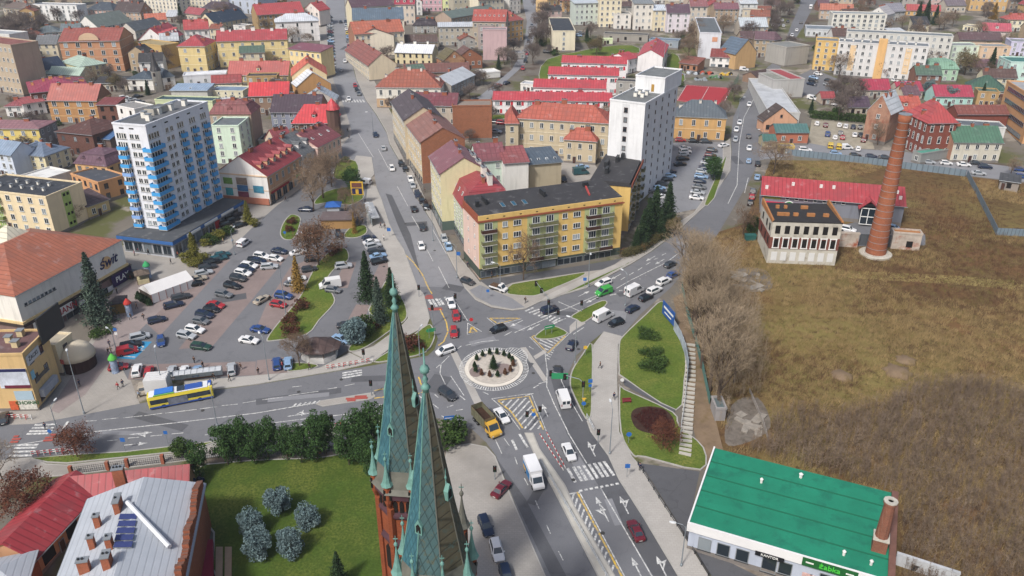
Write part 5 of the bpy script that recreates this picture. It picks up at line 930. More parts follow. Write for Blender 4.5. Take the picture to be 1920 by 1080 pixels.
def spire(tx,ty,zt):
 P=Hz(tx,ty,zt);X,Y=P.x,P.y;c=P-church.location;x0,y0=c.x,c.y;g=church.location.z;rot=pi/8-.1
 prof=[(r*1.12,z) for r,z in[(4.15,zt-25.4),(3.75,zt-24.8),(3.1,zt-22.6),(2.6,zt-19.5),(2.05,zt-16),(1.35,zt-10.6),(.62,zt-5),(.2,zt-2.4)]]
 m=MB();n=8
 for i in range(len(prof)-1):
  for k in range(n):
   a,b=rot+2*pi*k/n,rot+2*pi*(k+1)/n;mid=(a+b)/2;(r0,z0),(r1,z1)=prof[i],prof[i+1]
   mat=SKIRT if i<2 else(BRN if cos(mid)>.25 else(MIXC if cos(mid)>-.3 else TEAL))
   m.add([(x0+r*cos(t),y0+r*sin(t),z-g) for r,z,t in((r0,z0,a),(r0,z0,b),(r1,z1,b),(r1,z1,a))],[(0,1,2,3)],mat)
 m.build('spire',church);m=MB()
 for k in range(n):
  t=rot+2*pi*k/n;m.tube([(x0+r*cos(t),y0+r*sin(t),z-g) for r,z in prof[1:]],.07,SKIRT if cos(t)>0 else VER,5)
 m.build('spire_ribs',church);m=MB();z=zt-g
 m.lathe([(.3,z-2.5),(.3,z-2.2),(.5,z-2.0),(.3,z-1.7),(.16,z-1.5),(.3,z-1.1),(.16,z-.8),(.16,z-.5),(.42,z-.3),(.48,z),(.36,z+.3),(.1,z+.5),(.07,z+2.2),(.02,z+2.3)],VER,10,(x0,y0,0));m.build('finial',church,True)
 for k in(3,5,7,1):
  t=rot+pi/8+2*pi*(k-.5)/n;zz=zt-13.5 if k%4==3 else zt-17;r=1.9 if k%4==3 else 2.25;R_=lambda u,w,q:(x0+u*cos(t)-w*sin(t),y0+u*sin(t)+w*cos(t),q-g)
  m=MB();m.rings([[R_(u,w,q) for w,q in((-.42,zz-1),(.42,zz-1),(.42,zz+.1),(0,zz+.9),(-.42,zz+.1))] for u in(r-1.2,r+.35)],VER);dl=m.build('dormer',church,fix=True);m=MB();m.rings([[R_(u,w,q) for w,q in((-.27,zz-.8),(.27,zz-.8),(.27,zz),(0,zz+.35),(-.27,zz))] for u in(r+.3,r+.37)],HOLE);m.build('louvre',dl,fix=True)
  m=MB();p=R_(r-.1,0,zz);m.lathe([(.12,.8),(.05,1.2),(.14,1.5),(.05,1.8),(.03,2.6)],VER,6,p);m.build('dormer_finial',dl)
 m=MB()
 m.lathe([(4.3,zt-26.4-g),(4.3,zt-25.6-g),(3.9,zt-25.3-g)],CAPM,8,(x0,y0,0),rot);m.lathe([(3.7,-6),(3.7,zt-26.3-g)],CB_,8,(x0,y0,0),rot)
 for q in(29.4,34):m.lathe([(3.7,zt-q-.5-g),(4.05,zt-q-g),(4.05,zt-q+.35-g),(3.7,zt-q+.9-g)],CAPM,8,(x0,y0,0),rot)
 m.build('tower',church)
 for k in range(n):
  t=rot+pi/8+2*pi*k/n;R_=lambda u,w,q:(x0+u*cos(t)-w*sin(t),y0+u*sin(t)+w*cos(t),q-g)
  for w in(-.8,0,.8):m=MB();m.rings([[R_(u,w+a_,q) for a_,q in((-.26,zt-28.8),(.26,zt-28.8),(.26,zt-27.2),(0,zt-26.8),(-.26,zt-27.2))] for u in(3.3,3.52)],HOLE);m.build('lancet',church,fix=True)
  m=MB();m.rings([[R_(u,a_,q) for a_,q in((-.55,zt-39),(.55,zt-39),(.55,zt-35.6),(0,zt-34.8),(-.55,zt-35.6))] for u in(3.3,3.5)],HOLE);m.build('lancet',church,fix=True)
  a=rot+2*pi*k/n;m=MB();m.tube([(x0+3.75*cos(a),y0+3.75*sin(a),-4),(x0+3.75*cos(a),y0+3.75*sin(a),zt-28-g)],.5,CB_,6);m.build('buttress',church)
  pinnacle(X+4.0*cos(a),Y+4.0*sin(a),zt-25.6,.78)
 return X,Y
t1=spire(738,547,58.5);t2=spire(796,692,58.5)
v_=(Vector(t1)-Vector(t2)).normalized();mid=(Vector(t1)+Vector(t2))/2
m=MB();A=mid-church.location.xy;m.prism([tuple(A+v_*p+Vector((-v_.y,v_.x))*q) for p,q in((-4,-3),(4,-3),(4,3),(-4,3))],-6,16,CB_);m.build('facade_wall',church,fix=True)
m=MB();m.box(-7,-58,-8,9,-18,12,CB_);m.build('nave_wall',church);m=MB();m.rings([[(x,y,z) for x,z in((-7.6,12.01),(9.6,12.01),(1,19))] for y in(-58,-18)],SKIRT);m.build('nave_roof',church,fix=True)
pp=Hz(868,1005,27);pinnacle(pp.x,pp.y,27,1.0,True)
# trees, shrubs, undergrowth
import numpy as np
BARK=M('bark','57493d',.2,.8,1);BARK2=M('bark_pale','7d6c58',.15,.8,1);TWIG=M('twigs_brown','6b5645',.2,.3,1,'random',c2='8a7660');TWIG2=M('twigs_pale','85745c',.2,.3,1,'random',c2='9c8a72');TWIG3=M('twigs_rust','6a3e2c',.2,.3,1,'random',c2='7d5038');TWIGV=M('twigs_grey','5e5350',.15,.3,1,'random',c2='77695f')
def leafm(n,a,b_):return M(n,a,.35,.8,.9,'stain',c2=b_,spec=.15)
CON=leafm('needles_dark','2c4026','3c5230');PINE=leafm('needles_pine','39562a','4c6a34');SPRB=leafm('needles_blue','667c7e','8b9f9e');SPRG=leafm('needles_grey','45564a','5c6a58');THU=leafm('thuja_gold','77742a','5e6a28');BUSH=leafm('bush_green','3b5222','50652c');RUST=leafm('leaves_rust','5a3428','74482e');LARCH=leafm('leaves_larch','9a7a34','80602c');BROWN=leafm('leaves_brown','6a4a36','503628');OLIVE=leafm('leaves_olive','6a6238','57502f')
def tri_mesh(name,P,mat,smooth=False):
 P=np.asarray(P,dtype=np.float32);n=len(P);me=bpy.data.meshes.new(name);me.vertices.add(n*3);me.vertices.foreach_set('co',P.reshape(-1));me.loops.add(n*3);me.loops.foreach_set('vertex_index',np.arange(n*3,dtype=np.int32))
 me.polygons.add(n);me.polygons.foreach_set('loop_start',np.arange(0,n*3,3,dtype=np.int32));me.polygons.foreach_set('loop_total',np.full(n,3,dtype=np.int32));me.materials.append(mat);me.update();return me
def blades(A,B,w,rng):
 A,B=np.asarray(A,float),np.asarray(B,float);d=B-A;r=rng.normal(size=A.shape);s=np.cross(d,r);s/=np.linalg.norm(s,axis=1)[:,None]+1e-9;t=np.cross(d,s);t/=np.linalg.norm(t,axis=1)[:,None]+1e-9;w=np.asarray(w).reshape(-1,1) if np.ndim(w) else w
 c=[A+w*s,A-w*.5*s+w*.87*t,A-w*.5*s-w*.87*t]
 return np.concatenate([np.stack([c[0],c[1],B],1),np.stack([c[1],c[2],B],1),np.stack([c[2],c[0],B],1)])
def leaves(C,size,rng,N=None):
 C=np.asarray(C,float);a=rng.normal(size=C.shape);a/=np.linalg.norm(a,axis=1)[:,None]
 if N is not None:a=np.cross(a,N);a/=np.linalg.norm(a,axis=1)[:,None]+1e-9
 b_=np.cross(a,rng.normal(size=C.shape) if N is None else N);b_/=np.linalg.norm(b_,axis=1)[:,None]+1e-9;s=np.asarray(size).reshape(-1,1) if np.ndim(size) else size
 return np.stack([C+s*a,C-.5*s*a+.8*s*b_,C-.5*s*a-.8*s*b_],1)
def bare_proto(seed,h,spread,twigs,bark,twm,upright=.5,leaf=None,nleaf=0,trunk=.34,wtw=.028):
 rng=np.random.default_rng(seed);rs=random.Random(seed);tb=MB();A,B,Wd,tips=[],[],[],[]
 def grow(p,d,ln,r,lv):
  q=p+d*ln;mid=p.lerp(q,.5)+Vector((rs.uniform(-1,1),rs.uniform(-1,1),rs.uniform(-.5,.5)))*ln*.06
  if lv<=2:tb.tube([p,mid,q],r,bark,6 if lv<2 else 4,r*.55)
  else:A.extend([p,]);B.append(q);Wd.append(r)
  if lv>=5:tips.append(q);return
  k=(6,5,5,5,twigs)[lv]
  for i in range(k):
   t=.45+.6*(i+rs.random())/k if lv else .38+.62*(i+rs.random())/k
   t=min(t,1);a=i*2.4+rs.uniform(-.5,.5);up=Vector((0,0,1));s=d.orthogonal().normalized();s2=d.cross(s)
   nd=(d*(upright if lv else upright+.15)+(s*cos(a)+s2*sin(a))*spread+up*.18).normalized();l2=ln*(.62 if lv else .58)*rs.uniform(.75,1.15)
   grow(p.lerp(q,t),nd,l2,max(r*(.5 if lv<2 else .5),.02),lv+1)
 grow(Vector((0,0,-.3)),Vector((rs.uniform(-.05,.05),rs.uniform(-.05,.05),1)).normalized(),h*.5,h*.018,0)
 tm=tb.mesh('trunk');T_=blades([tuple(a) for a in A],[tuple(b_) for b_ in B],np.maximum(np.array(Wd)*.8,wtw),rng)
 cm=tri_mesh('crown',T_,twm)
 if leaf:
  C=np.array([tuple(t) for t in tips]);C=C[rng.integers(0,len(C),nleaf)]+rng.normal(size=(nleaf,3))*.25;lm=tri_mesh('leaves',leaves(C,rng.uniform(.1,.22,nleaf),rng),leaf);return[('trunk',tm),('crown',cm),('foliage',lm)]
 return[('trunk',tm),('crown',cm)]
def conifer_proto(seed,h,r,mat,droop=.35,dens=1.0,base=.06,irr=.18):
 rng=np.random.default_rng(seed);C,S,N=[],[],[];n=int(34*dens)
 for i in range(n):
  z=h*(base+(1-base)*(i/n)**.92);rr=r*(1-(z/h))**.85+.12;k=int(7+9*rr/r)
  for j in range(k):
   a=2*pi*(j/k)+i*1.3+rng.uniform(-.2,.2);L_=rr*rng.uniform(1-irr*2,1+irr)
   m_=int(6+8*L_/r)
   for q in range(m_):
    t=(q+rng.uniform(0,1))/m_;x=L_*t;zz=z-droop*x+.10*x*x/max(r,.1)
    C.append((x*cos(a)+rng.normal()*.10*L_*t,x*sin(a)+rng.normal()*.10*L_*t,zz+rng.normal()*.06));S.append((.16+.16*(1-t))*(.6+.5*r/2.5))
 me=tri_mesh('crown',leaves(C,np.array(S),rng),mat);tb=MB();tb.tube([(0,0,-.3),(0,0,h*.97)],h*.017,BARK,6,.03);return[('trunk',tb.mesh('trunk')),('crown',me)]
def puff_proto(seed,h,r,mat,puffs=26,per=90,flat=.7,stem=True,leaf=.17,lo=.25):
 rng=np.random.default_rng(seed);C=[]
 for i in range(puffs):
  v=rng.normal(size=3);v/=np.linalg.norm(v);k=rng.uniform(.45,1.0);c=np.array([v[0]*r*k,v[1]*r*k,h*lo+(h*(1-lo))*(.5+.5*v[2]*k)]);pr=r*rng.uniform(.28,.48)
  w=rng.normal(size=(per,3));w/=np.linalg.norm(w,axis=1)[:,None];w*=(rng.uniform(.55,1.05,per)**.5)[:,None]*pr;w[:,2]*=flat;C.append(c+w)
 C=np.concatenate(C);C[:,2]=np.maximum(C[:,2],.05);me=tri_mesh('crown',leaves(C,rng.uniform(leaf*.6,leaf*1.3,len(C)),rng),mat);tb=MB();tb.tube([(0,0,-.3),(0,0,h*.6)],max(.05,h*.02),BARK,6,.04)
 return[('trunk',tb.mesh('trunk')),('crown',me)]
PR={}
def proto(k,f,*a,**kw):PR[k]=(f(*a,**kw),kw.get('h') or a[1])
for s in range(3):proto('bare%d'%s,bare_proto,11+s,12,.72,5,BARK,TWIG);proto('tall%d'%s,bare_proto,31+s,22,.56,3,BARK,TWIG2,upright=.9,wtw=.03);proto('grey%d'%s,bare_proto,51+s,12,.7,4,BARK,TWIGV,wtw=.05)
for s in range(2):proto('rust%d'%s,bare_proto,71+s,9,.85,5,BARK,TWIG3,.45,RUST,2600);proto('pine%d'%s,puff_proto,81+s,9,2.9,PINE,44,120,.8,lo=.1,leaf=.19);proto('spruce%d'%s,conifer_proto,91+s,12,3.0,CON);proto('bluesp%d'%s,puff_proto,101+s,4.6,2.0,SPRB,46,130,.85,lo=.02,leaf=.15)
proto('oak',bare_proto,5,13,.9,5,BARK,TWIG,.45,BROWN,5200);proto('larch',conifer_proto,9,9,2.0,LARCH,.25,.7);proto('greysp',conifer_proto,12,15,3.4,SPRG,.45,1.2,.02);proto('thuja',conifer_proto,14,7,1.6,THU,-.3,.9,.0);proto('bush',puff_proto,15,2,1.3,BUSH,18,70,.8,lo=.0,leaf=.14);proto('bushg',puff_proto,16,2,1.3,THU,18,70,.8,lo=.0,leaf=.13);proto('bushr',puff_proto,17,2,1.6,RUST,18,80,.6,lo=.0,leaf=.12);proto('juniper',puff_proto,18,1.5,2.3,BUSH,22,80,.5,lo=.0,leaf=.16);proto('cone',conifer_proto,19,1.7,.55,CON,-.1,.5,.0);proto('coneb',conifer_proto,20,1.7,.5,BROWN,-.1,.5,.0);proto('olive',bare_proto,21,9,.8,5,BARK,TWIG,.5,OLIVE,3000)
rt=random.Random(3)
def tree(kind,px,py,h,label,cat='tree',name=None,group=None,wide=1.0,at=None,dz=0.0):
 k=kind if kind in PR else kind+str(rt.randrange(3 if kind in('bare','tall','grey') else 2));parts,h0=PR[k];p=at or G(px,py);s=h/h0
 nm=name or{'bare':'bare_tree','tall':'bare_tree','grey':'bare_tree','rust':'rust_tree','pine':'pine_tree','spruce':'spruce_tree','bluesp':'blue_spruce','greysp':'spruce_tree','bush':'shrub','bushg':'shrub','bushr':'shrub','juniper':'juniper','cone':'potted_conifer','coneb':'potted_conifer','oak':'brown_leaved_tree','larch':'larch_tree','thuja':'thuja','olive':'bushy_tree'}[kind]
 t=thing(nm,label,cat,(p.x,p.y,p.z+dz),rt.uniform(0,6.28),group);t.scale=(s*wide,s*wide,s)
 for n,me in parts:link(n,me,t)
 return t
ORD=['first','second','third','fourth','fifth','sixth','seventh','eighth','ninth','tenth','eleventh','twelfth','thirteenth','fourteenth','fifteenth','sixteenth','seventeenth','eighteenth','nineteenth','twentieth','twenty first','twenty second','twenty third','twenty fourth','twenty fifth']
def grove(kind,pts,fmt,group,cat='tree',wide=1.0,hs=None):
 for i,q in enumerate(pts):tree(kind,q[0],q[1],q[2],fmt%ORD[i],cat,group=group,wide=wide)
grove('tall',[(1288,560,21),(1298,600,22),(1305,640,23),(1322,620,20),(1316,690,23),(1340,665,19),(1330,735,22),(1352,705,18),(1347,770,19),(1375,720,14),(1300,530,17),(1330,560,16),(1365,620,14)],'%s tree from the road in the tall bare thicket by the field','tall bare trees between park and field',wide=1.0)
grove('bare',[(588,396,15),(606,372,16),(622,350,14),(597,352,13)],'%s tall bare tree on the islands before the peach tenement','bare trees on the traffic islands')
tree('oak',597,497,14,'wide tree with brown leaves on the parking lot island',wide=1.05);tree('larch',560,546,9.5,'golden larch between the parked cars');tree('bare',673,424,8.5,'small bare tree beside the bus shelter',wide=1.2);tree('bare',648,396,9,'thin bare tree beside the blue kiosk',wide=.7);tree('larch',665,438,6.5,'slim orange brown conifer on the little lawn',wide=.6)
tree('bare',562,686,9.5,'bare tree beside the snack kiosk',wide=.9);tree('bare',981,525,14,'bare tree in front of the yellow corner block',wide=.75);tree('bare',1392,444,10,'bare dark tree at the corner of the ruin');tree('bush',1413,437,4.5,'dark evergreen shrub left of the ruin','shrub','shrub',wide=.8);tree('bare',1450,326,14,'large bare tree at the field corner by the road',wide=1.1)
tree('rust',146,857,7.5,'low wide bare tree on the grass strip by the crossing');tree('rust',57,962,9,'round rust coloured tree left of the red outbuilding',wide=1.1);tree('rust',1243,838,6.5,'reddish bare tree behind the round flower bed');tree('bare',5,900,8,'bare tree at the left edge below the crossing')
grove('grey',[(28,60,14),(42,80,15),(52,58,13),(36,104,15),(58,96,14),(48,124,13),(66,112,12),(24,92,14),(60,74,13),(78,66,12),(20,74,15),(45,66,14),(62,84,13),(34,82,15),(54,110,13),(40,118,12),(72,98,11),(26,110,13),(84,54,11),(30,130,12),(110,42,11),(150,46,10)],'%s bare tree of the grey wood at the far left','grey wood at the far left')
grove('grey',[(1012,62,15),(1006,92,15),(1020,40,14),(1000,122,14),(1024,82,13),(1008,20,14),(960,128,10)],'%s bare tree along the curved park street','bare trees along the park street')
grove('bare',[(1290,112,14),(1300,92,15),(1308,76,13),(1284,128,9)],'%s bare tree left of the grey slab block','bare trees beside the slab block')
tree('olive',1118,105,10,'bushy olive brown tree on the school lawn');tree('grey',1108,74,11,'bare tree before the long garage row');tree('spruce',1100,76,7,'small dark conifer by the garage row')
tree('bare',1572,144,13,'brown bushy bare tree before the yellow end section',wide=1.2);tree('rust',1652,147,11,'orange tinted bare tree before the stair tower');tree('bare',1690,149,11,'bare tree right of the stair tower');tree('bare',1738,142,13,'large bare tree beside the mint villa',wide=1.1)
grove('grey',[(1572,226,13),(1590,212,13),(1604,190,12),(1580,178,11)],'%s bare tree of the cluster behind the car yard','bare trees behind the car yard')
grove('grey',[(1442,24,11),(1462,34,12),(1452,60,11),(1446,46,12),(1478,30,10),(1488,8,10)],'%s dark bare tree beside the top right road','dark trees beside the top right road')
grove('spruce',[(1720,42,12),(1735,40,13),(1752,46,11),(1728,56,10)],'%s dark conifer in the far right gardens','dark conifers in the far right gardens',wide=1.2)
grove('bare',[(1690,56,10),(1768,56,12),(1785,50,10),(1832,76,12),(1662,60,9),(1720,66,10),(1880,66,9)],'%s bare garden tree in the far right quarter','bare garden trees at the far right');tree('larch',1862,36,10,'orange leaved tree before the ochre church',wide=1.5);tree('grey',1910,20,12,'dark tree at the top right corner',wide=1.3)
tree('grey',930,186,9,'bare tree right of the silvery roofed house',wide=1.1);tree('grey',900,160,8,'bare tree beside the flat white garage');tree('bare',175,165,10,'bare tree before the yellow house with mint roof');tree('bare',318,128,12,'dark bare tree between white gable and yellow palace');tree('bare',550,82,10,'bare tree before the white plastered hall');tree('grey',496,62,10,'bare tree left of the white plastered hall');tree('bare',1645,272,10,'bare tree before the half bare brick house');tree('grey',880,267,6,'small bare tree under the orange brick wall');tree('olive',218,172,8,'dense olive bush tree left of the white villa');tree('grey',235,178,8,'bare shrubby tree left of the white villa');tree('rust',515,300,6,'bare tree behind the wine red courtyard roof');tree('bare',1895,330,7,'bare bush by the hut at the right edge');tree('bare',140,420,7,'bare tree beside the long cream block',wide=1.2)
grove('spruce',[(340,42,11),(1617,142,14),(1853,146,14),(1838,196,9),(52,323,7.5),(278,178,6.5),(1520,212,6),(1392,60,6),(845,128,6),(935,130,7)],'%s dark spruce counted through the far quarters from the grey wood','dark spruces in the far quarters')
tree('bluesp',1780,197,8,'bluish round conifer before the turquoise gable',wide=.8);tree('bluesp',1740,180,7,'grey blue conifer left of the turquoise gable',wide=.8);tree('olive',1808,140,12,'pale bare tree between mint villa and peach block');tree('spruce',1675,176,6,'narrow conifer between the magenta roofs')
tree('spruce',690,562,13,'tall dark spruce nearest the promenade on the parking lot edge',wide=.95);tree('greysp',712,606,12,'thick grey green spruce before the promenade',wide=1.0);tree('spruce',735,572,10,'dark spruce right of the thick grey green one',wide=1.1);tree('bluesp',667,644,6.5,'pale blue spruce beside the light blue car');tree('bush',684,634,5,'green juniper bush beside the pale blue spruce','shrub',wide=.75)
tree('greysp',190,606,18,'giant grey green spruce before the shopping hall',wide=1.05);tree('thuja',366,488,8,'tall golden thuja on the plaza','thuja');tree('thuja',466,419,7,'golden thuja beside the black parked cars','thuja')
for q in((352,492,2.6,'golden round shrub left of the plaza thuja'),(380,492,2.4,'golden round shrub right of the plaza thuja'),(366,500,2.2,'green round shrub in front of the plaza thuja'),(478,424,2.2,'low golden shrub beside the parking thuja')):tree('bushg',q[0],q[1],q[2],q[3],'shrub',wide=1.2)
for i,q in enumerate(((386,462,2),(394,455,2.4),(403,457,2),(412,448,2.6),(422,442,2.2),(432,437,2))):tree('bush' if i%3 else 'bushg',q[0],q[1],q[2],'%s shrub of the hedge bed before the tower shops'%ORD[i],'shrub',group='hedge bed before the tower',wide=1.2)
grove('spruce',[(1226,436,14),(1250,428,14),(1204,462,11),(1214,446,12),(1238,446,9),(1192,470,7)],'%s dark spruce right of the yellow corner block','spruces beside the yellow block',wide=1.1)
tree('pine',1337,338,8.5,'broad dark pine at the end of the car park row',wide=1.1);tree('pine',660,357,7.5,'round dark pine on the northern traffic island',wide=1.15);tree('olive',1262,445,6,'tangled bare bush behind the spruces')
grove('pine',[(376,893,7.5),(428,872,9.5),(452,866,10),(478,869,9),(504,862,9.5),(540,864,8),(566,868,8.5),(596,862,10),(612,850,9),(655,872,10),(680,862,11),(704,846,11),(690,890,8)],'%s pine from the left in the row along the church lawn','pines along the church lawn',wide=.74)
for q in((525,962,5.6,'big blue spruce at the top of the lawn group'),(472,1000,5,'blue spruce at the left of the lawn group'),(576,988,4.8,'small blue spruce at the right of the lawn group'),(484,1045,5.6,'blue spruce at the bottom left of the lawn group'),(548,1040,5.4,'blue spruce at the bottom right of the lawn group')):tree('bluesp',q[0],q[1],q[2]*.95,q[3],wide=.92)
tree('spruce',637,1100,7,'dark young conifer at the bottom of the church lawn',wide=1.1);tree('bush',845,832,4.2,'dense round green bush beside the church tower','shrub',wide=1.25);tree('bush',338,848,2.4,'round bush on the grass strip','shrub',wide=1.3);tree('bushr',80,990,1.5,'dark bike side shrub by the red roof','shrub')
for q in((1216,630,1.7,'low green juniper at the top of the park lawn','juniper'),(1218,664,1.6,'small bluish juniper in the middle of the park lawn','juniper'),(1222,688,2,'widest green juniper on the park lawn','juniper'),(772,655,3.4,'dark red shrub on the corner lawn','bushr'),(757,652,2.4,'smaller red shrub on the corner lawn','bushr'),(628,476,2.6,'rusty hedge shrub at the top of the parking island','bushr'),(566,580,2.6,'rusty shrub at the bend of the long parking island','bushr'),(545,605,2.4,'dark bare shrub on the long parking island','bushr'),(546,628,2.8,'round bare shrub at the lower end of the parking island','bushr'),(548,420,2,'rusty shrub on the oval traffic island','bushr'),(543,434,1.8,'brown shrub at the lower end of the oval island','bushr'),(192,628,1.6,'low spreading juniper before the shopping hall','juniper'),(648,305,2,'green bush on the northern lawn','bush'),(700,618,1.8,'reddish shrub under the spruces','bushr')):tree(q[4],q[0],q[1],q[2],q[3],'shrub',name='juniper' if q[4]=='juniper' else 'shrub')
HED=M('hedge_leaves','55502e',.35,.9,1,'stain',c2='6b4c30');rng=np.random.default_rng(4);pts=[G(1168,482),G(1195,474),G(1215,462),G(1232,450),G(1252,442)];C=[]
for i in range(9000):
 k=rng.integers(0,4);p=pts[k].lerp(pts[k+1],rng.uniform());C.append((p.x+rng.normal()*.7,p.y+rng.normal()*.7,p.z+rng.uniform(0,2.0)))
tag(link('hedge',tri_mesh('hedge',leaves(C,rng.uniform(.1,.22,len(C)),rng),HED)),'trimmed brown green hedge curving behind the yellow corner block','hedge')
C=[];pts=[G(1520,221),G(1622,229)]
for i in range(6000):p=pts[0].lerp(pts[1],rng.uniform());C.append((p.x+rng.normal()*.6,p.y+rng.normal()*.8,p.z+rng.uniform(0,3.0)))
tag(link('hedge',tri_mesh('hedge',leaves(C,rng.uniform(.15,.3,len(C)),rng),BUSH)),'tall green hedge behind the gravel car yard','hedge')
tree('spruce',925,692,3.3,'bushy little fir in the centre of the roundabout',wide=1.5,dz=.25)
POT=M('pot_terracotta','b0a08c',.15,2)
for i,(px,py,k) in enumerate(((894,678,'cone'),(905,671,'cone'),(918,667,'cone'),(932,667,'cone'),(945,670,'cone'),(955,675,'cone'),(961,682,'cone'),(962,689,'coneb'),(957,699,'coneb'),(947,705,'coneb'),(933,709,'cone'),(918,709,'coneb'),(903,706,'coneb'),(892,700,'cone'),(890,692,'cone'))):
 t=tree(k,px,py,1.25,'%s potted conifer clockwise round the roundabout island'%ORD[i],'potted plant',group='potted conifers on the roundabout',dz=.62);m=MB();m.lathe([(.25,-.4),(.34,0),(.3,.02)],POT,10);m.build('pot',t)
rng=np.random.default_rng(8)
def in_poly(P,poly):
 x,y=P[:,0],P[:,1];r=np.zeros(len(P),bool);n=len(poly);j=n-1
 for i in range(n):
  xi,yi=poly[i];xj,yj=poly[j];r^=((yi>y)!=(yj>y))&(x<(xj-xi)*(y-yi)/(yj-yi+1e-12)+xi);j=i
 return r
def scatter(polypx,n):
 q=[tuple(G(*p)[:2]) for p in polypx];lo,hi=np.min(q,0),np.max(q,0);P=rng.uniform(lo,hi,(n*3,2));return P[in_poly(P,q)][:n]
def fbm(P,s,seed):
 r=np.random.default_rng(seed);v=np.zeros(len(P))
 for o in range(4):
  for k in range(3):a=r.uniform(0,6.28);v+=np.sin((P[:,0]*cos(a)+P[:,1]*sin(a))*s*2**o+r.uniform(0,6.28))/2**o/3
 return v
STRAW=M('straw','9a8358',.2,.5,1,'stain',c2='7c6840',spec=.05);STEM=M('stems_brown','796858',.2,.1,1,'stain',c2='938270',spec=.05);OLV=M('weeds_olive','6f6636',.2,.3,1,'stain',c2='5c5c2c',spec=.05);MAUV=M('weeds_mauve','5f4634',.2,.3,1,'stain',c2='7d5c40',spec=.05)
FP=[(1430,346),(1446,304),(1600,306),(1810,334),(1990,356),(2200,420),(2200,1250),(1640,1250),(1500,985),(1380,850),(1340,760),(1306,640),(1288,560),(1292,480),(1335,445),(1400,425)]
AV=[[(1575,412),(1735,412),(1735,470),(1572,468)],[(1420,375),(1580,380),(1575,500),(1430,495)],[(1425,330),(1700,350),(1700,410),(1425,395)],[(1290,1030),(1338,838),(1690,935),(1690,1150)],[(1370,750),(1440,740),(1450,830),(1360,835)]]
def avoid(P):
 k=np.ones(len(P),bool)
 for a in AV:k&=~in_poly(P,[tuple(G(*p)[:2]) for p in a])
 return P[k]
def tufts(name,mat,n,hlo,hhi,per,cond,w=.03,spread=.35):
 P=avoid(scatter(FP,n));P=P[cond(P)];P=np.repeat(P,per,0);m_=len(P);A=np.c_[P+rng.normal(size=(m_,2))*spread,np.zeros(m_)];A[:,2]=SLOPE*A[:,1];h=rng.uniform(hlo,hhi,m_);B=A+np.c_[rng.normal(size=(m_,2))*.45*h[:,None]+.25*h[:,None],h]
 tag(link(name,tri_mesh(name,blades(A,B,w,rng),mat)),kind='stuff')
NX=lambda P:fbm(P,.05,1)
tufts('dry_grass',STRAW,13000,.3,1.0,13,lambda P:NX(P)>-.3,.035,.42);tufts('green_weeds',OLV,6000,.2,.6,9,lambda P:fbm(P,.045,2)>.05,.04,.5);tufts('brown_weeds',MAUV,11000,.4,1.2,10,lambda P:fbm(P,.06,3)>.1,.03,.4)
TP=[(1400,850),(1430,800),(1480,770),(1560,790),(1640,770),(1720,730),(1820,720),(1920,740),(2200,760),(2200,1300),(1700,1300),(1690,1060),(1672,930),(1560,895),(1460,870)]
def thicket(name,poly,n,hlo,hhi,mat,tw=15):
 P=avoid(scatter(poly,n));n=len(P);h=rng.uniform(hlo,hhi,n)*(1+.25*fbm(P,.1,5));A=np.c_[P,SLOPE*P[:,1]];lean=rng.normal(size=(n,2))*.10;B=A+np.c_[lean*h[:,None],h];T_=[blades(A,B,.026,rng)]
 for k in range(tw):
  t=rng.uniform(.25,.95,n)[:,None];a=A+(B-A)*t;L_=(h*rng.uniform(.12,.3,n))[:,None];d=np.c_[rng.normal(size=(n,2)),rng.uniform(.3,1.4,n)];d/=np.linalg.norm(d,axis=1)[:,None];T_.append(blades(a,a+d*L_,.022,rng))
 tag(link(name,tri_mesh(name,np.concatenate(T_),mat)),kind='stuff')
thicket('thicket',TP,8000,2.0,4.4,STEM,18);thicket('thicket',[(1300,560),(1350,500),(1420,560),(1440,700),(1400,800),(1350,800),(1310,660)],900,2,5,TWIG2,16);thicket('thicket',[(1590,355),(1740,340),(1860,360),(1900,480),(1700,420)],700,.8,1.8,MAUV,12)
P=scatter([(1590,508),(1800,518),(2000,535),(2000,552),(1800,534),(1590,522)],5000);A=np.c_[P,SLOPE*P[:,1]];tag(link('trail_grass',tri_mesh('trail_grass',blades(A,A+rng.normal(size=A.shape)*[.3,.3,.02]+[0,0,.18],.06,rng),M('trail_straw','9c8c56',.15,.3,1,'stain',c2='7c763e'))),kind='stuff')
rs=random.Random(8)
for px,py,r,l in((1682,697,2.6,'largest earth mound in the middle of the field'),(1698,676,1.9,'earth mound behind the largest one in the field'),(1578,704,2.0,'low earth mound left of the largest one in the field')):
 m=MB();q=[1+.25*rs.uniform(-1,1) for _ in range(14)];m.rings([[(r*k*q[i]*cos(2*pi*i/14),r*k*q[(i+2)%14]*sin(2*pi*i/14),z*r*(1+.15*rs.uniform(-1,1))) for i in range(14)] for k,z in((1.2,-.1),(.95,.14),(.6,.3),(.2,.36))],DIRT);o=m.build('earth_mound',smooth=True);o.location=G(px,py);tag(o,l,'earth mound')
P=scatter([(1187,782),(1215,766),(1245,771),(1260,800),(1215,810)],700);A=np.c_[P,SLOPE*P[:,1]+.15];T_=[blades(np.repeat(A,4,0),np.repeat(A,4,0)+rng.normal(size=(len(A)*4,3))*[.25,.25,.12]+[0,0,.35],.04,rng)];tag(link('bed_plants',tri_mesh('bed_plants',np.concatenate(T_),M('plants_wine','4a221f',.3,2,1))),kind='stuff')
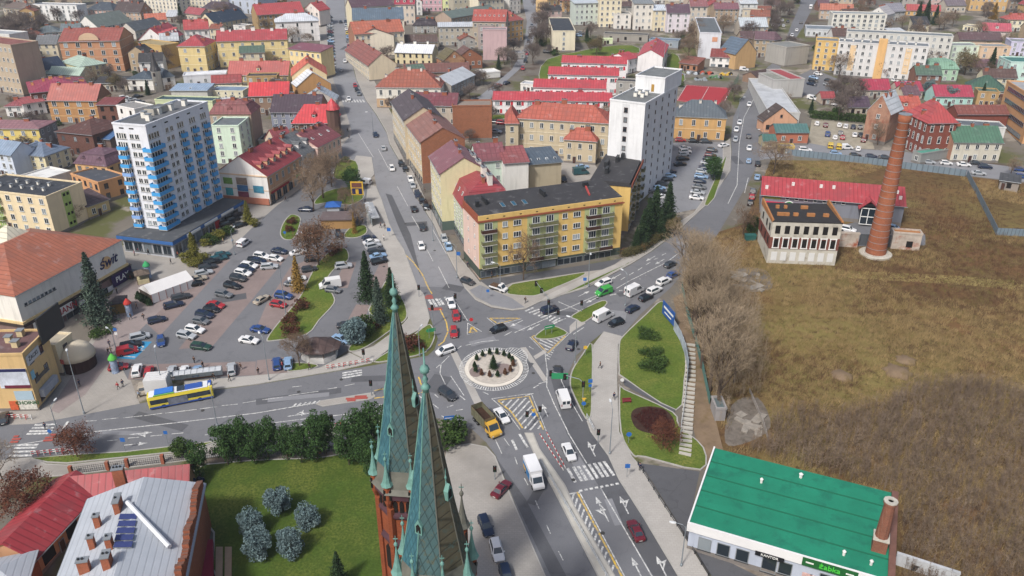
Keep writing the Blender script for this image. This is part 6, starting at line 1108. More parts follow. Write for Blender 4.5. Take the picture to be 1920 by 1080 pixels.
def free(x,y,mgn=1.5):
 if any(in_poly(np.array([[x,y]]),p)[0] for p in NOGO):return False
 for ax,ay,rz,L,D in FOOT:
  dx,dy=x-ax,y-ay;u,v=dx*cos(rz)+dy*sin(rz),-dx*sin(rz)+dy*cos(rz)
  if-mgn<u<L+mgn and-mgn<v<D+mgn:return False
 return True
rc=random.Random(23);WC=[('cream','cbbf9c'),('grey','9a968e'),('white','d2cfca'),('brick','80523e'),('ochre','b08a48'),('pink','c0a098'),('tan','a8906c'),('beige','bcae94')];RC_=[('red','9c3a3c'),('brown','5e4640'),('grey','6a6e72'),('rusty','8a4c38'),('mauve','6a4c56'),('silver','b4bac0'),('black','3a3a3e'),('green','4f6a5a')];combos=[(w,r) for w in WC for r in RC_];rc.shuffle(combos);k=0
while combos and k<4000:
 k+=1;px,py=rc.uniform(0,1920),6+215*rc.random()**1.2;p=G(px,py);L,D,h,a=rc.uniform(7,14),rc.uniform(6,9),rc.choice((3.2,3.6,6,6.5,9)),rc.uniform(-.35,.35)
 if not all(free(p.x+u*cos(a)-v*sin(a),p.y+u*sin(a)+v*cos(a),.4) for u in(0,L/2,L) for v in(0,D/2,D)):continue
 (wn,wc_),(rn,rcol)=combos.pop();z=p.z+h;pa,pb=pix((p.x,p.y,z)),pix((p.x+L*cos(a),p.y+L*sin(a),z));bd(H_ if h>5 else 'shed','%s walled %s with %s roof tucked into the far courtyards'%(wn,'house' if h>5 else 'outbuilding',rn),pa,pb,D,h,max(1,int(h/3)),wc_,rc.choice(('gx','gx','gy','pf','par')),rcol,rc.uniform(1.5,3.5),'F',group='small buildings in the far courtyards')
rc=random.Random(17);n=0;k=0
while n<190 and k<5000:
 k+=1;px,py=rc.uniform(-10,1930),4+300*rc.random()**1.25
 if px<640 or py<230:
  p=G(px,py)
  if free(p.x,p.y):n+=1;q=rc.random();tree('grey' if q<.5 else 'bare' if q<.75 else 'bush',px,py,rc.uniform(5,11) if q<.75 else rc.uniform(1.5,3.5),'leafless tree in the courtyards between the far houses' if q<.75 else 'small green shrub in the courtyards between the far houses','tree' if q<.75 else 'shrub',group='courtyard trees' if q<.75 else 'courtyard shrubs',wide=rc.uniform(.9,1.4))
# vehicles
PAINT=M('car_paint','808488',.02,1,.25,spec=.6);CGL=M('car_glass','2b363f',.02,1,.08,spec=.8);TYRE=M('tyre','1a1a1b',.1,3,.9);RIM=M('rim','a4a7aa',.05,3,.4,metal=.5);HL=M('headlight','d0d4d6',.02,1,.15);TL=M('taillight','8c1418',.05,1,.3);PLT=M('number_plate','d0d0cc',.02);BLK=M('black_trim','202122',.1,3,.7)
def car_mat(c):return M('paint_'+c,c,.02,1,.28,spec=.6)
TILT=Matrix.Rotation(R(3.5),4,'X')
def wheel_meshes(r=.31,w=.2):
 m=MB();m.rings([[(a*cos(2*pi*i/14),y,a*sin(2*pi*i/14)) for i in range(14)] for a,y in((r*.66,-w/2),(r*.95,-w/2),(r,-w/2+.03),(r,w/2-.03),(r*.95,w/2),(r*.66,w/2))],TYRE);t=m.mesh('wheel')
 m=MB();m.rings([[(a*cos(2*pi*i/10),y,a*sin(2*pi*i/10)) for i in range(10)] for a,y in((r*.66,-w/2+.01),(r*.66,w/2-.01),(r*.2,w/2+.005))],RIM);return t,m.mesh('rim')
TW,RMW=wheel_meshes()
def car_parts(kind):
 L,W_,H,bz,hz,gr,gf,tr,tf,tz={'hatch':(4.05,1.74,1.47,.93,.70,-1.95,1.0,-1.55,.2,.93),'sedan':(4.55,1.78,1.44,.92,.70,-1.62,1.02,-1.02,.15,.98),'wagon':(4.6,1.80,1.50,.95,.72,-2.2,1.02,-1.95,.2,.95),'suv':(4.5,1.86,1.68,1.06,.84,-2.12,1.05,-1.85,.3,1.05),'mpv':(4.35,1.8,1.65,1.0,.78,-2.05,1.35,-1.85,.45,1.0)}[kind]
 h=L/2;w=W_/2;P=[];b=MB();st=[(-h,w*.80,.42,tz*.80),(-h+.08,w*.93,.28,tz*.97),(-h+.45,w,.22,tz),(gr+.2 if kind=='sedan' else-.8,w,.2,bz),(0,w,.2,bz),(gf,w,.2,bz-.02),(h-.45,w*.97,.22,hz+.08),(h-.08,w*.86,.28,hz),(h,w*.70,.42,hz*.82)]
 b.rings([[(x,-ww*.93,z0),(x,-ww,z0+.22),(x,-ww,zt-.14),(x,-ww*.88,zt),(x,ww*.88,zt),(x,ww,zt-.14),(x,ww,z0+.22),(x,ww*.93,z0)] for x,ww,z0,zt in st],PAINT)
 wb,wt=w*.90,w*.70;g0=[(gr,-wb,bz-.06),(gf,-wb,bz-.06),(gf,wb,bz-.06),(gr,wb,bz-.06)];g1=[(tr,-wt,H-.04),(tf,-wt,H-.04),(tf,wt,H-.04),(tr,wt,H-.04)];g2=[(tr+.18,-wt+.14,H),(tf-.22,-wt+.14,H),(tf-.22,wt-.14,H),(tr+.18,wt-.14,H)]
 b.rings([g0,g1,g2],PAINT);fz=.24*L
 for sx in(-1,1):
  for sy in(-1,1):b.rings([[(sx*.31*L*.97+.36*cos(2*pi*i/12),sy*(w+dy),.31+.36*sin(2*pi*i/12)) for i in range(12)] for dy in(-.1,.006)],BLK)
 for sy in(-1,1):b.box(gf-.28,sy*w-(.02 if sy>0 else .16),bz-.02,gf-.1,sy*w+(.16 if sy>0 else .02),bz+.12,PAINT)
 P.append(('body',b.mesh('body'),None))
 def quad(a,b_,c,d,s=.86,off=.015,mid=None):
  q=[Vector(p) for p in(a,b_,c,d)];ce=sum(q,Vector())/4;n=(q[1]-q[0]).cross(q[3]-q[0]).normalized();n=n if n.dot(ce-Vector((0,0,.8)))>0 else-n
  q=[ce+(p-ce)*s+n*off for p in q];m=MB();m.rings([q,[p-n*.02 for p in q]],CGL);return m.mesh('glass')
 P+=[('windscreen',quad(g0[1],g0[2],g1[2],g1[1],.88),None),('rear_window',quad(g0[0],g0[3],g1[3],g1[0],.82),None)]
 for a,e in((0,1),(3,2)):P.append(('side_window',quad(g0[a],g0[e],g1[e],g1[a],.87),None))
 for sy in(-1,1):
  m=MB();m.box(h-.22,sy*w*.62-.17,hz-.20,h-.03,sy*w*.62+.17,hz-.06,HL);P.append(('headlight',m.mesh('headlight'),None))
  m=MB();m.box(-h+.01,sy*w*.68-.14,tz-.36,-h+.16,sy*w*.68+.14,tz-.14,TL);P.append(('taillight',m.mesh('taillight'),None))
 m=MB();m.box(-h-.015,-.26,.52,-h+.05,.26,.64,PLT);m.box(h-.05,-.26,.38,h+.012,.26,.5,PLT);P.append(('number_plate',m.mesh('number_plate'),None))
 for sx in(-1,1):
  for sy in(-1,1):P.append(('wheel',TW,(sx*.31*L*.97,sy*(w-.08),.31)))
 return P
def van_parts(kind):
 L,W_,H={'van':(5.4,2.0,2.45),'smallvan':(4.3,1.8,1.85),'box':(2.2,2.0,2.2)}[kind];h=L/2;w=W_/2;b=MB();P=[]
 nose=(h-.9,1.05*H/2.3) if kind!='smallvan' else(h-.85,1.02)
 prof=[(-h,.35),(-h,H-.25),(-h+.12,H),(h-1.7 if kind!='box' else h-1.5,H),(nose[0]+.12,nose[1]+.12),(h-.15,nose[1]-.18),(h,nose[1]-.45),(h,.35)]
 if kind=='box':prof=[(-h,.45),(-h,H),(h-1.35,H),(h-.7,1.15),(h-.1,1.0),(h,.8),(h,.45)]
 b.rings([[(x,y*(1 if z<H*.55 else .93),z) for x,z in prof] for y in(-w,w)],PAINT);P.append(('body',b.mesh('body'),None));a,c=(prof[3],prof[4]) if kind!='box' else(prof[2],prof[3]);A,Cc=Vector((a[0],0,a[1])),Vector((c[0],0,c[1]));n=Vector((-(c[1]-a[1]),0,c[0]-a[0])).normalized()
 q=[A.lerp(Cc,.1)+Vector((0,-w*.8,0))+n*.02,A.lerp(Cc,.1)+Vector((0,w*.8,0))+n*.02,A.lerp(Cc,.93)+Vector((0,w*.84,0))+n*.02,A.lerp(Cc,.93)+Vector((0,-w*.84,0))+n*.02]
 m=MB();m.rings([q,[p-n*.04 for p in q]],CGL);P.append(('windscreen',m.mesh('glass'),None));xw=a[0]-.1
 for s in(-1,1):
  m=MB();zl,zh=H*.54,H*.86;m.rings([[(x,s*w*k,z) for x,z in((xw-1.0,zl),(c[0]-.15,zl),(xw+.15,zh),(xw-1.0,zh))] for k in(.90,1.01)],CGL);P.append(('side_window',m.mesh('glass'),None))
  m=MB();m.box(h-.1,s*w*.72-.16,nose[1]-.42,h+.02,s*w*.72+.16,nose[1]-.24,HL);P.append(('headlight',m.mesh('headlight'),None))
  if kind!='box':m=MB();m.box(-h-.02,s*w*.86-.08,.9,-h+.05,s*w*.86+.08,1.4,TL);P.append(('taillight',m.mesh('taillight'),None))
 if kind!='box':
  for s in(-1,1):m=MB();m.box(-h-.015,s*w*.42-.3,H*.56,-h+.03,s*w*.42+.3,H*.85,CGL);P.append(('rear_window',m.mesh('glass'),None))
 for sx in(-1,1):
  for sy in(-1,1):P.append(('wheel',TW,(sx*.31*L,sy*(w-.08),.31)))
 return P
KIT={k:car_parts(k) for k in('hatch','sedan','wagon','suv','mpv')};KIT.update({k:van_parts(k) for k in('van','smallvan')})
FAR={}
for k,P in KIT.items():
 m=MB()
 for nm,me,loc in P:
  o=Vector(loc or(0,0,0));k0=len(m.v);m.v+=[tuple(v.co+o) for v in me.vertices]
  for p in me.polygons:m.f.append(tuple(k0+i for i in p.vertices));m.m.append(m.mi(me.materials[p.material_index]))
 FAR[k]=m.mesh('far_car')
CN={'w':('white','d6d6d6'),'s':('silver','a4a8ac'),'g':('grey','65686c'),'k':('black','15161a'),'n':('navy','1a2740'),'b':('blue','23437c'),'l':('light blue','7f9fc0'),'r':('red','a01c24'),'m':('dark red','641a26'),'t':('teal','1f4f58'),'e':('dark green','1f4034'),'c':('champagne','a59a88'),'y':('yellow','c8aa28'),'v':('bright green','2f9a3c'),'d':('dark grey','34373c'),'p':('plum','5a2a48')}
KN={'h':('hatch','hatchback'),'s':('sedan','saloon'),'w':('wagon','estate'),'u':('suv','SUV'),'m':('mpv','minivan'),'v':('van','panel van'),'x':('smallvan','small van')}
def car_at(code,px,py,dirpx,label,group=None,far=False,cat=None):
 cn,ch=CN[code[0]];kk,kn=KN[code[1]];p=G(px,py,.65);q=G(px+dirpx[0],py+dirpx[1],.65);a=atan2(q.y-p.y,q.x-p.x);p.z=gz(p.x,p.y)+.03;mt=car_mat(ch)
 lab=label.replace('{c}','%s %s'%(cn,kn));nm='parked_car' if group else 'car'
 if kk in('van','smallvan'):nm='van'
 mw_=Matrix.Translation(p)@TILT@Matrix.Rotation(a,4,'Z')
 if far:
  o=link(nm,FAR[kk]);o.matrix_world=mw_;tag(o,lab,cat or('van' if nm=='van' else 'car'),group);s=o.material_slots[0];s.link='OBJECT';s.material=mt;return o
 r=bpy.data.objects.new(nm,None);COL.objects.link(r);r.matrix_world=mw_;tag(r,lab,cat or('van' if nm=='van' else 'car'),group)
 for n,me,loc in KIT[kk]:
  o=link(n,me,r,loc)
  if n=='body':s=o.material_slots[0];s.link='OBJECT';s.material=mt
  if n=='wheel':
   rm=link('rim',RMW,o)
   if loc[1]<0:o.rotation_euler=(0,0,pi)
 return r
def row(dirpx,where,group,items,far=False):
 n=len(items)
 for i,it in enumerate(items):
  d=it[3] if len(it)>3 else dirpx
  car_at(it[0],it[1],it[2],d,'{c}, %s in the %s'%(ORD[i],where),group,far)
for c,x,y,d,l in(('wh',735,315,(14,40),'{c} driving down the main street past the bus stop'),('ss',719,277,(-8,-30),'{c} waiting at the top of the main street bend'),('ns',704,252,(9,30),'{c} alone on the upper main street'),('ws',654,185,(6,30),'{c} stopped on the upper zebra crossing'),('ws',647,114,(2,30),'{c} far up the main street, behind another pale car'),('sh',640,131,(-2,-30),'{c} far up the main street beside the last angled car'),('kh',639,41,(0,30),'{c} alone at the far top of the street'),('kh',776,391,(-10,-30),'{c} driving up the main street beside the parked row'),('du',792,425,(-9,-30),'{c} driving up the main street on the centre line'),('wh',790,461,(9,30),'{c} driving down the main street below the dark one'),('ws',846,568,(10,30),'{c} queueing behind two red cars'),('rh',855,592,(5,30),'{c}, rear one of two red cars at the roundabout'),('rh',851,622,(2,30),'{c}, front one of two red cars at the roundabout'),('wm',835,657,(-30,10),'{c} leaving the roundabout to the left'),('du',839,738,(22,16),'{c} entering the roundabout from the left road'),('kh',934,616,(-30,9),'{c} passing above the roundabout'),('ws',941,779,(17,22),'{c} beside the yellow truck'),('nu',1030,580,(28,-10),'{c} on the zebra of the right hand road'),('vx',1132,547,(-26,9),'{c} driving towards the junction'),('ww',1131,530,(-28,10),'{c} behind the bright green van'),('kh',1211,557,(26,-12),'{c} third in the queue leaving to the right'),('nh',1186,578,(26,-14),'{c} second in the queue leaving to the right'),('kh',1155,604,(-24,8),'{c} on the worn asphalt beside the white van'),('nh',1072,646,(16,-24),'{c} in the right bypass lane'),('dh',1045,695,(2,-30),'{c} with red tail lamps in the bypass lane'),('wu',1227,544,(26,-12),'{c} fourth in the queue leaving to the right'),('wu',1245,527,(26,-12),'{c} fifth in the queue leaving to the right'),('bh',1262,514,(26,-14),'{c} at the end of the queue leaving to the right'),('dh',1257,495,(26,-13),'{c} in the left lane above the queue'),('wv',1131,593,(28,-14),'{c}, big and white, beside the island lawn'),('wv',1056,748,(-12,-34),'{c}, big and white, under the green overhead sign'),('wv',1189,546,(26,-13),'{c} with red stripe in the right hand queue'),('ws',1067,847,(12,26),'{c} before the big zebra crossing'),('ms',1192,994,(-13,-26),'{c} alone in the right hand lane'),('ws',1405,277,(-4,30),'{c} on the upper right road beside the car park'),('lh',1404,301,(4,-30),'{c} driving up the upper right road'),('ws',1405,195,(-8,30),'{c} above the queue on the upper right road'),('ws',1387,229,(-6,30),'{c}, first of three cars queueing on the upper right road'),('ws',1381,242,(-6,30),'{c}, middle of three cars queueing on the upper right road'),('sh',1379,261,(-4,30),'{c}, last of three cars queueing on the upper right road'),('dh',1404,255,(2,-30),'{c} opposite the queue on the upper right road'),('ns',1416,172,(12,-30),'{c} going up past the red court'),('wh',1438,161,(-14,30),'{c} beside the pale grey hall'),('wx',1454,100,(-12,30),'{c} coming down the top right road'),('wh',1485,66,(-10,30),'{c} below the top right bend'),('ss',1480,73,(-10,30),'{c} close behind another at the top right'),('ws',1494,56,(10,-30),'{c} going up the top right road'),('kh',1502,42,(8,-30),'{c} high on the top right road'),('wv',1520,14,(4,-30),'{c}, tall and white, at the top of the right road')):car_at(c,x,y,d,l,far=y<115)
row((12,34),'church forecourt','cars on the church forecourt',[('ms',940,916,(22,-24)),('nw',911,985,(12,30)),('ww',932,1031,(8,30)),('nw',950,1080,(8,30))])
for p in((812,316,'n'),):pass
row((9,30),'line along the right main street kerb','cars along the main street kerb',[('rh',666,160),('kh',669,168),('gs',673,175),('kh',752,306),('kh',760,316),('ws',770,335),('sh',774,347),('nw',783,364),('kh',791,375),('ku',799,387),('sh',833,447),('ls',841,462),('dh',877,527,(26,10))])
row((30,-2),'angled far row left of the main street','angled cars on the upper main street',[(c,618.5+k*.25,31+5.75*k,(26,6)) for k,c in enumerate(('kh','th','ws','sh','gs','mh','th','sw','ls','dh','pw','ns','tw','lh','mm','ss','wh','th','ws'))],far=True)
row((0,30),'far line right of the main street','cars far up the right kerb',[('nh',648,40),('sh',649,47),('ws',650,54),('yh',651,62),('lh',652,69),('gs',652,76),('rh',654,86)],far=True)
row((2,30),'line on the curved park street','cars on the park street',[('gs',997,47),('wh',995,60),('gh',993,69),('nh',991,77),('rs',987,100),('kh',985,114),('rh',980,128),('ku',1026,97,(30,2))],far=True)
row((30,-12),'side street group beside the silvery roofed house','cars in the side street',[('kh',890,186),('wh',907,192),('ls',930,162),('rh',935,160),('nh',950,155),('kh',930,228,(30,2)),('ru',941,230,(30,2)),('ss',930,246,(30,2))],far=True)
car_at('wx',684,341,(-28,-4),'{c} parked at the tip of the promenade','cars around the square');car_at('ns',573,392,(-30,-1),'{c} parked beside the oval traffic island','cars around the square');car_at('wx',457,455,(24,-18),'{c} parked beside the pedestrians on the plaza edge','cars around the square')
row((26,-6),'row along the plaza kerb from the tower','plaza kerb row',[('th',417,477),('tw',410,484),('ku',397,491),('dw',389,500),('sw',382,511),('cs',371,522),('ku',362,532),('dw',339,556),('nw',325,571),('nh',294,599),('sm',262,631),('kw',245,646),('rx',239,658),('rh',222,687,(26,-4))])
row((26,5),'middle parking row counted from above','middle parking row',[('kh',478,486,(26,-4)),('ww',468,497,(26,4)),('nw',462,504),('ww',456,511),('du',447,521),('kw',436,535),('gw',420,551),('rs',405,571),('kh',397,579),('nw',384,589),('gh',377,601),('ww',366,617),('sw',350,628),('ew',377,649,(26,3)),('bh',302,639,(2,28))])
row((26,4),'third parking row counted from above','third parking row',[('wu',491,480),('ns',524,470),('nh',485,489),('wh',517,484),('sw',505,499,(26,-2)),('ws',559,473,(26,-6)),('kh',585,485,(26,-2)),('cs',491,561,(20,-12)),('bu',532,554),('rh',522,570),('bs',488,617),('ws',467,637),('gs',549,532,(26,3)),('ws',557,522,(26,-4)),('dh',580,504,(26,-4)),('su',644,498,(26,-3)),('ss',570,440,(26,4)),('wh',584,443,(10,22)),('km',635,440,(4,24)),('gh',625,543,(26,3))])
row((26,-6),'tight row beside the promenade from above','promenade row',[('nh',692,446),('ws',696,453),('su',700,461),('dw',705,470),('ls',709,479),('kw',711,489)]);row((26,-2),'pair under the spruces','cars under the spruces',[('ds',650,609),('ls',640,635,(24,8))])
row((6,-28),'line facing the lower road from the left','bottom parking row',[('wu',257,694),('rh',279,696),('sh',322,695),('wh',345,695),('lh',369,695),('sw',434,691,(-1,-28)),('cs',267,727,(2,-28)),('bw',519,681,(-2,-28)),('lw',540,680,(0,-28))])
row((26,-8),'black group below the tower shops','cars below the tower shops',[('ks',441,402),('kw',425,418),('kh',450,421),('ku',436,411)]);car_at('dh',7,783,(4,-24),'{c} cut by the left edge beside the red white barrier','cars around the square')
row((28,-2),'left row of the car park by the white tower','left tower car park row',[('ws',1284,277),('wu',1285,284),('sh',1282,289),('kw',1280,297),('ks',1275,307),('nh',1257,321),('lw',1255,329),('ks',1249,336),('du',1242,345),('lh',1236,352),('kh',1238,360),('ws',1240,368),('gs',1215,358)]);row((28,3),'right row of the car park by the white tower','right tower car park row',[('dh',1335,281),('mh',1332,290),('ns',1330,297),('ss',1326,305),('ns',1322,314),('sh',1316,321),('lw',1315,330),('nh',1312,339),('gs',1311,350),('ss',1308,360),('ws',1306,370)])
row((28,1),'line before the ochre house','cars before the ochre house',[('rh',1276,262),('kh',1301,264),('du',1324,265),('ws',1357,272,(28,-6))]);row((4,-28),'row along the road opposite the car park','cars opposite the car park',[('ks',1421,306),('ls',1420,331),('gh',1412,357),('rh',1410,368),('kh',1407,379)])
row((4,-22),'gravel car yard behind the tall chimney','cars in the gravel yard',[('wh',1532,231),('mh',1548,234),('wh',1574,234),('ww',1586,236),('ns',1600,237),('kh',1613,238),('bu',1552,251),('wh',1566,257),('gh',1576,249),('rh',1580,257),('ws',1603,252),('ks',1614,252),('mh',1619,262)],far=True)
row((28,2),'line along the field street from the left','cars along the field street',[('wx',1472,277),('ww',1510,280),('yx',1557,273,(2,-26)),('yx',1573,275,(2,-26)),('wx',1587,276,(24,0)),('wh',1609,278,(2,-26)),('lh',1567,287),('kh',1604,291),('nh',1634,293),('ds',1660,295),('ns',1737,296),('ss',1741,303),('wh',1774,305),('ws',1807,308),('ds',1831,305),('nu',1847,312),('ss',1835,324),('bh',1912,317),('bh',1915,330)])
row((28,8),'yard of the red roofed shop','cars at the red roofed shop',[('wu',1590,430,(26,6)),('lh',1676,427),('ew',1680,435)]);row((26,-2),'courtyard behind the yellow block','cars in the yellow block courtyard',[('tv',1089,323),('ls',1092,312),('eh',1093,301),('kh',1057,335,(10,24))])
row((4,-20),'far top right lot from the left','cars in the far right lot',[('wh',1445,37),('wx',1459,37),('sh',1467,38),('ks',1477,40),('ws',1449,46),('nh',1460,47),('sh',1469,48)],far=True);row((26,6),'yard before the yellow end section','cars before the slab block',[('ls',1526,145),('kw',1525,151),('ns',1522,157),('kh',1554,151),('sh',1552,158),('wh',1534,138),('ws',1560,194),('wx',1523,184),('wh',1676,150),('kh',1686,150),('lh',1695,151),('mh',1718,153)],far=True)
row((26,-4),'courtyard behind the pale green building','cars in the villa courtyard',[('wh',232,182),('ss',246,186),('ks',258,180),('gh',262,190),('wh',240,193)],far=True);row((26,2),'yard beside the pale hut','cars by the garages',[('ws',1261,87),('nh',1090,62),('lh',1085,66),('wx',1395,130)],far=True)
car_at('wv',619,534,(-28,4),'{c}, boxy white and blue, on the right side of the long island','cars around the square');car_at('kx',250,514,(22,-16),'{c} parked before the purple sign','cars around the square')
def frame_at(px,py,d,h=.65):
 p=G(px,py,h);q=G(px+d[0],py+d[1],h);p.z=gz(p.x,p.y)+.03;return Matrix.Translation(p)@TILT@Matrix.Rotation(atan2(q.y-p.y,q.x-p.x),4,'Z')
def veh(name,label,cat,mw_):
 r=bpy.data.objects.new(name,None);COL.objects.link(r);r.matrix_world=mw_;return tag(r,label,cat)
def wheels(r,xs,w,rad=.31):
 k=rad/.31
 for x in xs:
  for s in(-1,1):o=link('wheel',TW,r,(x,s*(w-.1*k),rad));o.scale=(k,k,k);link('rim',RMW,o);o.rotation_euler=(0,0,0 if s>0 else pi)
def cab(r,kind,dx,mat,sc=1.0):
 for n,me,loc in van_parts(kind):
  if n=='wheel':continue
  o=link(n,me,r,(dx,0,.1));o.scale=(sc,sc,sc)
  if n=='body':s=o.material_slots[0];s.link='OBJECT';s.material=mat
pu=veh('pickup_truck','white pickup with dark load parked on the paved corner','pickup',frame_at(935,540,(26,8)));cab(pu,'box',1.3,car_mat('d6d6d6'),.85);m=MB();m.box(-2.3,-.9,.5,.6,.9,.75,BLK);m.box(-2.3,-.9,.75,.6,-.84,1.15,car_mat('d6d6d6'));m.box(-2.3,.84,.75,.6,.9,1.15,car_mat('d6d6d6'));m.build('load_bed',pu);m=MB();m.box(-2.0,-.7,.75,.2,.7,1.4,M('load_brown','5c4634',.4,3));m.build('load',pu);wheels(pu,(-1.5,1.5),.95)
bt=veh('box_truck','white box truck with blue and yellow side advert on the left carriageway','box truck',frame_at(1001,888,(11,26),1.2));cab(bt,'box',2.2,car_mat('d8d8d8'));m=MB();m.box(-3.1,-1.1,.75,1.35,1.1,3.0,car_mat('dcdcdc'));bx=m.build('cargo_box',bt)
for s in(-1,1):m=MB();m.box(-3.0,s*1.1-(.0 if s>0 else .02),.8,1.0,s*1.1+(.02 if s>0 else 0),2.2,M('advert_blue','2f78b0',.4,.8));m.build('side_advert',bx);m=MB();m.box(-2.8,s*1.12-(.0 if s>0 else .02),.9,-1.2,s*1.12+(.02 if s>0 else 0),1.5,M('advert_yellow','c89a2c',.2));m.build('side_advert',bx)
wheels(bt,(-1.9,2.3),1.05,.38)
tk=veh('tipper_truck','yellow container truck with rusty open container entering the roundabout','truck',frame_at(911,790,(20,22),1.3));YT=car_mat('c89a1c');cab(tk,'box',2.9,YT,1.15);m=MB();m.box(-3.6,-.5,.7,2.6,.5,1.0,BLK);m.build('chassis',tk);RUS=M('rust_container','3f2a1e',.35,1.5,.9,'stain',c2='5c3c28');TEA=M('container_green','6b6a52',.3,1.2,.8,'stain',c2='80542e');m=MB();z0,z1=1.05,3.2
for q in((-3.6,-1.2,1.5,-1.12),(-3.6,1.12,1.5,1.2),(-3.6,-1.12,-3.52,1.12),(1.42,-1.12,1.5,1.12)):m.box(q[0],q[1],z0,q[2],q[3],z1,TEA,RUS)
m.box(-3.52,-1.12,z0,1.42,1.12,z0+.9,RUS)
for k in range(6):m.box(-3.4+.95*k,-1.26,z0,-3.25+.95*k,-1.2,z1,TEA);m.box(-3.4+.95*k,1.2,z0,-3.25+.95*k,1.26,z1,TEA)
m.build('container',tk);wheels(tk,(-2.6,-1.4,2.9),1.2,.48)
m=MB();m.tube([(1.75,-1.1,.9),(1.75,-1.1,2.9)],.09,YT);m.tube([(1.75,1.1,.9),(1.75,1.1,2.9)],.09,YT);m.build('lift_arms',tk)
bs=veh('city_bus','yellow city bus with blue skirt and white roof at the stop','bus',frame_at(340,741,(100,-19),1.4));YB=car_mat('d6c21c');BB=car_mat('2a4f9c');WB=M('bus_white','d2d4d6',.05,.5,.5);m=MB();pr=[(-1.22,.32),(1.22,.32),(1.26,.9),(1.24,2.3),(1.12,2.85),(.8,2.98),(-.8,2.98),(-1.12,2.85),(-1.24,2.3),(-1.26,.9)];m.rings([[(x,y*k,z) for y,z in pr] for x,k in((-6,.93),(-5.85,1),(5.8,1),(6,.92))],YB);m.build('body',bs)
for s in(-1,1):
 m=MB();m.box(-5.9,s*1.27-.015,.34,5.9,s*1.27+.015,.7,BB);m.build('skirt',bs);m=MB();m.box(-5.6,s*1.27-.02,1.25,5.5,s*1.27+.02,2.3,CGL);w_=m.build('side_window',bs)
 for k in range(8):m=MB();m.box(-4.2+1.35*k,s*1.28-.025,1.25,-4.12+1.35*k,s*1.28+.025,2.3,BLK);m.build('pillar',w_)
 m=MB();m.box(-2.4,s*1.29-.02,.55,1.2,s*1.29+.02,2.1,M('bus_advert','6f7480',.3,1.2));m.build('side_advert',bs)
m=MB();m.box(-5.7,-1.1,2.985,5.2,1.1,3.02,WB);m.build('roof',bs);m=MB();m.box(-4.6,-.9,3.02,-1.2,.9,3.35,M('roof_box_blue','2a6fc0',.08));m.build('roof_box',bs);m=MB();m.box(-4.8,-1.15,3.02,-1.0,-.95,3.2,M('roof_trim_green','6fae3c',.1));m.build('roof_trim',bs)
for x,w_,mt in((.2,.7,CGL),(2.6,1.6,BB),(5.6,.35,BB)):m=MB();m.box(x-w_,-.8,3.02,x+w_,.8,3.22,mt);m.build('roof_unit',bs)
m=MB();m.box(5.94,-1.05,1.1,6.03,1.05,2.7,CGL);m.build('windscreen',bs);m=MB();m.box(-6.03,-1.0,1.5,-5.95,1.0,2.5,CGL);m.build('rear_window',bs);wheels(bs,(-3.3,3.4),1.27,.48)
for s in(-1,1):m=MB();m.box(5.95,s*.85-.2,.6,6.04,s*.85+.2,.85,HL);m.build('headlight',bs)
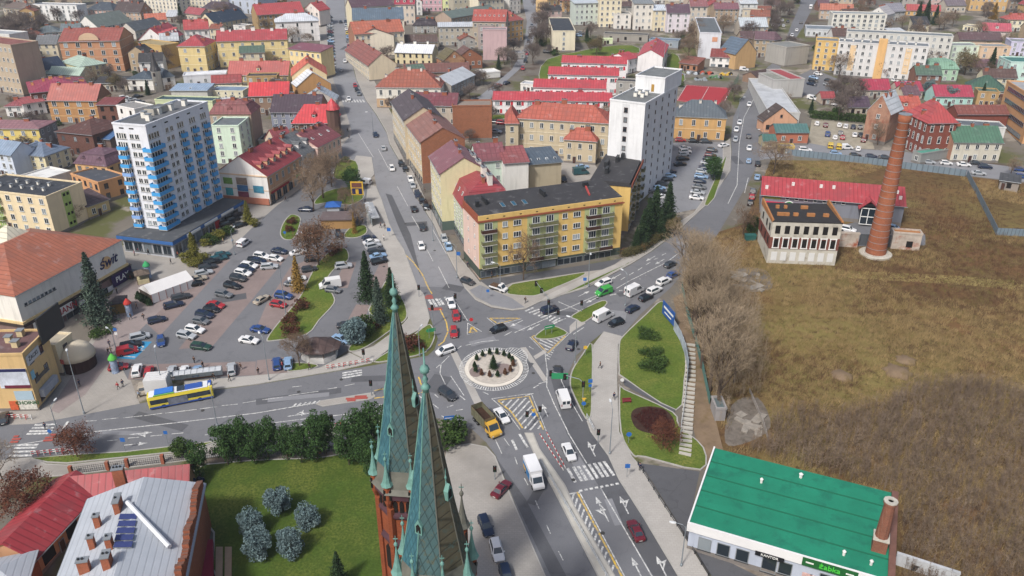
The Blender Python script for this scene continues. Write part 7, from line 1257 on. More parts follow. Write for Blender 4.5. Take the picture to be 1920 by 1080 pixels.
# people
SKIN=M('skin','b88a72',.05);HAIR=M('hair_brown','33251d',.2)
def chain_mesh(name,verts,edges,radii,mats):
 me=bpy.data.meshes.new(name);me.from_pydata(verts,edges,[]);o=bpy.data.objects.new(name,me);COL.objects.link(o);sk=o.modifiers.new('s','SKIN');sk.use_smooth_shade=True;o.modifiers.new('d','SUBSURF').levels=1
 for i,r in enumerate(radii):me.skin_vertices[0].data[i].radius=(r,r)
 me.skin_vertices[0].data[0].use_root=True;dg=bpy.context.evaluated_depsgraph_get();r=bpy.data.meshes.new_from_object(o.evaluated_get(dg));r.name=name;bpy.data.objects.remove(o);r.materials.clear()
 for m_ in mats:r.materials.append(m_)
 return r
def person_meshes(step,arm):
 J=[(0,0,.95),(0,0,1.2),(0,0,1.42),(0,0,1.52),(0,0,1.64),(0,0,1.72),(0,.1,.9),(step,.1,.5),(step*1.2-.06,.1,.1),(step*1.2+.12,.1,.03),(0,-.1,.9),(-step,-.1,.5),(-step*1.5-.1,-.1,.12),(-step*1.5+.06,-.1,.04),(0,.19,1.40),(-arm,.25,1.13),(-arm*.4,.27,.88),(0,-.19,1.40),(arm,-.25,1.13),(arm*1.7,-.26,.9)]
 E_=[(0,1),(1,2),(2,3),(3,4),(4,5),(0,6),(6,7),(7,8),(8,9),(0,10),(10,11),(11,12),(12,13),(2,14),(14,15),(15,16),(2,17),(17,18),(18,19)]
 Rr=[.13,.12,.12,.055,.095,.08,.09,.062,.045,.04,.09,.062,.045,.04,.06,.048,.032,.06,.048,.032]
 b=chain_mesh('person',J,E_,Rr,[SKIN,M('trousers','23262e',.15)])
 for p in b.polygons:p.material_index=1 if p.center.z<.93 and abs(p.center.y)<.19 else 0
 bm=bmesh.new();bm.from_mesh(b)
 fm=MB();fm.box(.08,-.014,1.62,.115,.014,1.66,SKIN)
 for s in(-1,1):fm.box(-.015,s*.1-.01,1.62,.015,s*.1+.01,1.67,SKIN)
 for k in(16,19):
  x,y,z=J[k]
  for i in range(4):fm.tube([(x-.03+.02*i,y,z-.02),(x-.03+.02*i,y*1.01,z-.10-.008*(i in(1,2)))],.009,SKIN,4,.006)
  fm.tube([(x+.035,y,z),(x+.065,y,z-.05)],.010,SKIN,4,.007)
 f=fm.mesh('f');bm.from_mesh(f);bm.to_mesh(b);bm.free()
 c=chain_mesh('coat',[(0,0,.82),(0,0,1.0),(0,0,1.25),(0,0,1.42),(0,0,1.49)]+[J[k] for k in(14,15)]+[tuple(Vector(J[15]).lerp(Vector(J[16]),.85))]+[J[k] for k in(17,18)]+[tuple(Vector(J[18]).lerp(Vector(J[19]),.85))],[(0,1),(1,2),(2,3),(3,4),(3,5),(5,6),(6,7),(3,8),(8,9),(9,10)],[.17,.165,.16,.145,.08,.08,.066,.052,.08,.066,.052],[M('coat','30343c',.1)])
 m=MB();m.lathe([(.098,-.05),(.105,.02),(.09,.075),(.04,.11)],HAIR,10,(-.018,0,1.665));return b,c,m.mesh('hair')
PM=[person_meshes(.22,.16),person_meshes(.03,.03),person_meshes(.16,.22)]
CO={'black':'16171a','dark blue':'1c2a4a','red':'a02030','grey':'5a5c60','beige':'9c8c74','white':'c8c8c6','orange':'b8502c','green':'3a4c34','light blue':'7f9cb8','brown':'4a3628','yellow':'c0b030','pink':'b07080'}
rp_=random.Random(21)
def person(px,py,col,where,pose=None,d=None):
 i=rp_.randrange(3) if pose is None else pose;p=G(px,py);a=rp_.uniform(0,6.28)
 if d:q=G(px+d[0],py+d[1]);a=atan2(q.y-p.y,q.x-p.x)
 hz_=.124 if where.startswith('#') else .03;w=where.lstrip('#');b,c,h=PM[i];o=link('person',b,None,(p.x,p.y,p.z+hz_),a);tag(o,'person in %s coat %s'%(col,w),'person');ct=link('coat',c,o);s=ct.material_slots[0];s.link='OBJECT';s.material=M('coat_'+col.replace(' ','_'),CO[col],.1);link('hair',h,o);return o
for q in((279,478,'black','standing at the left of the shop arcade entrance'),(289,474,'dark blue','waiting before the arcade, left of a red coat'),(297,472,'red','waiting before the shop arcade'),(310,472,'black','waiting at the arcade corner, right of a red coat'),(320,476,'dark blue','at the very corner of the shop arcade'),(330,470,'grey','just right of the arcade corner'),(334,482,'orange','crossing the plaza before the tower'),(321,496,'grey','crossing the plaza below an orange coat'),(362,497,'black','left of the tall golden thuja'),(378,495,'black','right of the tall golden thuja'),(386,489,'dark blue','behind the plaza kerb row near the thuja'),(437,458,'light blue','standing behind the small white van on the plaza'),(419,457,'beige','beside the hedge bed on the plaza'),(260,474,'red','at the market stall below the blue awning'),(267,475,'white','at the market stall, right of a red coat'),(273,471,'yellow','inside the crowd by the blue awning'),(253,480,'pink','at the left end of the blue awning'),(246,505,'grey','beside the van at the purple sign'),(206,650,'dark blue','walking behind the red van on the mauve paving'),(204,665,'black','walking beside a pale coat near the red van'),(209,663,'beige','walking beside a black coat near the red van'),(150,725,'dark blue','below the yellow shop entrance'),(222,730,'red','crossing the pavement left of the bus'),(231,725,'dark blue','crossing the pavement beside a red coat'),(261,746,'light blue','at the kerb behind the bus'),(281,744,'black','waiting at the tail of the bus'),(270,600,'black','walking beside the parked navy hatchback on the plaza kerb'),(257,580,'brown','left of the white tent'),(246,599,'black','below the red topped advert pillar'),(311,582,'black','next to the navy estate at the plaza kerb'),(365,681,'brown','between the bottom parking row and the lot'),(381,690,'black','beside the light blue hatchback of the bottom row'),(86,806,'dark blue','crossing the zebra at the lower left'),(220,551,'black','before the white poster of the shopping hall'),(172,589,'black','before the dark shop window of the hall'),(507,565,'black','beside the red hatchback in the parking lot'),(985,569,'black','waiting at the right hand zebra'),(600,72,'black','far up the left pavement of the main street'),(599,86,'dark blue','far up the left pavement, lower of two'),(652,248,'brown','on the pavement before the scarlet roofed corner house'),(655,262,'black','on the pavement below the scarlet roofed corner house')):person(*q)
for q in((402,713,'black','#waiting inside the bus stop'),(431,716,'black','#right of the bus stop'),(396,725,'white','#before the front of the bus'),(452,694,'brown','#beside the silver blue estate'),(485,703,'black','#on the lower pavement beside the tall lamp'),(530,691,'red','#between the two blue estates'),(581,694,'black','#on the small lawn beside the kiosk'),(1125,692,'black','#walking with a bag on the wide pale path'),(1151,750,'dark blue','#walking down the wide pale path'),(1199,883,'dark blue','#at the corner of the dark yard'),(722,430,'black','#right of the bus shelter on the promenade'),(714,428,'dark blue','#at the end of the bus shelter'),(680,419,'grey','#left of the bus shelter'),(687,354,'black','#at the tip of the promenade'),(779,334,'black','#on the right pavement beside the white parked car'),(797,362,'brown','#under the pale yellow street block'),(821,395,'black','#upper one before the green street block'),(821,406,'light blue','#lower one before the green street block'),(841,439,'black','#beside the silver parked hatchback'),(877,502,'dark blue','#at the pink end of the yellow block'),(922,521,'black','#before the yellow block shops'),(774,319,'yellow','#on the right pavement beside two black cars'),(720,452,'white','#on the promenade beside the tight car row')):person(*q)
person(536,378,'black','riding along the peach tenement')
# lamps, signals, signs
LAMPM=M('lamp_metal','8a9298',.06,1,.5,metal=.3);LAMPH=M('lamp_head','c8ccce',.04);GRN=M('sign_green_road','1f8a58',.05);BLU=M('sign_blue_road','1f62ae',.05);YSG=M('sign_yellow_road','d6ac1c',.05);WSG=M('sign_white','d4d4d2',.04);RSG=M('sign_red_road','b01c24',.05);BLKM=M('signal_black','16171a',.1);SRED=M('signal_red_lens','5a1414',.05)
def at(px,py,h=0):p=G(px,py);p.z+=h;return p
def lamp(base,h,arm,label,two=False):
 p=at(*base,.02);q=G(base[0]+arm[0],base[1]+arm[1]);d=(q-p);d.z=0;d.normalize();t=thing('street_lamp',label,'street lamp',p);m=MB();m.tube([(0,0,-.3),(0,0,h*.5),(0,0,h)],.11,LAMPM,8,.06);m.build('pole',t);m=MB();m.lathe([(.2,-.2),(.2,.5),(.12,.6)],LAMPM,8);m.build('base',t)
 for s in((1,-1) if two else(1,)):
  m=MB();m.tube([(0,0,h-.3),tuple(d*.5*s+Vector((0,0,h+.2))),tuple(d*1.6*s+Vector((0,0,h+.35)))],.05,LAMPM,6);m.build('arm',t);m=MB();m.rings([[(x,y,z) for y,z in((-w,0),(w,0),(w*.7,.14),(-w*.7,.14))] for x,w in((0,.1),(.25,.22),(.8,.2),(1.0,.08))],LAMPH);hd=m.build('lamp_head',t,fix=True);hd.location=d*1.5*s+Vector((0,0,h+.28));hd.rotation_euler=(0,0,atan2(d.y*s,d.x*s))
for b,h,a,l in(((537,596),14,(-20,4),'tall slim lamp mast in the middle of the parking lot'),((505,713),10,(-10,-14),'lamp on the pavement beside the bottom parking row'),((408,800),8,(-4,-20),'lamp in the middle of the lower road'),((111,818),6.5,(10,-14),'curved lamp beside the lower left zebra'),((158,776),13,(-4,-20),'tall lamp mast before the yellow shop building'),((307,733),9,(0,-20),'lamp behind the bus'),((221,668),6,(-14,-10),'lamp beside the disabled parking bay'),((938,546),7,(-14,-4),'lamp before the left half of the yellow block'),((1103,538),9.5,(2,10),'tall lamp with platform before the yellow block'),((1172,574),8.5,(-14,-10),'lamp at the right hand road median'),((1078,682),10.5,(-16,-6),'lamp beside the bypass lane'),((1143,852),10,(-6,-20),'thin lamp at the lower path edge'),((1277,1062),8,(-20,-4),'lamp with banner frame at the lower right path'),((812,452),9,(-14,-4),'lamp before the green street block'),((857,522),9,(-14,-4),'lamp at the pink corner of the yellow block'),((787,667),6,(6,-10),'lamp on the corner lawn beside the red shrubs'),((1426,285),8,(-14,2),'lamp beside the upper right road'),((700,250),8,(-14,2),'lamp at the upper main street pavement'),((1383,222),8,(14,-2),'lamp opposite the red court'),((440,478),7,(10,-10),'lamp beside the hedge bed on the plaza')):lamp(b,h,a,l)
def signal(base,h,label,arm=None,heads=1,sign=None):
 p=at(*base,.02);t=thing('traffic_light',label,'traffic light',p);m=MB();m.tube([(0,0,-.3),(0,0,h)],.08,LAMPM,8);m.build('pole',t);pts=[Vector((0,0,h-.6))]
 if arm:
  q=G(arm[0],arm[1],0);q.z=p.z+h;v=q-p;v.z=0;m=MB();m.tube([(0,0,h-.3),tuple(v*.12+Vector((0,0,h+.35))),tuple(v+Vector((0,0,h+.45)))],.07,LAMPM,8);m.build('arm',t);pts.append(v*.97+Vector((0,0,h)))
 if heads>1 and arm:pts.append(v*.55+Vector((0,0,h)))
 for c in pts:
  m=MB();m.box(c.x-.2,c.y-.16,c.z-.55,c.x+.2,c.y+.16,c.z+.55,BLKM);hd=m.build('signal_head',t);m=MB();m.box(c.x-.32,c.y-.02,c.z-.7,c.x+.32,c.y+.02,c.z+.7,BLKM);m.build('backboard',hd)
  for k,mt in enumerate((SRED,M('signal_amber_lens','4a3a12'),M('signal_green_lens','123a22'))):m=MB();m.lathe([(.11,0),(.11,.06)],mt,8);l_=m.build('lens',hd);l_.location=(c.x,c.y-.16,c.z+.33-.33*k);l_.rotation_euler=(pi/2,0,0)
 return t
signal((812,612),5.5,'traffic light on an arm over the main street end',(856,592));signal((1028,602),5.5,'traffic light arm beside the right hand zebra',(1004,566),2);gs_=signal((1092,760),5.5,'traffic light gantry with green sign over the bypass lane',(1030,742),2)
v=G(1048,748)-gs_.location;m=MB();m.box(v.x-1.6,v.y-.3,5.0,v.x+1.6,v.y-.2,6.3,GRN);sg_=m.build('overhead_sign',gs_)
for b,h,l in(((988,806),4.2,'traffic light in the striped lower island'),((1012,790),3.4,'traffic light at the right edge of the lower island'),((697,742),3.6,'traffic light on the left road median'),((683,680),3.2,'traffic light at the left road pavement'),((1046,606),3.4,'short traffic light on the right hand median'),((1121,832),3.2,'traffic light at the top of the lower path'),((624,806),3.4,'traffic light among the pines of the lower road'),((786,557),3.2,'traffic light at the main street zebra'),((1090,585),3,'traffic light at the grassy island tip'),((928,900),3,'dark signal at the forecourt kerb')):signal(b,h,l)
def sign(base,h,label,shapes,cat='road sign'):
 p=at(*base,.05);t=thing('road_sign',label,cat,p);m=MB();m.tube([(0,0,-.3),(0,0,h)],.04,LAMPM,6);m.build('post',t);z=h
 for s,mt,r in shapes:
  m=MB();n={'o':16,'t':3,'s':4}[s];ro={'o':0,'t':-pi/2,'s':pi/4}[s];m.rings([[(r*cos(ro+2*pi*i/n),y,z-r+r*sin(ro+2*pi*i/n)) for i in range(n)] for y in(-.06,-.03)],mt);m.build('plate',t,fix=True);z-=2*r+.05
for q in(((1175,896),3.2,'blue square crossing sign beside the lower path',[('s',BLU,.62)]),((1094,768),3.0,'yellow give way and blue roundabout signs beside the bypass',[('t',YSG,.55),('o',BLU,.45)]),((1106,735),3.2,'blue sign pair on the narrow lawn',[('s',BLU,.6),('s',BLU,.45)]),((1000,790),3.0,'yellow and blue signs on the striped island',[('t',YSG,.5),('o',BLU,.4)]),((884,612),2.2,'red no entry sign at the tiny yellow island',[('o',RSG,.45)]),((1097,667),2.6,'orange square sign at the bypass kerb',[('s',YSG,.55)]),((235,845),3,'blue sign on the lower grass strip',[('s',BLU,.6)]),((315,832),3,'second blue sign on the lower grass strip',[('s',BLU,.5)]),((220,636),3,'blue parking sign beside the disabled bay',[('s',BLU,.55),('s',WSG,.45)]),((97,822),2,'blue round sign on the lower left zebra island',[('o',BLU,.4)]),((1178,832),2.6,'dark blue round sign at the flower bed corner',[('o',BLU,.5)]),((860,492),3.2,'blue sign before the pink end of the yellow block',[('s',BLU,.7)]),((730,445),3,'blue and red sign on the promenade',[('s',BLU,.7)]),((915,560),2.6,'blue sign at the paved corner',[('s',BLU,.5)]),((535,446),2,'blue sign on the oval traffic island',[('o',BLU,.4)]),((1096,540),3,'grey blue sign before the yellow block lawn',[('s',BLU,.6)]),((836,412),4,'light blue sign cluster before the green street block',[('s',BLU,.9),('s',WSG,.6)]),((1166,722),1.6,'small round sign at the dark path',[('o',WSG,.4)])):sign(*q)
def board(base,h,w,bh,dirpx,mat,label,arrow_=True):
 p=at(*base,.1);q=G(base[0]+dirpx[0],base[1]+dirpx[1]);a=atan2(q.y-p.y,q.x-p.x);t=thing('direction_sign',label,'direction sign',p,a);m=MB()
 m.rings([[(x,y,z) for x,z in((-w/2,h-bh),(w/2,h-bh),(w/2+(bh*.5 if arrow_ else 0),h-bh/2),(w/2,h),(-w/2,h))] for y in(-.06,0)],mat);pl=m.build('plate',t,fix=True);m=MB();m.box(-w*.42,-.08,h-bh*.58,w*.36,-.06,h-bh*.42,WSG);m.build('lettering_band',pl)
 for x in(-w*.35,w*.35):m=MB();m.tube([(x,.06,-.4),(x,.06,h)],.05,LAMPM);m.build('post',t)
board((1029,628),2.4,2.2,.9,(20,-5),GRN,'green arrow shaped direction sign on the grassy island');board((810,634),2.4,1.8,.9,(-20,4),GRN,'green direction sign on the corner lawn');board((843,800),2.4,2.0,.9,(18,-2),BLU,'blue arrow shaped sign beside the church tower')
# fences, rails, barriers
def run(name,label,cat,pts,h,mat,style,step=2.5,base=.0,posts=None):
 P=[G(*p) for p in pts];t=thing(name,label,cat,P[0]);O=P[0]
 for i in range(len(P)-1):
  a,b_=P[i]-O,P[i+1]-O;L=(b_-a).length;u=(b_-a)/L;m=MB();n=Vector((-u.y,u.x,0))*.03;Z=Vector((0,0,1))
  if style in('sheet','mesh'):
   q=[a+Z*base,b_+Z*base,b_+Z*h,a+Z*h];m.rings([[p+n for p in q],[p-n for p in q]],mat)
  else:
   for z in((h,h*.5) if style=='rail' else(h,h*.75,h*.5,.25)):m.tube([a+Z*z,b_+Z*z],.05 if style=='rail' else .03,mat,5)
   if style=='iron':
    for k in range(int(L/.35)):c=a+u*(.35*k);m.box(c.x-.02,c.y-.02,c.z,c.x+.02,c.y+.02,c.z+h+.1,mat)
  m.build('panel' if style in('sheet','mesh') else 'rails',t,fix=True)
  for k in range(int(L/step)+1):c=a+u*min(step*k,L);m=MB();r=.06 if not posts else .28;m.box(c.x-r,c.y-r,c.z-.3,c.x+r,c.y+r,c.z+h+(.08 if not posts else .35),posts or mat);m.build('post',t)
 return t
SHF=M('fence_sheet','6f7f8a',.15,.3,.6,'corr',size=.9);TFE=M('fence_teal','4f7a72',.2,.4);run('sheet_fence','blue grey sheet metal fence between the field and the street','fence',[(1476,291),(1560,300),(1640,309),(1730,321),(1810,331)],2.3,SHF,'sheet',4);run('sheet_fence','blue grey sheet metal fence cutting down across the field','fence',[(1812,331),(1830,365),(1850,405),(1868,441),(1935,444)],2.2,SHF,'sheet',4)
run('wire_fence','thin teal fence along the bare thicket','fence',[(1278,540),(1288,590),(1303,640),(1318,700),(1330,758)],1.8,TFE,'sheet',3);run('iron_fence','iron fence with brick posts behind the red outbuilding','fence',[(135,890),(240,876),(360,862),(480,855),(600,848),(690,842)],1.5,DARKM,'iron',6,posts=BRICK)
run('guard_rail','white guard rail on the lower road median','guard rail',[(1013,868),(1050,930),(1090,1000),(1135,1080),(1170,1140)],.9,M('rail_white','b8bcbe',.06),'rail',2);run('guard_rail','short white railing at the path mouth','railing',[(1100,784),(1114,810)],1,MATS['rail_white'],'rail',1.5);run('court_fence','green ball fence around the red court','fence',[(1352,200),(1364,185),(1384,152)],3.5,M('fence_green','2c5a48',.15),'rail',3)
PW=M('barrier_white','d2d0cc',.05);PR_=M('barrier_red','b02a2c',.08)
def barrier(pts,label,step=1.0,z0=.12):
 P=[G(*p) for p in pts];t=thing('barrier',label,'barrier',P[0])
 for i in range(len(P)-1):
  a,b_=P[i]-P[0],P[i+1]-P[0];n=max(1,int((b_-a).length/step))
  for z in(.5,.95):
   m=MB()
   for k in range(n*2):p,q=a.lerp(b_,k/n/2),a.lerp(b_,(k+1)/n/2);m.tube([p+Vector((0,0,z*z0/.12+z0)),q+Vector((0,0,z*z0/.12+z0))],.06,PW if k%2 else PR_,5)
   m.build('rail',t)
  for k in range(n+1):p=a.lerp(b_,k/n);m=MB();m.box(p.x-.05,p.y-.05,p.z-.1,p.x+.05,p.y+.05,p.z+1.15*z0/.12,PR_ if k%2 else PW);m.build('post',t)
for pts,l in(([(612,694),(655,687),(699,679)],'red and white barrier along the pavement behind the left zebra'),([(17,786),(60,787)],'red and white barrier at the left edge'),([(60,856),(140,848)],'red and white barrier on the lower grass strip'),([(628,803),(722,790)],'red and white barrier behind the pines'),([(1012,815),(1035,850),(1056,882)],'white and red kerb barrier left of the cycle lane'),([(1025,812),(1042,845),(1060,878)],'white and red kerb barrier right of the cycle lane')):barrier(pts,l,1.0,.12 if 'kerb' not in l else .03)
pk_=[G(1240,590),G(1250,598),G(1260,606)];t=thing('hoarding','blue advertising hoarding at the top of the park lawn','billboard',G(1241,590));m=MB();a,b_=G(1241,592)-t.location,G(1263,618)-t.location;n=Vector((.05,.03,0));Z=Vector((0,0,1));m.rings([[p+n*s for p in(a+Z*.8,b_+Z*.8,b_+Z*4.2,a+Z*4.2)] for s in(-1,1)],M('hoarding_blue','1c4f94',.08,.5));hb=m.build('board',t,fix=True);m=MB();w=(b_-a)
for z0,z1,u0,u1 in((2.7,3.2,.12,.9),(1.6,1.9,.2,.75)):m.rings([[p-n*s for p in(a+w*u0+Z*z0,a+w*u1+Z*z0,a+w*u1+Z*z1,a+w*u0+Z*z1)] for s in(1.0,1.6)],WSG)
m.build('lettering_band',hb,fix=True)
run('hoarding','pale graffiti covered hoarding curving along the park','hoarding',[(1263,619),(1275,640),(1284,665),(1289,695),(1287,720)],2.6,M('hoarding_pale','9fa9b4',.35,.5),'sheet',2.5);run('hoarding','thin white rail continuing the hoarding down the park','railing',[(1287,720),(1283,760),(1277,800),(1275,830)],1.1,MATS['rail_white'],'rail',2)
for k in range(26):
 f=k/25;px,py=1294-14*max(0,f-.3),648+205*f;p=at(px,py,.05);m=MB();m.box(-1.1,-.3,0,1.1,.3,.35,CONC);m.box(-.25,-.25,-.3,.25,.25,0,CONC);o=m.build('concrete_block');o.location=p;o.rotation_euler=(0,0,-.25+rt.uniform(-.12,.12));tag(o,'concrete block, %s from the top of the line behind the park hoarding'%(ORD[k] if k<25 else 'last'),'concrete block','concrete blocks behind the hoarding')
# kiosks, shelters and small things
def shelter(a,b_,depth,label,ribs=9):
 A,Bp=G(*a),G(*b_);u=(Bp-A).xy;L=u.length;t=thing('bus_shelter',label,'bus shelter',(A.x,A.y,A.z+.12),atan2(u.y,u.x));GLS=M('shelter_glass','b8c4c8',.05,1,.5);m=MB();m.rings([[(x,y,z) for y,z in((-.2,2.45),(depth*.5,2.75),(depth,2.5),(depth,2.42),(-.2,2.37))] for x in(0,L)],M('shelter_roof','b4b8bc',.12,1,.4));m.build('roof',t,fix=True)
 for k in range(ribs):m=MB();x=L*k/(ribs-1);m.tube([(x,-.2,2.5),(x,depth*.5,2.82),(x,depth,2.57)],.04,GREYM,4);m.build('rib',t);m=MB();m.tube([(x,depth-.1,-.2),(x,depth-.1,2.4)],.04,GREYM,5);m.build('post',t)
 m=MB();m.box(.1,depth-.12,.3,L-.1,depth-.08,2.2,GLS);m.build('glass_wall',t);m=MB();m.box(L*.2,depth-.6,.4,L*.8,depth-.25,.48,M('bench_wood','6a4a34',.2));m.build('bench',t)
shelter((327,724),(418,712),1.7,'long glass bus shelter with ribbed roof behind the bus');shelter((712,424),(698,390),2.2,'arched grey bus shelter on the promenade',12)
def pillar(px,py,cap,label):
 t=thing('advert_pillar',label,'advertising pillar',G(px,py));m=MB();m.lathe([(.75,-.3),(.75,.3),(.7,.35),(.7,3.2)],M('pillar_posters','8f9fb8',.5,1.3),16);m.build('drum',t);m=MB();m.lathe([(.9,3.2),(.9,3.4),(.7,3.8),(.3,4.3),(.05,4.6)],M('pillar_cap_'+cap,{'green':'4fae3c','red':'b8342a','teal':'2f9a5c'}[cap],.08),16);m.build('cap',t)
pillar(217,698,'green','advert pillar with bright green cap beside the red car');pillar(244,592,'red','advert pillar with red cap beside the giant spruce');pillar(279,520,'teal','advert pillar with green cap behind the white tent')
def kiosk(px,py,n,r,h,rh,wall,roof,label,cat='kiosk',rz=0,open_=False,st=1.0):
 t=thing('kiosk',label,cat,G(px,py),rz);m=MB();rg=lambda q,z:[(q*st*cos(2*pi*(i+.5)/n),q*sin(2*pi*(i+.5)/n),z) for i in range(n)];m.rings([rg(r,-.5),rg(r,h*(.45 if open_ else 1))],wall);m.build('wall',t,fix=True);m=MB();m.rings([rg(r*1.25,h),rg(r*1.25,h+.15),rg(.1,h+rh)],roof);m.build('roof',t,fix=True)
 for i in range(n):
  x,y,_=rg(r*.98,0)[i];m=MB();m.tube([(x,y,-.4),(x,y,h)],.07,GREYM if not open_ else MATS['load_brown'],5);m.build('post',t)
 return t
kiosk(600,668,8,3.2,2.6,2.0,M('kiosk_white','c6c4c0',.08),roofm('54403c','tile'),'octagonal snack kiosk with brown roof and white counter','snack kiosk',0,True,1.25);kiosk(225,582,4,2.4,2.6,1.3,M('kiosk_ochre','8a6a2c',.2),roofm('4a4244','tile'),'ochre wooden kiosk beside the giant spruce','kiosk',.4);kiosk(269,528,4,2.0,2.4,1.0,M('stall_cream','c0b48c',.15),roofm('6a5a4c','tile'),'cream market stall before the white tent','market stall',.5,True)
kb=kiosk(627,402,4,2.6,3.0,1.2,M('kiosk_grey','a4aab0',.08),M('roof_tarp_blue','2458a0',.1),'grey kiosk with bright blue roof on the island','kiosk',.1);bd('shed','low ochre building with flat brown roof beside the bus shelter',(601,413),(662,412),6,2.8,1,'a07428','flat','6a5a5a',faces='',plinth=False)
t=thing('notice_board','tall yellow framed board beside the round pine','board',at(672,384,0));m=MB();m.box(-1.9,-.1,3.2,1.9,.1,7.4,M('board_frame_yellow','c8a018',.06));m.box(-1.5,-.16,5.6,1.5,-.1,7.0,M('board_brown','6a4038',.15));m.box(-1.5,-.16,3.5,1.5,-.1,5.3,NAVY);m.box(-.45,-.2,3.5,.45,-.16,5.0,MATS['board_frame_yellow']);m.build('board',t)
for x in(-1.6,1.6):m=MB();m.tube([(x,0,-.3),(x,0,3.3)],.1,GREYM);m.build('post',t)
def tent():
 A,Bp=G(263,556),G(287,571);C=G(345,531);t=thing('tent','long white party tent with red trimmed front beside the parking row','tent',A,atan2(Bp.y-A.y,Bp.x-A.x));W_=(Bp-A).length;D=(C-Bp).length;TW_=M('tent_white','d6d4d2',.04,.5,.7);m=MB();m.rings([[(x,y,z) for x,z in((0,0),(0,2.4),(W_/2,4),(W_,2.4),(W_,0))] for y in(.05,D)],TW_);m.build('canopy',t,fix=True)
 for k in range(7):m=MB();y=D*k/6;m.box(W_-.02,y-.06,0,W_+.05,y+.06,2.4,M('tent_trim_red','9c5a4c',.1));m.build('trim',t)
 m=MB();m.box(.3,-.02,0,W_-.3,.04,2.2,M('tent_dark_opening','4a4038',.3,1.5));m.build('opening',t)
 for k in range(5):q=tree('cone',0,0,1.7,'small christmas fir, %s from the left before the white tent'%ORD[k],'potted plant','fir_tree','firs before the tent',1.3,t.matrix_basis@Vector((.4+(W_-.8)*k/4,-.6,0)))
tent()
t=thing('trailer','white ribbed sales trailer beside the bus','trailer',at(299,735,.12),.15);m=MB();m.box(-2.2,-1.5,.5,2.2,1.9,3.6,M('trailer_white','c8c8c8',.06));m.build('body',t)
for k in range(4):m=MB();m.box(-2.1,-1.3+.8*k,3.6,2.1,-.8+.8*k,3.75,MATS['trailer_white']);m.build('roof_rib',t)
wheels(t,(-.6,.6),1.4,.34)
for px,py,c,l in((1713,1068,'24282e','black wheeled bin, largest beside the yard wall'),(1735,1072,'2f6a34','dark green wheeled bin beside the black one'),(1743,1074,'4f8a34','lighter green wheeled bin'),(1754,1077,'23262a','small black bin at the end of the bin row')):
 t=thing('wheeled_bin',l,'bin',at(px,py),-.25);m=MB();cm=M('bin_'+c,c,.08);m.rings([[(x*k,y*k,z) for x,y in((-.5,-.45),(.5,-.45),(.5,.45),(-.5,.45))] for k,z in((.85,.1),(1,1.05))],cm);m.build('body',t);m=MB();m.box(-.55,-.5,1.05,.55,.5,1.2,cm);m.build('lid',t)
 for s in(-1,1):o=link('wheel',TW,t,(s*.4,.45,.12));o.scale=(.4,.4,.4)
t=thing('park_bench','red park bench on a paved square in the lower lawn','bench',at(1175,756,.13),.1)
for nm,q in(('seat',(-.9,-.25,.42,.9,.25,.5)),('backrest',(-.9,.25,.55,.9,.31,.95)),('leg',(-.8,-.2,0,-.7,.2,.42)),('leg',(.7,-.2,0,.8,.2,.42))):m=MB();m.box(*q,M('bench_red','7a2430',.1));m.build(nm,t)
t=thing('recycling_container','teal rubbish container beside the dark bush at the ruin corner','container',at(1406,450));m=MB();m.rings([[(x*k,y*k,z) for x,y in((-1.5,-.8),(1.5,-.8),(1.5,.8),(-1.5,.8))] for k,z in((.9,.1),(1,1.5))],M('container_teal','1f5a56',.1));m.build('body',t);m=MB();m.box(-1.55,-.85,1.5,1.55,.85,1.7,MATS['container_teal']);m.build('lid',t)
bd('hut','derelict grey hut in the weeds at the right edge',(1876,338),(1912,343),6,3,1,'8a7f74','pf','4a4c50',.6,'F',st='d',plinth=False)
bd('shed','small shed with graffiti at the end of the teal fence',(1343,768),(1362,768),4,2.6,1,'8f8a88','par','5a6a6c',faces='',plinth=False)
rj=random.Random(9)
for k,(px,py,c,l) in enumerate(((1274,140,'c0582c','orange heap of junk in the scrap yard'),(1302,138,'b9c0c6','pale heap of scrap metal in the scrap yard'),(1326,138,'b04a30','rusty red heap in the scrap yard'),(1342,146,'4f7a52','green heap of crates in the scrap yard'),(1312,150,'8a9298','grey heap along the scrap yard fence'),(1362,140,'c4a02c','yellow heap before the white house'))):
 m=MB();cm=M('junk_'+c,c,.3,2)
 for i in range(14):x,y,s=rj.uniform(-3,3),rj.uniform(-1.5,1.5),rj.uniform(.4,1.1);m.lathe([(s,-.5),(s*.9,s*.6),(s*.3,s)],cm if i%3 else(GREYM if i%2 else BLKM),6,(x,y,0),rj.uniform(0,3))
 o=m.build('scrap_heap');o.location=G(px,py);tag(o,l,'scrap heap')
t=thing('blue_awning','blue market awning at the left end of the shop arcade','awning',at(262,462),.55);m=MB();m.box(-3.5,-1.6,2.6,3.5,1.6,2.8,FAS);m.build('canopy',t)
for x in(-3.3,3.3):m=MB();m.tube([(x,-1.5,-.3),(x,-1.5,2.6)],.06,GREYM);m.build('post',t)
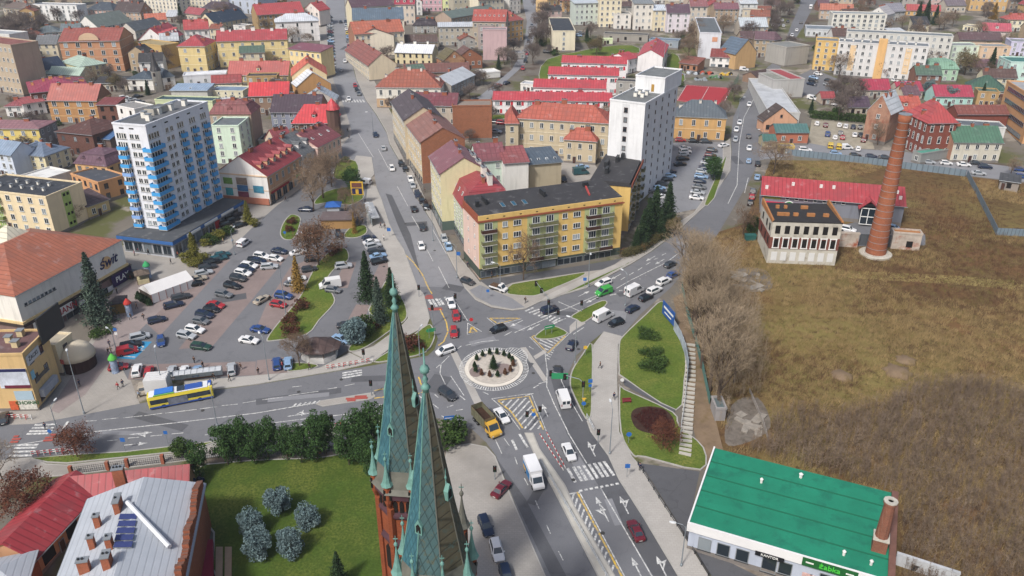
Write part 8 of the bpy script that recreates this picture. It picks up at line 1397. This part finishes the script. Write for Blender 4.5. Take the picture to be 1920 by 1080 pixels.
for k,(px,py) in enumerate(((22,1000),(30,990),(36,982))):
 t=thing('bicycle','%s bicycle from the left leaning beside the red outbuilding'%ORD[k],'bicycle',at(px,py,.3),.6+.2*k);m=MB()
 m.tube([(-.5,0,.05),(-.15,0,.55),(.4,0,.55),(.5,0,.05)],.02,DARKM,5);m.tube([(-.15,0,.55),(.05,0,.05),(.4,0,.5)],.02,DARKM,5);m.build('frame',t)
 for x in(-.52,.52):m=MB();m.rings([[(x+r*cos(2*pi*i/14),y,.03+r*sin(2*pi*i/14)) for i in range(14)] for r,y in((.33,-.02),(.33,.02),(.29,.02),(.29,-.02))],TYRE,cap=False);m.build('wheel',t)
 m=MB();m.box(-.28,-.06,.62,-.05,.06,.67,BLK);m.build('saddle',t)
rs=random.Random(31)
for px0,py0,n in((1408,525,9),(1408,790,10)):
 for k in range(n):
  p=G(px0+rs.uniform(-28,28),py0+rs.uniform(-14,20));m=MB();w,d=rs.uniform(.6,2.2),rs.uniform(.3,.9);m.box(-w,-d,0,w,d,rs.uniform(.12,.35),M('slab_broken','8d867c',.25,1.5));o=m.build('broken_slab');o.location=p;o.rotation_euler=(rs.uniform(-.1,.1),rs.uniform(-.1,.1),rs.uniform(0,3));tag(o,'broken concrete slab lying on the rubble beside the bare thicket','rubble','broken slabs on the rubble')
run('plank_fence','low striped plank fence curving from the rubble to the green roof','fence',[(1405,735),(1420,770),(1432,800),(1440,828)],.9,M('planks_pale','9a938c',.35,1.2),'sheet',2)
for k,(px,py) in enumerate(((1205,880),(1240,935),(1275,990),(1310,1045))):pass
run('chain_fence','thin dark rail fence along the outer edge of the lower path','railing',[(1196,872),(1235,935),(1290,1020),(1330,1085)],.8,DARKM,'rail',2.2)
# air
m=MB();m.box(-900,-120,-60,900,1150,130,M('x','808080'));hz=m.build('haze');hz.data.materials.clear();am=bpy.data.materials.new('air');am.use_nodes=True;nn=am.node_tree.nodes;nn.remove(nn['Principled BSDF']);pv_=nn.new('ShaderNodeVolumePrincipled');pv_.inputs['Color'].default_value=(.86,.92,1,1);pv_.inputs['Density'].default_value=.00016;pv_.inputs['Anisotropy'].default_value=.2
am.node_tree.links.new(pv_.outputs[0],nn['Material Output'].inputs['Volume']);hz.data.materials.append(am);tag(hz,kind='stuff')
